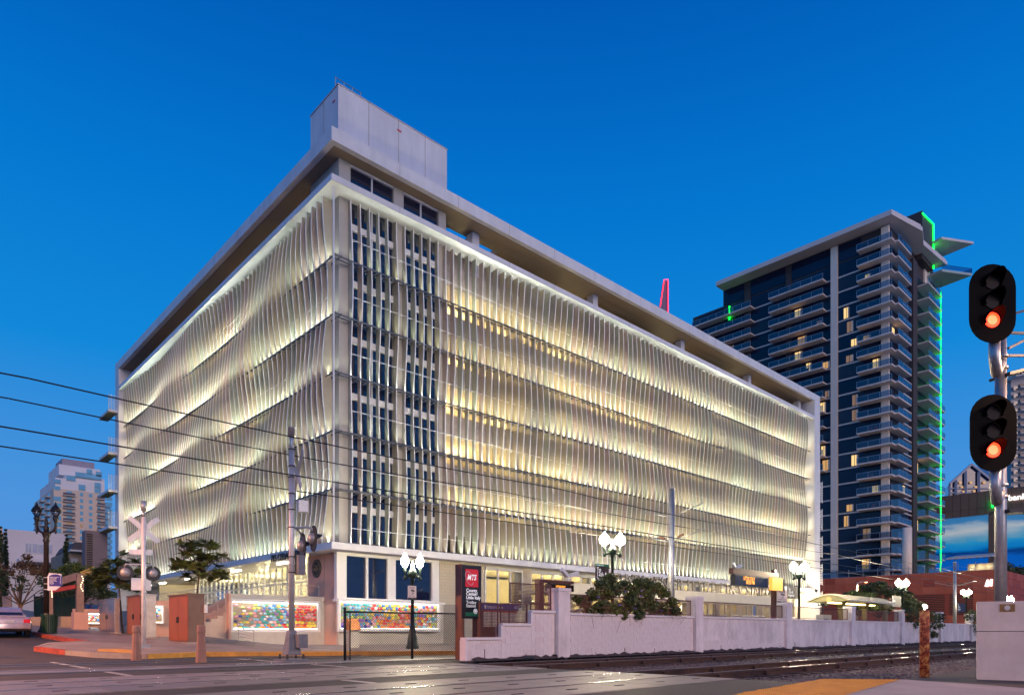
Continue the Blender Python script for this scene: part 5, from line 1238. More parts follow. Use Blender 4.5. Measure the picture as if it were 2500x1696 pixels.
# signal mast and heads
D2 = 15.6; gpm = pt(2443, HY, d=D2); gpm.z = -0.17
kk = D2 / FX; sg = thing('railway_signal', 'railway signal mast with two black oval heads, both showing red', 'railway signal', gpm)
ZZ = lambda py: HC + (HY - py) * kk
MB().cyl((gpm.x, gpm.y, -0.17), (gpm.x, gpm.y, ZZ(800)), 0.125, 0.115, 18).build('mast', GALV, sg, True)
REDL = emis('lit_red_lens', (1.0, 0.03, 0.008), 6.0, (0.3, 0.02, 0.01)); SIGB = mat('signal_black', (0.003, 0.002, 0.0022), 0.6, var=0.2, spec=0.06)
REDC = emis('lit_red_core', (1.0, 0.13, 0.045), 4.0, (0.5, 0.2, 0.1))
def head(cx__, y0, y1, ylit, ys):
    h = (y1 - y0) * kk / 2; w = 55 * kk; c = pt(cx__, (y0 + y1) / 2, d=D2 - 0.45)
    pts_ = []
    for sgn, base_ in ((1, 0), (-1, math.pi)):
        for i in range(13):
            a = base_ + math.pi * i / 12; pts_.append((w * math.cos(a), sgn * (h - w) + w * math.sin(a)))
    MBo = MB().prism(pts_, c, RGT, UP, FWD, 0.03).build('signal_background', SIGB, sg)
    MB().prism([(a * .45, b * .85) for a, b in pts_], c + FWD * 0.031, RGT, UP, FWD, 0.22).build('signal_case', SIGB, sg)
    for py in ys:
        lc = pt(cx__ - 2, py, d=D2 - 0.46); lit = py == ylit
        MB().cyl(lc + FWD * 0.005, lc - FWD * 0.012, 0.165, n=24).build('lens', REDL if lit else mat('unlit_lens', (0.02, 0.015, 0.018), 0.45, var=0, spec=0.1), MBo)
        if lit: MB().cyl(lc - FWD * 0.0125, lc - FWD * 0.016, 0.105, n=24).build('lens_core', REDC, MBo)
        v = MB(); n = 18
        for i in range(n + 1):
            a = -0.5 + (math.pi + 1.0) * i / n; pd = RGT * (0.185 * math.cos(a)) + UP * (0.185 * math.sin(a)); L = 0.08 + 0.24 * max(0, math.sin(a))
            v.v += [tuple(lc + pd), tuple(lc + pd - FWD * L), tuple(lc + pd * 1.06), tuple(lc + pd * 1.06 - FWD * L)]
        for i in range(n):
            q = 4 * i; v.f += [(q, q + 1, q + 5, q + 4), (q + 2, q + 6, q + 7, q + 3), (q + 1, q + 3, q + 7, q + 5)]
        v.build('visor', SIGB, MBo)
    e0 = pt(cx__ + 4, y1 - 4, d=D2 - 0.30); m0 = Vector((gpm.x, gpm.y, ZZ(y1 + 55)))
    MB().tube([e0, e0 - UP * 0.42, e0 - UP * 0.58 + (m0 - e0) * 0.3, m0], 0.115, 12).build('elbow_bracket', GALV, sg, True)
    for z in (y1 + 42, y1 + 70): MB().cyl((gpm.x, gpm.y, ZZ(z)), (gpm.x, gpm.y, ZZ(z) + 0.06), 0.15, n=16).build('clamp', GALV, sg, True)
head(2424, 647, 833, 781, (688, 735, 781)); head(2426, 965, 1147, 1098, (1006, 1051, 1098))
gr = MB()
for a, b in (((2462, 770), (2560, 740)), ((2462, 812), (2560, 816)), ((2462, 850), (2560, 800)), ((2462, 868), (2560, 868))): gr.bar(pt(*a, d=D2 + .1), pt(*b, d=D2 + .6), 0.05)
gr.build('ladder_cage', mat('cage_steel', (0.22, 0.21, 0.21), 0.7, 0.0, var=0.2), sg)
MB().bar(pt(2440, 920, d=D2), pt(2580, 886, d=D2 + .5), 0.5, 0.06).build('service_platform', DARKM, sg); MB().bar(pt(2440, 1250, d=D2), pt(2580, 1244, d=D2 + .5), 0.5, 0.08).build('service_platform', DARKM, sg)
# ================================================================ residential tower on the red podium
XT = 127.5                                                       # plane of the face that looks down the street
ty = lambda px: wy(px, XT)
tz = lambda px, py: zat(py, XT, ty(px))
YT = ty(2172)                                                    # near corner
tow = thing('residential_tower', 'tall dark glass apartment tower with pale slabs and green neon', 'building', (XT, YT, 11))
TGL = mat('tower_glass', (0.010, 0.016, 0.040), 0.06, var=0.35, scale=0.12, spec=0.3)
TGL2 = mat('tower_glass_grey', (0.022, 0.03, 0.05), 0.10, var=0.3, scale=0.2, spec=0.3)
TLIT = [emis('lit_room', (1.0, 0.52, 0.15), 0.6, (0.3, 0.2, 0.1)), emis('lit_room_bright', (1.0, 0.64, 0.24), 1.1, (0.3, 0.2, 0.1)), emis('lit_room_dim', (0.9, 0.5, 0.25), 0.22, (0.2, 0.14, 0.1))]
TSL = mat('tower_slab', (0.72, 0.59, 0.52), 0.7, var=0.06, scale=0.3); TCOL = mat('tower_column', (0.90, 0.70, 0.55), 0.7, var=0.05, scale=0.3); TBR = mat('tower_brown_pilaster', (0.07, 0.045, 0.04), 0.7, var=0.1)  # sunset glow put into the warm, bright slab and column colours
BGL = glass('balcony_glass', (0.55, 0.64, 0.74), 0.05, 0.06, (0.10, 0.14, 0.2)); RAILD = mat('balcony_rail', (0.35, 0.35, 0.38), 0.4, 0.5, var=0)
FT = 3.06; Z0 = 11.5; NFL = 22
ztop = tz(2172, 594)                                              # underside level of the crowning roof at the corner
zf = [ztop - FT * (NFL - i) for i in range(NFL + 1)]
yA, yB_, yC, yD = ty(1690), ty(1764), ty(2045), ty(2172)
YR = YT + 0.0
XR = pt(2268, HY, y=YT).x                                         # depth of the right-hand face
MB().box(XT + 0.35, XR + 6, YT + 0.35, ty(1764), Z0, ztop + 5.0).build('tower_core', TBR, tow)
MB().box(XT + 0.35, XR + 6, ty(1764), ty(1690), Z0, ztop + 0.3).build('tower_wing_core', TBR, tow)
# panes along the street face
rt = random.Random(11)
ybays = [ty(p) for p in (2152, 2098, 2046)] + [ty(p) for p in (2028, 1985, 1932)] + [ty(p) for p in (1917, 1884, 1832)] + [ty(p) for p in (1816, 1764, 1715)]
pane_me = {}
def pane(key, a, b, z0, z1, mtl):
    k = (round(abs(a - b), 2), mtl.name)
    if k not in pane_me: pane_me[k] = MB().box(0, 0.08, 0.06, k[0] - 0.06, 0.10, FT - 0.34).mesh('window_pane', mtl)
    put('window_pane', pane_me[k], tow, loc=(XT + 0.22, min(a, b), z0))
segs = []
for a, b in ((2152, 2098), (2098, 2046), (2028, 1984), (1984, 1932), (1917, 1874), (1874, 1832), (1816, 1766), (1764, 1704)): segs.append((ty(a), ty(b)))
lit = {(20, 0), (18, 2), (17, 3), (16, 0), (15, 3), (13, 2), (12, 3), (11, 1), (9, 2), (6, 0), (5, 1), (3, 0), (8, 3), (1, 0), (19, 3)}
for i in range(NFL):
    for j, (a, b) in enumerate(segs):
        if False: continue
        if i < 8 and j > 3: continue                               # hidden behind the garage
        pane('s', a, b, zf[i] + 0.2, zf[i + 1], TGL if (i + j) % 3 else TGL2)
        if (i, j) in lit or rt.random() < 0.13:
            ww = abs(a - b); f0 = rt.choice((0.08, 0.3, 0.5)); f1 = f0 + rt.uniform(0.22, 0.42); mtl = TLIT[rt.randrange(3)]
            y0_ = min(a, b) + ww * f0; y1_ = min(a, b) + ww * f1; h1 = rt.choice((FT - 0.55, FT - 0.55, 1.7))
            lw_ = MB().box(XT + 0.19, XT + 0.215, y0_, y1_, zf[i] + 0.35, zf[i] + h1).build('lit_window', mtl, tow)
            MB().box(XT + 0.16, XT + 0.188, (y0_ + y1_) / 2 - 0.05, (y0_ + y1_) / 2 + 0.05, zf[i] + 0.35, zf[i] + h1).build('mullion', TBR, lw_)
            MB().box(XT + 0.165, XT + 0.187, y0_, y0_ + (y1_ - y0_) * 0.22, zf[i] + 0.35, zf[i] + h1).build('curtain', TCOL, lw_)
    ra, rb = ty(2172), ty(1697)
    MB().box(XT + 0.05, XT + 0.34, ra, rb, zf[i] - 0.14, zf[i] + 0.14).build('floor_slab', TSL, tow)
    MB().box(XT + 0.36, XR + 5.5, YT + 0.02, YT + 0.34, zf[i] - 0.12, zf[i] + 0.12).build('floor_slab', TSL, tow)
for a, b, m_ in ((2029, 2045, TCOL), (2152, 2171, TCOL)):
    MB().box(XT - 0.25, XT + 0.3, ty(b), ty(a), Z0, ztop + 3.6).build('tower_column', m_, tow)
for a, b in ((1817, 1831), (1918, 1931)): MB().box(XT + 0.0, XT + 0.345, ty(b), ty(a), Z0 + 24, ztop + 1.5).build('tower_pilaster', TBR, tow)
# right-hand face: glass, slim dark pier
rxs = [pt(p, HY, y=YT).x for p in (2178, 2204, 2226, 2236, 2262)]
for i in range(NFL):
    for j, (a, b) in enumerate(((rxs[0], rxs[1]), (rxs[1], rxs[2]), (rxs[3], rxs[4]))):
        litp = (i, j) in ((18, 1), (16, 0), (6, 1), (8, 2), (4, 2))
        MB().box(a + 0.1, b - 0.1, YT + 0.2, YT + 0.28, zf[i] + 0.3, zf[i + 1] - 0.2).build('window_pane', TGL if (i + j) % 2 else TGL2, tow)
        if litp: MB().box(a + 0.5, a + 1.9, YT + 0.17, YT + 0.195, zf[i] + 0.4, zf[i + 1] - 0.5).build('lit_window', TLIT[1], tow)
MB().box(rxs[2], rxs[3], YT - 0.3, YT + 0.3, Z0, ztop + 2).build('dark_pier', TBR, tow)
# balconies
slab_cache = {}
def balcony(x0, x1, y0, y1, z, glass_sides, rail_n=4):
    b = MB().box(x0, x1, y0, y1, z - 0.14, z + 0.14).build('balcony', TSL, tow)
    g_, r_ = MB(), MB()
    for (ax0, ay0, ax1, ay1) in glass_sides:
        g_.bar((ax0, ay0, z + 0.68), (ax1, ay1, z + 0.68), 0.03, 0.95)
        r_.bar((ax0, ay0, z + 1.2), (ax1, ay1, z + 1.2), 0.07)
        n = max(1, int(((ax1 - ax0) ** 2 + (ay1 - ay0) ** 2) ** .5 / 2.0))
        for q in range(n + 1): r_.bar((ax0 + (ax1 - ax0) * q / n, ay0 + (ay1 - ay0) * q / n, z + 0.14), (ax0 + (ax1 - ax0) * q / n, ay0 + (ay1 - ay0) * q / n, z + 1.2), 0.06)
    g_.build('glass_guard', BGL, b); r_.build('guard_rail', RAILD, b)
    return b
DB = 1.9
for i in range(NFL + 1):
    z = zf[i] if i < NFL else zf[NFL] + 0.0
    # stack at the corner, wrapping round
    xo, yo = XT - DB, YT - 2.2
    balcony(xo, XT + 0.04, YT - 1.0, ty(2100), z, [(xo, YT - 1.0, xo, ty(2100))]) if i % 1 == 0 else None
    balcony(XT + 0.05, rxs[1], YT - 1.6, YT + 0.01, z, [(XT + 0.05, YT - 1.6, rxs[1], YT - 1.6)])
    if 7 < i < NFL - 0: balcony(xo, XT + 0.04, ty(2018), ty(1886), z, [(xo, ty(2018), xo, ty(1886))])
    if 11 < i < NFL: balcony(xo, XT + 0.04, ty(1842), ty(1700), z, [(xo, ty(1842), xo, ty(1700))])
    if i < NFL: balcony(rxs[3] + 0.2, rxs[4] + 2.2, YT - 2.4, YT + 0.01, z, [(rxs[3] + .2, YT - 2.4, rxs[4] + 2.2, YT - 2.4)])
    if i < 14 and i % 1 == 0: balcony(rxs[4] + 5.2, rxs[4] + 9.0, YT - 1.2, YT + 1.5, z + 1.0, [(rxs[4] + 5.2, YT - 1.2, rxs[4] + 9.0, YT - 1.2)])
MB().box(rxs[4] + 5.6, rxs[4] + 8.0, YT + 1.0, YT + 8, Z0, ztop - 24).build('rear_wing', TBR, tow)
# things left out on balconies
CH = [mat('patio_red', (0.45, 0.05, 0.05), 0.5, var=0), mat('patio_dark', (0.02, 0.02, 0.025), 0.5, var=0), mat('patio_wood', (0.3, 0.2, 0.12), 0.6, var=0)]
for i, px, k in ((10, 2130, 0), (10, 2142, 0), (7, 2132, 2), (5, 2136, 0), (13, 2120, 1), (2, 2140, 1), (17, 2130, 1), (1, 2150, 0), (15, 1975, 1), (14, 1930, 1)):
    y = ty(px); z = zf[i] + 0.14
    c_ = MB(); c_.box(XT - 1.3, XT - 0.8, y - 0.3, y + 0.3, z + 0.35, z + 0.45); c_.box(XT - 0.85, XT - 0.8, y - .3, y + .3, z + .45, z + .95)
    for sx in (-1.28, -0.84):
        for sy in (-.27, .23): c_.box(XT + sx, XT + sx + .05, y + sy, y + sy + .05, z, z + .35)
    lab_ = {(10, 2130): 'red patio chair on the tower corner balcony, inner of a red pair', (10, 2142): 'red patio chair on the tower corner balcony, outer of a red pair', (7, 2132): 'pale wooden patio chair alone on a tower corner balcony',
            (5, 2136): 'single red patio chair on a lower tower corner balcony', (13, 2120): 'dark patio chair two balconies above the red pair', (2, 2140): 'dark patio chair on the second lowest tower corner balcony', (17, 2130): 'dark patio chair high up on the tower corner balconies',
            (1, 2150): 'red patio chair on the lowest tower corner balcony', (15, 1975): 'dark patio chair on a balcony left of the pale tower column', (14, 1930): 'dark patio chair left of and below the one by the pale tower column'}[(i, px)]
    tag(c_.build('patio_chair', CH[k]), lab_, 'chair', 'patio chairs on the tower')
# crowning roof: sweeping overhanging slab, penthouse storey, plant room
zr = ztop + 3.9
prow = [(XT - 3.0, ty(2190)), (XT - 3.0, ty(1764)), (XT + 14, ty(1764)), (XT + 24, YT + 6), (rxs[4] + 3, YT - 3.2), (rxs[2], YT - 2.2), (rxs[1], YT - 3.6)]
MB().prism(prow, (0, 0, zr), PX, PY, UP, 0.85).build('roof_slab', TSL, tow)
MB().prism([(x + (0.5 if x < XT else -0.4), y + 0.2) for x, y in prow], (0, 0, zr + 0.851), PX, PY, UP, 0.4).build('roof_upstand', TSL, tow)
for k, (a, b) in enumerate(((2028, 2100), (1932, 2026), (1832, 1916), (1768, 1815))): MB().box(XT + 0.2, XT + 0.3, ty(b), ty(a), ztop + 0.2, zr - 0.3).build('penthouse_glass', TGL, tow)
MB().box(XT + 9, XT + 22, YT + 2, YT + 12, zr + 1.3, zr + 6.5).build('plant_room', TBR, tow)
xb0, xb1 = pt(2240, HY, y=YT - 1).x, pt(2268, HY, y=YT - 1).x
MB().box(xb0 + 3, xb1 + 3, YT - 1, YT + 6, zr - 1.0, zr + 9.0).build('neon_fin_wall', TBR, tow)
NEG = emis('green_neon', (0.0, 1.0, 0.03), 13.0, (0.1, 0.4, 0.2))
zn = lambda py: zat(py, xb1 + 3, YT - 1.1)
MB().tube([(xb0 + 3, YT - 1.1, zr + 8.4), (xb1 + 2.9, YT - 1.1, zr + 9.15), (xb1 + 2.9, YT - 1.1, zr - 0.6)], 0.11, 6).build('neon_tube', NEG, tow)
MB().tube([(rxs[4] + 1.9, YT - 2.25, Z0 + 1), (rxs[4] + 1.9, YT - 2.25, ztop - 2)], 0.08, 6).build('neon_tube', NEG, tow)
MB().tube([(XT - 0.4, ty(1783), ztop - 3.8), (XT - 0.4, ty(1783), ztop - 0.6)], 0.10, 6).build('neon_tube', NEG, tow)
# cantilevered terrace and canopy on the right shoulder
c0 = Vector((rxs[4] - 0.2, YT - 3.0, 0))
MB().prism([(0, 0), (7.2, -4.2), (8.2, 3.0), (1.5, 7.0)], (c0.x, c0.y, zr + 4.6), PX, PY, UP, 0.5).build('shoulder_canopy', TSL, tow)
MB().prism([(0, 0), (6.8, -4.0), (7.8, 3.0), (1.5, 7.0)], (c0.x, c0.y, zr - 2.4), PX, PY, UP, 0.5).build('shoulder_terrace', mat('terrace_soffit', (0.40, 0.45, 0.40), 0.7, var=0.05), tow)
g_ = MB(); g_.bar((c0.x, c0.y, zr - 1.3), (c0.x + 6.8, c0.y - 4.0, zr - 1.3), 0.05, 1.0); g_.bar((c0.x + 6.8, c0.y - 4.0, zr - 1.3), (c0.x + 7.8, c0.y + 3.0, zr - 1.3), 0.05, 1.0); g_.build('shoulder_guard', BGL, tow)
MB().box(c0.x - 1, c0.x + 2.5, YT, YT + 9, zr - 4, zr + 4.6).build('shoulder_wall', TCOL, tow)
MB().sphere((XT - 0.5, ty(1797), zr + 1.6), 0.35, 8, 6).build('beacon', emis('red_beacon', (1, 0.05, 0.08), 12), tow)
# podium columns and glass guards
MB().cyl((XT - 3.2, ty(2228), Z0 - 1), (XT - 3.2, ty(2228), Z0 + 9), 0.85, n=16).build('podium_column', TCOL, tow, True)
# ================================================================ red podium
XP = XT - 9.0; py_ = lambda px: wy(px, XP)
pod = thing('red_podium', 'low terracotta panelled podium with dark louvred openings', 'building', (XP, py_(2200), 0))
POM = [mat('terracotta_panel', (0.52, 0.11, 0.055), 0.75, var=0.12, scale=0.4), mat('terracotta_panel_dark', (0.42, 0.075, 0.04), 0.75, var=0.12, scale=0.4), mat('terracotta_panel_light', (0.56, 0.14, 0.075), 0.75, var=0.1, scale=0.4)]
ya_, yb_ = py_(2442), py_(1990)
zp = 11.3
MB().box(XP + 0.1, XP + 60, ya_ + 0.1, yb_, 0, zp - 0.05).build('podium_core', POM[1], pod)
LOUV = mat('louvre_dark', (0.05, 0.035, 0.03), 0.7, var=0.1)
npx = 16; dyp = (yb_ - ya_) / npx; rp = random.Random(5); hr = zp / 9
louv = [(py_(2306), py_(2213)), (py_(2375), py_(2318))]
pm = {}
for r_ in range(9):
    for c_ in range(npx):
        y0_ = ya_ + c_ * dyp; z0_ = r_ * hr; mid = y0_ + dyp / 2
        if any(min(a, b) < mid < max(a, b) for a, b in louv) and 3.6 < z0_ + hr / 2 < 7.4: continue
        k = rp.choice((0, 0, 0, 1, 2))
        if k not in pm: pm[k] = MB().box(0, 0.1, 0.02, dyp - 0.02, 0.02, hr - 0.02).mesh('panel', POM[k])
        put('panel', pm[k], pod, loc=(XP, y0_, z0_))
for a, b in louv:
    a, b = min(a, b), max(a, b)
    for i in range(12): MB().box(XP + 0.02, XP + 0.09, a, b, 3.8 + i * 0.31, 3.95 + i * 0.31).build('louvre', LOUV, pod)
pw = [pt(p, HY, y=ya_).x for p in (2442, 2560)]
for i in range(8):
    for r_ in range(9): MB().box(XP + 0.12 + i * 3, XP + 3.08 + i * 3, ya_, ya_ + 0.09, r_ * hr + 0.02, (r_ + 1) * hr - 0.02).build('panel', POM[rp.choice((0, 1, 1))], pod)
MB().box(XP + 0.5, XT + 2, ya_ + 12, yb_, zp - 0.02, zp + 0.05).build('podium_deck', TSL, pod)
gg = MB(); gg.bar((XP + 0.6, ya_ + 18, zp + 0.75), (XP + 0.6, yb_, zp + 0.75), 0.04, 1.3); gg.build('podium_guard', BGL, pod)
gg = MB()
for i in range(24): gg.bar((XP + 0.6, ya_ + 1 + i * 2.6, zp), (XP + 0.6, ya_ + 1 + i * 2.6, zp + 1.5), 0.09)
gg.build('guard_posts', RAILD, pod, kind='stuff')
# slanted white strokes of the wall sign
sgn = thing('wall_sign', 'small white slanted-stroke sign lit on the red podium', 'sign', (XP - 0.1, py_(2414), 6))
SWL = emis('white_sign', (1, 0.97, 0.95), 1.6)
for k, (a, b) in enumerate((((2406, 1431), (2411, 1416)), ((2411, 1431), (2411.6, 1414)), ((2412, 1430), (2421, 1413)), ((2420, 1430), (2421.4, 1413)))):
    MB().bar(pt(*a, x=XP - 0.08), pt(*b, x=XP - 0.08), 0.12, 0.28).build('sign_stroke', SWL, sgn)
# rooftop bar on the podium
rb = thing('roof_pavilion', 'lit rooftop pavilion with a slatted canopy on the podium', 'pavilion', pt(2400, 1380, x=XP + 12))
X2 = XP + 14; q0, q1 = pt(2428, 1385, x=X2), pt(2362, 1385, x=X2)
MB().box(X2, X2 + 0.3, min(q0.y, q1.y), max(q0.y, q1.y), zp, zp + 2.3).build('pavilion_wall', mat('pavilion_cream', (0.6, 0.52, 0.4), 0.7, var=0.05), rb)
for i in range(3): lamp('POINT', (X2 - 0.5, q1.y + (q0.y - q1.y) * (0.2 + 0.3 * i), zp + 1.6), 22, (1, 0.85, 0.5), 0.1, name='pavilion_light')
MB().prism([(-6, 2.9), (1, 3.9), (1, 4.15), (-6, 3.15)], (X2, min(q0.y, q1.y) - 1, zp), PX, UP, PY, abs(q0.y - q1.y) + 3).build('pavilion_canopy', TSL, rb)
for i in range(7): MB().prism([(-6, 2.75), (1, 3.75), (1, 3.88), (-6, 2.88)], (X2, min(q0.y, q1.y) - 0.8 + i * (abs(q0.y - q1.y) + 2.4) / 6, zp), PX, UP, PY, 0.15).build('canopy_rafter', LOUV, rb)
# ================================================================ brown block with painted sea mural
XM = 205.0; my = lambda px: wy(px, XM); mz = lambda px, py: zat(py, XM, my(px))
mu = thing('brown_mural_building', 'brown panelled block behind the podium carrying sea murals', 'building', (XM, my(2380), 0))
MBR = mat('brown_metal_panel', (0.30, 0.16, 0.10), 0.6, var=0.12, scale=0.15)
zt_ = mz(2420, 1196); yl, yr = my(2268), my(2560)
MB().box(XM + 0.15, XM + 50, min(yl, yr), max(yl, yr), 0, zt_).build('block_core', MBR, mu)
n_ = 14; hh = 4.6
for c_ in range(n_):
    a = min(yl, yr) + abs(yl - yr) * c_ / n_; b = min(yl, yr) + abs(yl - yr) * (c_ + 1) / n_
    for r_ in range(3): MB().box(XM, XM + 0.14, a + 0.05, b - 0.05, zt_ - hh * (r_ + 1) + 0.05, zt_ - hh * r_ - 0.05).build('facade_panel', MBR, mu)
MUR = bpy.data.materials.new('sea_mural'); MUR.use_nodes = True
nn, ll = MUR.node_tree.nodes, MUR.node_tree.links; b_ = nn['Principled BSDF']; b_.inputs['Roughness'].default_value = 0.6
tcx = nn.new('ShaderNodeTexCoord'); sep = nn.new('ShaderNodeSeparateXYZ'); ll.new(tcx.outputs['Object'], sep.inputs[0])
za_, zb_ = mz(2350, 1392), mz(2350, 1262)
mr = nn.new('ShaderNodeMapRange'); mr.inputs[1].default_value = za_; mr.inputs[2].default_value = zb_; ll.new(sep.outputs['Z'], mr.inputs[0])
nz = nn.new('ShaderNodeTexNoise'); nz.inputs['Scale'].default_value = 0.10; nz.inputs['Detail'].default_value = 7
mp_ = nn.new('ShaderNodeMapping'); mp_.inputs['Scale'].default_value = (1, 1, 3.2); ll.new(tcx.outputs['Object'], mp_.inputs[0]); ll.new(mp_.outputs[0], nz.inputs['Vector'])
ad_ = nn.new('ShaderNodeMath'); ad_.operation = 'MULTIPLY_ADD'; ad_.inputs[1].default_value = 0.34; ll.new(nz.outputs[0], ad_.inputs[0])
sb_ = nn.new('ShaderNodeMath'); sb_.operation = 'SUBTRACT'; sb_.inputs[1].default_value = 0.17; ll.new(mr.outputs[0], sb_.inputs[0]); ll.new(sb_.outputs[0], ad_.inputs[2])
rm = nn.new('ShaderNodeValToRGB'); ee = rm.color_ramp.elements; ee[0].position = 0.0; ee[0].color = (0.0, 0.13, 0.55, 1); ee[1].position = 1.0; ee[1].color = (0.04, 0.20, 0.42, 1)
for a, c_ in ((0.22, (0.0, 0.12, 0.48)), (0.30, (0.0, 0.04, 0.20)), (0.38, (0.0, 0.22, 0.55)), (0.52, (0.02, 0.33, 0.58)), (0.57, (0.10, 0.36, 0.50)), (0.64, (0.22, 0.42, 0.52)), (0.74, (0.55, 0.58, 0.55)), (0.82, (0.36, 0.46, 0.52)), (0.88, (0.05, 0.24, 0.45))):
    q = ee.new(a); q.color = (*c_, 1)
ll.new(ad_.outputs[0], rm.inputs[0]); ll.new(rm.outputs[0], b_.inputs['Base Color'])
ll.new(rm.outputs[0], b_.inputs['Emission Color']); b_.inputs['Emission Strength'].default_value = 0.55      # the mural's own colours also emit
for (p0, p1) in ((2274, 2413), (2456, 2560)):
    MB().box(XM - 0.12, XM - 0.002, min(my(p0), my(p1)), max(my(p0), my(p1)), za_, zb_).build('mural', MUR, mu)
MB().box(XM - 0.3, XM - 0.003, my(2430), my(2414), 0, mz(2420, 1259)).build('pilaster', MBR, mu)
text('bank', 2.1, (XM - 0.3, my(2462), mz(2470, 1221)), NY, UP, emis('white_lit_letters', (1, 1, 1), 1.6), mu, bold=0.03, depth=0.1)
nt = MB().tube([(XM - 0.4, my(2424), mz(2424, 1238)), (XM - 0.4, my(2424), mz(2424, 1222))], 0.2, 6).build('neon_tube', NEG, mu)
# plants along the podium edge
# ================================================================ distant gabled glass tower and a balconied one
dg = 420.0; o = pt(2360, HY, d=dg); k = dg / FX
gt = thing('gabled_glass_tower', 'distant glass office tower with faceted gabled roof', 'building', (o.x, o.y, 0))
GTG = mat('distant_glass', (0.03, 0.045, 0.10), 0.12, var=0.3, scale=0.04, spec=0.7); GTF = mat('distant_frame', (0.42, 0.38, 0.40), 0.6, var=0.05)
V = lambda px, py, dd=0.0: pt(px, HY, d=dg + dd) * 1.0 + UP * ((HY - py) * (dg) / FX)
def poly3(name, pts, m, parent, th=0.6):
    a = [Vector(p) for p in pts]; n = (a[1] - a[0]).cross(a[2] - a[0]).normalized(); mb = MB(); N = len(a)
    mb.add(a + [p + n * th for p in a], [tuple(reversed(range(N))), tuple(range(N, 2 * N))] + [(i, (i + 1) % N, N + (i + 1) % N, N + i) for i in range(N)])
    return mb.build(name, m, parent)
poly3('front_facade', [V(2318, 1540), V(2318, 1182), V(2372, 1134), V(2420, 1172), V(2420, 1540)], GTG, gt)
poly3('side_facade', [V(2318, 1540), V(2307, 1540, 30), V(2307, 1170, 30), V(2318, 1182)], GTG, gt)
poly3('roof_plane', [V(2318, 1181), V(2307, 1169, 30), V(2345, 1118, 40), V(2372, 1133)], mat('distant_roof', (0.10, 0.10, 0.16), 0.35, var=0.1), gt)
poly3('roof_plane', [V(2372, 1133), V(2345, 1118, 40), V(2440, 1090, 60), V(2430, 1175)], MATS['distant_roof'], gt)
for a, b in (((2318, 1182), (2372, 1134)), ((2372, 1134), (2420, 1172)), ((2334, 1540), (2334, 1172)), ((2358, 1540), (2358, 1150)), ((2390, 1540), (2390, 1152)), ((2318, 1186), (2318, 1540))):
    MB().bar(V(*a, -1.2), V(*b, -1.2), 1.0, 1.2).build('facade_rib', GTF, gt)
for i in range(5): MB().bar(V(2318, 1192 + 11 * i, -0.8), V(2420, 1192 + 11 * i, -0.8), 0.5, 0.7).build('floor_band', GTF, gt)
for px, py in ((2342, 1178), (2346, 1189), (2368, 1178), (2380, 1189), (2400, 1178), (2350, 1200), (2376, 1199)): MB().bar(V(px, py, -0.9), V(px + 5, py, -0.9), 0.5, 1.2).build('lit_window', TLIT[0], gt)
dh = 300.0; bt = thing('balconied_tower', 'pale apartment tower with stacked balconies at the picture edge behind the signal', 'building', pt(2490, HY, d=dh))
B = lambda px, py, dd=0.0: pt(px, HY, d=dh + dd) + UP * ((HY - py) * dh / FX)
APW = mat('apartment_cream', (0.52, 0.44, 0.40), 0.75, var=0.06, scale=0.2)
poly3('tower_wall', [B(2468, 1540), B(2468, 925), B(2560, 905), B(2560, 1540)], APW, bt, 8)
MB().bar(B(2465, 928, -2), B(2565, 906, -2), 8, 1.0).build('roof_slab', TSL, bt)
for i in range(30):
    y = 950 + i * 18.5
    MB().bar(B(2474, y, -1.0), B(2484, y - 0.5, -1.0), 0.4, 1.8).build('window', DGLASS, bt); MB().bar(B(2488, y, -1.6), B(2560, y - 3, -1.6), 2.6, 0.35).build('balcony', TSL, bt); MB().bar(B(2490, y - 6, -0.9), B(2556, y - 8, -0.9), 0.3, 1.9).build('window', TGL, bt)
# red neon spire beyond the roof
dn = 230.0; N_ = lambda px, py, dd=0.0: pt(px, HY, d=dn + dd) + UP * ((HY - py) * dn / FX)
sp_ = thing('neon_spire', 'slim dark spire outlined in red neon above the garage roof', 'spire', pt(1622, HY, d=dn))
poly3('spire_body', [N_(1611, 1500), N_(1611, 760), N_(1621, 685), N_(1632, 685), N_(1633, 1500)], mat('spire_skin', (0.10, 0.12, 0.2), 0.5, var=0.1), sp_, 3)
NER = emis('red_neon', (1.0, 0.015, 0.04), 4, (0.4, 0.05, 0.05))
MB().tube([N_(1612, 750, -.6), N_(1621.5, 685, -.6), N_(1631, 684, -.6), N_(1632, 1400, -.6)], 0.16, 6).build('neon_tube', NER, sp_)
# ================================================================ left: pale apartment tower and low houses
da = 316.0; A = lambda px, py, dd=0.0: pt(px, HY, d=da + dd) + UP * ((HY - py) * da / FX)
ap_ = thing('stepped_apartment_tower', 'distant stepped cream apartment tower with blue windows and balconies', 'building', pt(180, HY, d=da))
APT = mat('apartment_tan', (0.80, 0.59, 0.44), 0.8, var=0.05, scale=0.1); APL = mat('apartment_white', (0.86, 0.77, 0.73), 0.8, var=0.05, scale=0.1)
ABW = mat('apartment_window', (0.22, 0.48, 0.60), 0.12, var=0.25, scale=0.2, spec=0.7)
ux = Vector((0.9, -0.436, 0)).normalized(); uy = Vector((ux.y * -1, ux.x, 0))
ux = PX.copy(); uy = PY.copy()
c0 = A(131, 1540); c0.z = 0
SX = da / FX / (RGT.x * ux.x + RGT.y * ux.y - 0)   # metres along the front face per pixel, near the corner
fx2 = lambda px: wx(px, c0.y)
az = lambda py: HC + (HY - py) * da / FX
def fbox(name, px0, px1, py0, py1, dep, m, y_off=0.0): return MB().box(fx2(px0), fx2(px1), c0.y + y_off, c0.y + dep, az(py1), az(py0)).build(name, m, ap_)
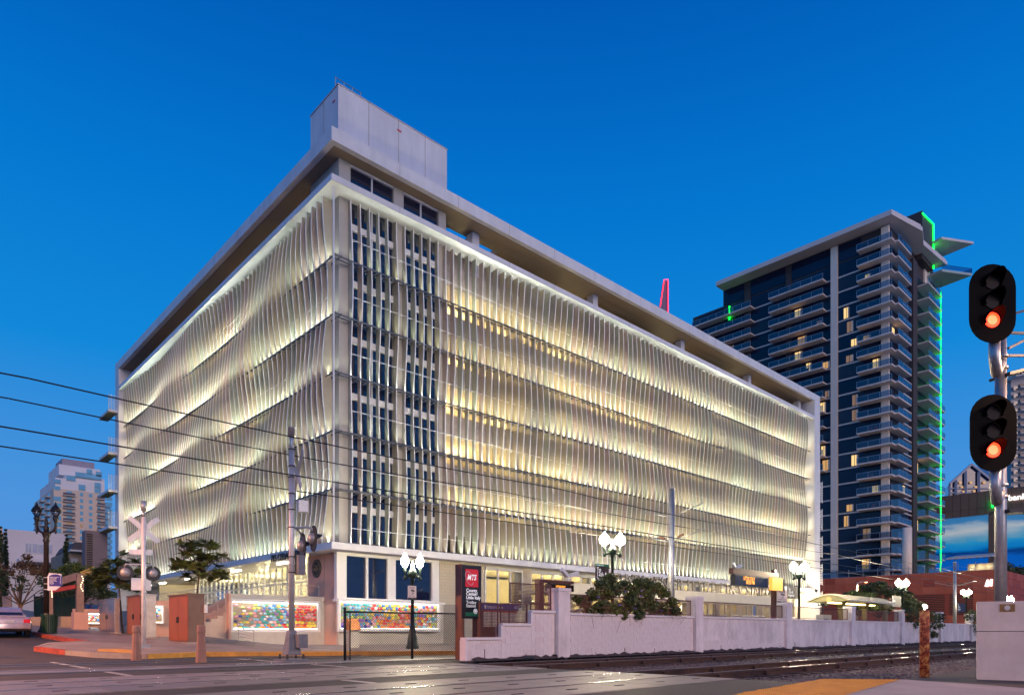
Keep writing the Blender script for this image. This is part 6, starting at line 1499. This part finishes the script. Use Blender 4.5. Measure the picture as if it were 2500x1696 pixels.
fbox('main_block', 131, 256, 1190, 1540, 52, APT); fbox('upper_block', 135, 256, 1164, 1190, 40, APL, 0.5); fbox('terrace_block', 161, 256, 1152, 1164, 34, APL, 1); fbox('crown_block', 148, 250, 1126, 1152, 30, APL, 4); fbox('crown_top', 160, 240, 1106, 1126, 24, mat('crown_screen', (0.36, 0.30, 0.33), 0.7, var=0.15), 8)
MB().box(fx2(256) + 0.05, fx2(275), c0.y + 4, c0.y + 50, 0, az(1208)).build('side_wing', APL, ap_)
wm = {}
def win(px0, px1, py0, py1, m=ABW):
    x0_, x1_ = fx2(px0), fx2(px1); z0_, z1_ = az(py1), az(py0); k = (round(x1_ - x0_, 1), round(z1_ - z0_, 1), m.name)
    if k not in wm: wm[k] = MB().box(0, k[0], 0, 0.25, 0, k[1]).mesh('window', m)
    return put('window', wm[k], ap_, loc=(x0_, c0.y - 0.12, z0_))
for i in range(12):
    y = 1194 + i * 15.6
    win(131, 150, y + 1, y + 12) if i else win(132, 147, y - 9, y + 1)
    win(162, 176, y, y + 11, TLIT[2] if i in (5,) else ABW); win(195, 203, y, y + 9, TLIT[2] if i == 5 else ABW); win(217, 225, y, y + 9); win(238, 245, y, y + 10)
    win(258, 274, y + 1, y + 12)
    for a, b in ((152, 181), (235, 254)):
        bb = MB().box(fx2(a), fx2(b), c0.y - 2.0, c0.y - 0.13, az(y + 12.5), az(y + 11)).build('balcony', TSL, ap_); MB().box(fx2(a), fx2(b), c0.y - 2.0, c0.y - 1.9, az(y + 11), az(y + 6)).build('balustrade', mat('balustrade_dark', (0.10, 0.08, 0.09), 0.6, var=0.2), bb)
    xw_ = fx2(131)
    for j in range(3): MB().box(xw_ - 1.6, xw_ - 0.02, c0.y + 8 + j * 15, c0.y + 15 + j * 15, az(y + 13), az(y + 11.4)).build('balcony', TSL, ap_); MB().box(xw_ - 0.15, xw_ - 0.01, c0.y + 9 + j * 15, c0.y + 14 + j * 15, az(y + 10), az(y + 1)).build('window', ABW, ap_)
for a, b, c_, d_ in ((162, 184, 1155, 1167), (192, 208, 1174, 1187), (231, 246, 1164, 1176), (231, 246, 1178, 1190), (133, 148, 1168, 1178), (184, 248, 1144, 1156), (212, 225, 1133, 1145), (234, 249, 1136, 1148)): win(a, b, c_, d_)
lo = thing('white_studio_building', 'low white plastered building with a band window behind the lantern post', 'building', pt(90, HY, d=85))
dl = 85.0; Lw = lambda px, py, dd=0.0: pt(px, HY, d=dl + dd) + UP * ((HY - py) * dl / FX)
c1 = Lw(30, 1540); gx = lambda px: wx(px, c1.y); gz = lambda py: HC + (HY - py) * dl / FX
WPL = mat('white_plaster', (0.78, 0.70, 0.69), 0.85, var=0.06, scale=0.5)
MB().box(gx(18), gx(162), c1.y, c1.y + 14, 0, gz(1292)).build('wall', WPL, lo); MB().box(gx(-40), gx(18) - 0.02, c1.y + 4, c1.y + 20, 0, gz(1280)).build('rear_wall', APT, lo)
MB().box(gx(60), gx(127), c1.y - 0.12, c1.y - 0.002, gz(1347), gz(1322)).build('window_band', FRAME, lo)
for a, b in ((62, 68), (70, 76), (79, 91), (93, 107), (109, 115), (117, 126)): MB().box(gx(a), gx(b), c1.y - 0.16, c1.y - 0.121, gz(1345), gz(1324)).build('window_pane', mat('pale_blind', (0.45, 0.47, 0.55), 0.5, var=0.2), lo)
MB().box(gx(40), gx(165), c1.y - 2.2, c1.y - 0.17, gz(1371), gz(1364)).build('awning_slab', WPL, lo)
for a, b in ((72, 90), (94, 108), (110, 128)): MB().box(gx(a), gx(b), c1.y - 0.1, c1.y - 0.003, gz(1400), gz(1374)).build('shop_window', mat('brown_shop_window', (0.16, 0.07, 0.03), 0.2, var=0.3), lo)
hs = thing('dark_roofed_house', 'beige house with a dark hipped roof between the cypress and the garage', 'building', pt(200, HY, d=80))
c2 = pt(175, HY, d=78); hx = lambda px: wx(px, c2.y); hz = lambda py: HC + (HY - py) * 78 / FX
MB().box(hx(165), hx(240), c2.y, c2.y + 10, 0, hz(1345)).build('wall', mat('beige_wall', (0.30, 0.24, 0.18), 0.8, var=0.08), hs)
MB().prism([(hx(168), hz(1342)), (hx(245), hz(1342)), (hx(245), hz(1324)), (hx(180), hz(1324))], (0, c2.y - 1, 0), PX, UP, PY, 9).build('roof', mat('dark_roof', (0.10, 0.085, 0.09), 0.8, var=0.2), hs)
MB().box(hx(166), hx(245), c2.y - 1.2, c2.y - 0.0, hz(1347), hz(1343)).build('eaves', FRAME, hs)
for a, b, c_, d_ in ((212, 220, 1362, 1388), (221, 230, 1362, 1388), (212, 220, 1390, 1402), (221, 230, 1390, 1402)): MB().box(hx(a), hx(b), c2.y - 0.1, c2.y - 0.002, hz(d_), hz(c_)).build('window_pane', DGLASS, hs)
MB().box(hx(173), hx(190), c2.y - 0.1, c2.y - 0.002, hz(1395), hz(1362)).build('door', mat('pale_door', (0.4, 0.4, 0.45), 0.5, var=0.1), hs)
# service annexe at the far end of the garage
an = thing('garage_annexe', 'dark plastered service block with a louvre strip at the far garage end', 'building', (-2, LV + 3, 0))
MB().box(-2.1, -0.02, LV + 4.55, LV + 6.2, 0.5, zat(1298, 0, LV + 4.5)).build('wall', mat('mauve_plaster', (0.26, 0.19, 0.19), 0.85, var=0.08), an)
for i in range(22): MB().box(-2.0, -1.45, LV + 4.46, LV + 4.54, 6.2 + i * 0.24, 6.33 + i * 0.24).build('louvre', LOUV, an)
MB().cyl((-0.5, LV + 4.46, 6.3), (-0.5, LV + 4.55, 6.3), 0.3, n=14).build('alarm_bell', MATS['red_plate'], an)
# ================================================================ trees and shrubs
BARK = mat('bark', (0.10, 0.06, 0.045), 0.9, var=0.3, scale=6, bump=0.4)
LEAF = [mat('leaf_dark', (0.040, 0.058, 0.018), 0.6, var=0.35, scale=2), mat('leaf_mid', (0.075, 0.105, 0.028), 0.6, var=0.35, scale=2), mat('leaf_light', (0.12, 0.14, 0.03), 0.55, var=0.3, scale=2), mat('leaf_fresh', (0.09, 0.12, 0.035), 0.55, var=0.35, scale=2)]
def leafmesh(name, centres, size, m, parent, seed=1, per=40, flat=0.75, elong=1.7, kind=None):
    """many small leaf faces spread round clump centres (x, y, z, radius)"""
    r = random.Random(seed); mb = MB()
    for (cx2, cy2, cz2, rad) in centres:
        for i in range(per):
            a, b = r.uniform(0, 6.283), math.acos(r.uniform(-1, 1)); q = rad * (r.random() ** 0.5)
            c = Vector((cx2 + q * math.sin(b) * math.cos(a), cy2 + q * math.sin(b) * math.sin(a), cz2 + q * math.cos(b) * flat))
            d = Vector((r.uniform(-1, 1), r.uniform(-1, 1), r.uniform(-.7, .4))).normalized(); e = d.cross(Vector((r.uniform(-1, 1), r.uniform(-1, 1), r.uniform(-1, 1)))).normalized()
            s = size * r.uniform(0.6, 1.3); k = len(mb.v)
            mb.v += [tuple(c - d * s * elong * .5), tuple(c + e * s * .45), tuple(c + d * s * elong * .5), tuple(c - e * s * .45)]; mb.f.append((k, k + 1, k + 2, k + 3))
    return mb.build(name, m, parent, kind=kind)
def frondmesh(name, centres, m, parent, seed, L=0.5, leaf=0.05, n=9):
    """feathery fronds radiating from each clump centre, leaflet by leaflet"""
    r = random.Random(seed); mb = MB()
    for (a, b, c, rad) in centres:
        for k in range(n):
            th = r.uniform(0, 6.283); d = Vector((math.cos(th), math.sin(th), r.uniform(-0.35, 1.1))).normalized(); q = Vector((a, b, c)); ln = L * r.uniform(0.6, 1.25)
            for i in range(11):
                f = (i + 1) / 11; p = q + d * (ln * f) - UP * (0.28 * ln * f * f); sd = d.cross(UP).normalized()
                for s_ in (-1, 1):
                    w = leaf * (1.5 - f) * 1.4; tip = p + sd * (s_ * w * 1.5) + d * (w * 0.7) - UP * (w * 0.5); e = d * (w * 0.38); j = len(mb.v)
                    mb.v += [tuple(p - e), tuple(tip), tuple(p + e)]; mb.f.append((j, j + 1, j + 2))
    return mb.build(name, m, parent)
def tree(name, label, p, H, trunk_h, crown_r, clumps, size, mats, seed, per=60, flat=0.6, r0=0.08, lean=(0, 0), droop=0.0, feathery=False):
    rr = random.Random(seed); t = thing(name, label, 'tree', p)
    top = p + Vector((lean[0], lean[1], trunk_h))
    MB().tube([p - UP * 0.2, p + (top - p) * 0.5 + Vector((rr.uniform(-.1, .1), rr.uniform(-.1, .1), 0)), top], [r0, r0 * 0.8, r0 * 0.6], 8).build('trunk', BARK, t, True)
    cs = []
    for i in range(clumps):
        a = 2 * math.pi * i / clumps * 1.618 * 2; f = math.sqrt((i + 0.5) / clumps)
        z = trunk_h + (H - trunk_h) * ((1 - f * f * 0.75) * rr.uniform(0.7, 1.0) if not feathery else rr.uniform(0.05, 1.0) * math.sqrt(1 - 0.7 * f * f)) - droop * f
        c = Vector((p.x + lean[0] + crown_r * f * math.cos(a), p.y + lean[1] + crown_r * f * math.sin(a), p.z + z))
        cs.append((c.x, c.y, c.z, crown_r * rr.uniform(0.15, 0.34)))
        if i % 2 == 0: MB().tube([top - UP * 0.1, top.lerp(c, 0.5) + UP * 0.1, c], [r0 * 0.45, r0 * 0.3, r0 * 0.12], 5).build('limb', BARK, t)
    cut = len(cs) // 2
    if feathery:
        frondmesh('crown', cs[:cut], mats[0], t, seed, crown_r * 0.36, 0.055, 15); frondmesh('crown', cs[cut:], mats[1], t, seed + 1, crown_r * 0.36, 0.055, 15); return t
    leafmesh('crown', cs[:cut], size, mats[0], t, seed, per, flat); leafmesh('crown', cs[cut:], size, mats[1], t, seed + 1, per, flat)
    return t
p = base(470, 1552); p = pt(473, 1540, d=33.5); p.z = 0.5
dz = 33.5 / FX
tree('street_tree', 'small feathery street tree between the big brown cabinet and the lobby', p, (1540 - 1302) * dz + 0.4, (1540 - 1400) * dz + .4, 1.25, 56, 0.06, (LEAF[3], LEAF[2]), 4, 120, 0.35, 0.06, (0.25, 0), 0.25, True)
p = pt(300, 1540, d=36.0); p.z = 0.9
tree('street_tree', 'feathery street tree behind the white crossbuck mast', p, (1540 - 1330) * 36 / FX - 0.1, 2.6, 1.4, 56, 0.06, (LEAF[1], LEAF[3]), 9, 110, 0.35, 0.06, (-0.2, 0), 0.5, True)
def cypress(label, px, ytop, ybase, w, d, seed):
    p = pt(px, ybase, d=d); r_ = random.Random(seed); t = thing('cypress', label, 'tree', (p.x, p.y, 0.8), group='cypress trees')
    H = HC + (HY - ytop) * d / FX - 0.8; wd = w * d / FX / 2; cs = []
    MB().cyl((p.x, p.y, 0.5), (p.x, p.y, 1.2 + H * .6), 0.12, 0.04, 8).build('trunk', BARK, t)
    for i in range(26):
        f = i / 25; rad = wd * (math.sin(math.pi * min(1, 0.18 + f * 0.82)) ** 0.7) * 0.8 + 0.08
        for j in range(3):
            a = r_.uniform(0, 6.28); cs.append((p.x + rad * .45 * math.cos(a), p.y + rad * .45 * math.sin(a), 1.0 + H * f * 0.97, rad * .75))
    leafmesh('crown', cs, 0.11, LEAF[0], t, seed, 46, 1.4, 2.4)
cypress('slender dark cypress beside the dark-roofed house', 162, 1304, 1480, 20, 74, 1)
cypress('dark cypress at the picture edge, left of its twin', 2, 1284, 1480, 20, 70, 2)
cypress('dark cypress just right of the one at the picture edge', 13, 1290, 1480, 16, 72, 3)
p = pt(176, 1540, d=52); p.z = 1.4
tree('round_tree', 'lime green young tree behind the trellis gateway', p, (1540 - 1376) * 52 / FX - 0.3, 2.6, 1.9, 26, 0.13, (LEAF[2], LEAF[2]), 21, 120, 0.7, 0.08)
p = pt(203, 1540, d=50); p.z = 1.5
tree('round_tree', 'dark bushy tree right of the trellis gateway', p, (1540 - 1400) * 50 / FX - 0.6, 1.6, 1.9, 28, 0.13, (LEAF[0], LEAF[0]), 22, 120, 0.8, 0.09)
p = pt(50, 1540, d=44); p.z = 1.3
t = tree('brown_leafed_tree', 'multi-stemmed tree with rusty brown leaves left of the lantern post', p, (1540 - 1352) * 44 / FX - 0.4, 1.4, 2.3, 26, 0.12, (mat('leaf_rust', (0.10, 0.045, 0.018), 0.7, var=0.4, scale=2), LEAF[0]), 23, 70, 0.6, 0.09)
for k in range(6):
    a = random.uniform(0, 6.28); MB().tube([p + UP * 1.0, p + Vector((.5 * math.cos(a), .5 * math.sin(a), 2.4)), p + Vector((1.3 * math.cos(a), 1.3 * math.sin(a), 4.2))], [0.05, 0.03, 0.012], 5).build('limb', mat('pale_bark', (0.28, 0.14, 0.08), 0.9, var=0.3), t)
def bush(name, label, cs, m1, m2, seed, size=0.075, per=150, parent_loc=None, flowers=0, twigs=0):
    t = thing(name, label, 'shrub', parent_loc)
    leafmesh('foliage', cs[::2], size, m1, t, seed, per, 0.8, 1.5); leafmesh('foliage', cs[1::2], size, m2, t, seed + 1, per, 0.8, 1.5)
    r_ = random.Random(seed); tw = MB()
    for i in range(twigs):
        c = r_.choice(cs); a = Vector((c[0] + r_.uniform(-.2, .2), c[1] - c[3] * 0.8, c[2] + r_.uniform(-.2, .2))); tw.tube([a, a + Vector((r_.uniform(-.4, .4), r_.uniform(-.12, .0), r_.uniform(-.25, .15))), a + Vector((r_.uniform(-.8, .8), r_.uniform(-.1, .05), r_.uniform(-.6, .0)))], 0.007, 4)
    if twigs: tw.build('twigs', MATS['pale_bark'], t, kind='stuff')
    for i in range(flowers):
        c = r_.choice(cs); q = Vector((c[0] + r_.uniform(-.3, .3) * c[3] * 2, c[1] - c[3] * 1.02, c[2] + r_.uniform(-.5, .5) * c[3]))
        MB().lathe([(0.001, 0), (0.05, 0.02), (0.075, 0.05)], q, 6).build('flower', mat('violet_flower', (0.30, 0.22, 0.75), 0.5, var=0.1), t)
    return t
cs = []; rr = random.Random(6)
for px, py, rd in ((1425, 1468, .36), (1450, 1450, .4), (1470, 1425, .42), (1490, 1412, .36), (1500, 1440, .5), (1520, 1430, .42), (1545, 1440, .45), (1560, 1425, .4), (1580, 1424, .38), (1600, 1435, .42), (1620, 1446, .4), (1640, 1470, .38), (1650, 1492, .3), (1440, 1490, .38), (1470, 1480, .45), (1500, 1485, .45), (1530, 1480, .45), (1560, 1475, .5), (1590, 1475, .5), (1615, 1485, .45), (1635, 1500, .32), (1600, 1498, .36), (1560, 1500, .34), (1520, 1502, .3), (1410, 1462, .22), (1480, 1450, .4), (1540, 1460, .45), (1580, 1450, .45)):
    for q in range(2):
        y = YB - 0.12 + rr.uniform(0, .6); cs.append((wx(px, y), y, zat(py, wx(px, y), y), rd * .8))
bush('flowering_shrub', 'leafy flowering shrub sprawling over the white wall beside the first pillar', cs, LEAF[3], LEAF[2], 31, 0.085, 260, Vector((cs[0][0], YB, 1.6)), 16, 60)
cs = []
for px, py, rd in ((2212, 1487, .4), (2230, 1492, .5), (2250, 1500, .5), (2275, 1505, .6), (2295, 1508, .5), (2240, 1520, .55), (2270, 1528, .6), (2290, 1525, .5), (2255, 1540, .45), (2280, 1548, .35), (2222, 1508, .45)):
    y = YB - 0.2; cs.append((wx(px, y), y, zat(py, wx(px, y), y), rd))
bush('creeper', 'dark creeper hanging over the white wall behind the rusty post', cs, LEAF[0], LEAF[1], 41, 0.12, 170, Vector((cs[0][0], YB, 1.6)), 0, 12)
cs = [(wx(px, YB - .2), YB - .2, zat(py, wx(px, YB - .2), YB - .2), .7) for px, py in ((2370, 1505), (2380, 1500), (2390, 1510), (2378, 1525), (2384, 1540))]
bush('creeper', 'dark creeper on the white wall next to the concrete equipment box', cs, LEAF[0], LEAF[1], 43, 0.14, 120, Vector((cs[0][0], YB, 1.6)))
# trees before the podium
for k, (px, ytop, d, rad, lab, mm) in enumerate(((2145, 1413, 88, 4.6, 'broad dark tree in front of the red podium', (LEAF[0], LEAF[0])), (2098, 1437, 84, 2.2, 'small lit tree left of the broad dark one', (LEAF[1], LEAF[2])), (2070, 1440, 92, 1.1, 'tiny round treetop against the red podium', (LEAF[0], LEAF[1])))):
    p = pt(px, 1540, d=d); p.z = 0.2
    tree('podium_tree', lab, p, (1540 - ytop) * d / FX - 0.2 + 0.7, 2.6, rad, 30, 0.28, mm, 50 + k, 120, 0.6, 0.16)
cs = [(XP + 1.2, py_(px), zp + 0.6, 1.0) for px in (2455, 2466, 2477, 2488, 2499, 2510)]
cs = [(pt(px, HY, y=ya_ + 1.5).x, ya_ + 1.5, zp + 0.6 + random.uniform(0, .8), 1.3) for px in (2450, 2458, 2466, 2474, 2482, 2490, 2498, 2506)]
bush('roof_hedge', 'hedge growing along the podium roof behind the railway signal', cs, LEAF[0], LEAF[1], 61, 0.3, 110, Vector((cs[0][0], ya_, zp)))
# ================================================================ left street: fence, planters, trellis, sign board, car
hd = MB()
t = thing('green_screen_fence', 'dark green windscreen fence behind the trellis gateway', 'fence', pt(140, 1540, d=48))
for i in range(7):
    a, b = pt(84 + i * 17, 1540, d=47), pt(84 + (i + 1) * 17 - 0.6, 1540, d=47); mb = MB(); mb.bar((a.x, a.y, 2.4), (b.x, b.y, 2.4), 0.04, 1.9); mb.build('screen_panel', mat('green_windscreen', (0.012, 0.035, 0.02), 0.7, var=0.3), t)
    MB().cyl((a.x, a.y, 1), (a.x, a.y, 3.45), 0.04, n=6).build('post', IRONB, t)
for k, (a, b, yt, yb_2, dd, lab) in enumerate(((78, 104, 1505, 1528, 41, 'low tan planter wall left of the litter bin'), (138, 183, 1504, 1527, 40, 'low tan planter wall right of the litter bin'))):
    p, q = pt(a, 1540, d=dd), pt(b, 1540, d=dd); z0_, z1_ = HC + (HY - yb_2) * dd / FX - .3, HC + (HY - yt) * dd / FX
    mb = MB(); mb.bar((p.x, p.y, (z0_ + z1_) / 2), (q.x, q.y, (z0_ + z1_) / 2), 0.4, z1_ - z0_); w = mb.build('planter_wall', mat('tan_planter', (0.40, 0.28, 0.19), 0.8, var=0.1)); tag(w, lab, 'planter')
dt = 38.5; TP = lambda px, py, dd=0.0: pt(px, py, d=dt + dd)
t = thing('trellis_gateway', 'timber trellis gateway with a red beam and string lights', 'gateway', TP(195, 1528))
TIM = mat('grey_timber', (0.26, 0.18, 0.15), 0.8, var=0.2, scale=3); REDB = mat('red_beam', (0.40, 0.05, 0.035), 0.6, var=0.15)
MB().box(TP(195, 1528).x - .35, TP(195, 1528).x + .35, TP(195, 1528).y - .35, TP(195, 1528).y + .35, 0.9, HC + (HY - 1494) * dt / FX).build('pedestal', PIER, t)
MB().bar(TP(195, 1496), TP(195, 1400), 0.34).build('post', TIM, t); MB().bar(TP(122, 1515, 0.5), TP(122, 1398, 0.5), 0.26).build('post', TIM, t)
MB().bar(TP(192, 1406, .1), TP(150, 1418, .3), 0.2, 0.4).build('top_beam', TIM, t); MB().bar(TP(188, 1431, -.1), TP(131, 1441, .2), 0.2, 0.22).build('red_beam', REDB, t)
MB().bar(TP(200, 1402, .4), TP(231, 1388, .4), 0.12, 0.3).build('yellow_arm', mat('yellow_arm', (0.55, 0.36, 0.08), 0.6, var=0.1), t)
bulb = MB().sphere((0, 0, 0), 0.03, 6, 4).mesh('bulb', emis('bulb', (1, 0.75, 0.4), 4))
for px, py in [(200 + 3 * math.sin(i), 1406 + 5 * i) for i in range(8)] + [(126 + i * .3, 1440 + i * 4) for i in range(5)]: put('bulb', bulb, t, loc=TP(px, py, -.25))
# small lit mosaics of the street wall
for (a, b, yt, yb_2, dd, lab) in ((205, 244, 1497, 1521, 41, 'small lit mosaic panel left of the stainless cabinet'), (380, 397, 1479, 1519, 34, 'narrow lit mosaic panel between the silver and the big brown cabinet')):
    p = pt((a + b) / 2, 1540, d=dd); k = dd / FX; x0_, x1_ = wx(a, p.y), wx(b, p.y)
    zb2, zt2 = HC + (HY - yb_2) * k, HC + (HY - yt) * k
    t = mosaic('disc_mosaic', lab, x0_, x1_, p.y, zb2, zt2, right_col, 0.16, 0.14, 0.07, 0.06, lambda u, v: random.random() < 0.7, 9, 0.06)
    mb = MB().box(x0_ - 0.5, x1_ + 0.6, p.y + 0.21, p.y + 0.5, terrain(p.x, p.y) - 0.2, zt2 + 0.28); tag(mb.build('mosaic_backing_wall', PIER), 'terracotta wall that carries the ' + ('small' if a == 205 else 'narrow') + ' lit mosaic panel', 'wall')
p = pt(17, 1478, d=46); mb = MB(); mb.bar(pt(7, 1468, d=46), pt(28, 1467, d=46), 0.1, 28 * 46 / FX); tag(mb.build('notice_hoarding', mat('pink_board', (0.45, 0.30, 0.25), 0.8, var=0.2)), 'pale pink notice board above the silver car', 'board')
def bike(label, px, m, box):
    o = pt(px, 1497, d=52); t = thing('cargo_bicycle' if box else 'bicycle', label, 'bicycle', o); k = 52 / FX
    for dx in (-8, 8):
        c = o + PX * (dx * k * 1.4) + UP * 0.02; MB().tube([c + Vector((.32 * math.cos(i * math.pi / 6), 0, .32 * math.sin(i * math.pi / 6))) for i in range(13)], 0.03, 5).build('wheel', DARKM, t)
    a_, b_, c_ = o + PX * (-8 * k * 1.4), o + PX * (8 * k * 1.4), o + UP * 0.55
    MB().tube([a_, c_ + PX * -.15, o + PX * .05 - UP * .05, a_], 0.03, 5).build('rear_frame', m, t); MB().tube([o + PX * .05 - UP * .05, c_ + PX * .35, b_], 0.03, 5).build('front_frame', m, t)
    MB().tube([c_ + PX * .35, c_ + PX * .33 + UP * .28, c_ + PX * .2 + UP * .32], 0.02, 5).build('handlebar', DARKM, t); MB().box(c_.x - .3, c_.x - .02, c_.y - .07, c_.y + .07, c_.z + .14, c_.z + .2).build('saddle', DARKM, t)
    if box: MB().prism([(-.35, 0), (.35, 0), (.42, .38), (-.42, .38)], b_ + UP * .3 - PY * .25, PX, UP, PY, .5).build('cargo_box', m, t)
bike('blue cargo bicycle parked by the annexe wall', 211, mat('bike_blue', (0.02, 0.12, 0.5), 0.5, var=0.1), True)
bike('red bicycle beside the blue cargo bicycle', 229, MATS['red_plate'], False)
# ------------------------------------------------ parked silver saloon, seen from behind
cp = Vector((-14.0, 5.4, 0)); cp.z = terrain(cp.x, cp.y)
q1_ = gp(68, 1557); rzc = R(90)
car = thing('parked_car', 'silver saloon car parked at the kerb, seen from behind', 'car', cp, 0)
PAINT = mat('silver_paint_car', (0.50, 0.42, 0.43), 0.25, 0.6, var=0.05, scale=2); CGL = mat('car_glass', (0.01, 0.012, 0.02), 0.05, var=0, spec=0.8); TYRE = mat('tyre', (0.012, 0.012, 0.012), 0.85, var=0.1)
# local frame: x to the right, y forward (away from the camera), origin under the rear axle
def ring(y, w, zb, zm, zt, wt): return [(-w, y, zb), (-w * 1.02, y, zm), (-wt, y, zt), (wt, y, zt), (w * 1.02, y, zm), (w, y, zb)]
rings = [ring(-0.98, .76, .42, .62, .80, .70), ring(-0.90, .84, .32, .66, .96, .80), ring(-0.6, .87, .28, .68, .99, .80), ring(0.2, .88, .25, .70, .97, .80), ring(1.9, .88, .25, .70, .94, .80), ring(3.0, .86, .27, .68, .88, .76), ring(3.5, .78, .35, .60, .78, .68)]
def loft(rs):
    mb = MB(); n = len(rs[0])
    for r_ in rs: mb.v += r_
    for i in range(len(rs) - 1):
        for j in range(n): a, b = i * n + j, i * n + (j + 1) % n; mb.f.append((a, b, b + n, a + n))
    mb.f.append(tuple(reversed(range(n)))); mb.f.append(tuple((len(rs) - 1) * n + j for j in range(n))); return mb
bd = loft(rings).build('body', PAINT, car, local=True); bv = bd.modifiers.new('bevel', 'BEVEL'); bv.width = 0.06; bv.segments = 3; bv.limit_method = 'ANGLE'; smooth_angle(bd, 50)
def ring2(y, w, z0_, z1_, wt): return [(-w, y, z0_), (-wt, y, z1_), (wt, y, z1_), (w, y, z0_)]
cab = loft([ring2(-0.35, .70, .97, 1.0, .66), ring2(0.25, .76, .96, 1.36, .58), ring2(0.6, .78, .95, 1.42, .60), ring2(1.3, .78, .94, 1.40, .60), ring2(2.1, .74, .93, .97, .68)]).build('cabin', PAINT, car, local=True); bv = cab.modifiers.new('bevel', 'BEVEL'); bv.width = 0.04; bv.segments = 2; smooth_angle(cab, 50)
MB().add([(-.60, -0.30, 1.035), (.60, -0.30, 1.035), (.52, 0.235, 1.345), (-.52, 0.235, 1.345)], [(0, 1, 2, 3)]).build('rear_window', CGL, car, local=True)
for s_ in (-1, 1):
    MB().add([(s_ * .775, 0.35, 1.0), (s_ * .77, 1.75, 1.0), (s_ * .62, 1.25, 1.36), (s_ * .61, 0.55, 1.37)], [(0, 1, 2, 3)]).build('side_window', CGL, car, local=True)
    MB().box(s_ * .52, s_ * .79, -1.0, -0.86, .66, .84).build('tail_light', mat('tail_red', (0.35, 0.01, 0.015), 0.2, var=0, emit=(1, 0.03, 0.03), es=0.15), car, local=True)
    for y in (0, 2.65):
        w = MB().cyl((s_ * .70, y, .31), (s_ * .90, y, .31), .31, n=20).build('wheel', TYRE, car, local=True)
        MB().cyl((s_ * .905, y, .31), (s_ * .91, y, .31), .19, n=14).build('rim', GALV, w, local=True)
    MB().box(s_ * .80, s_ * .98, 1.75, 1.87, .98, 1.10).build('mirror', PAINT, car, local=True)
bp_ = loft([ring(-1.06, .70, .40, .48, .60, .68), ring(-0.95, .84, .34, .50, .64, .82), ring(-0.8, .875, .32, .5, .64, .86)]).build('rear_bumper', PAINT, car, local=True); smooth_angle(bp_, 50)
MB().box(-.17, .17, -1.015, -1.0, .68, .79).build('number_plate', mat('plate_white', (0.5, 0.5, 0.52), 0.5, var=0.1), car, local=True)
text('6VDM090', 0.085, (-.155, -1.02, .705), PX, UP, mat('plate_text', (0.05, 0.05, 0.2), 0.5, var=0), car, depth=0.002, local=True, name='plate_text')
MB().box(-.62, .62, -0.93, -0.90, .955, .985).build('boot_lip', PAINT, car, local=True)
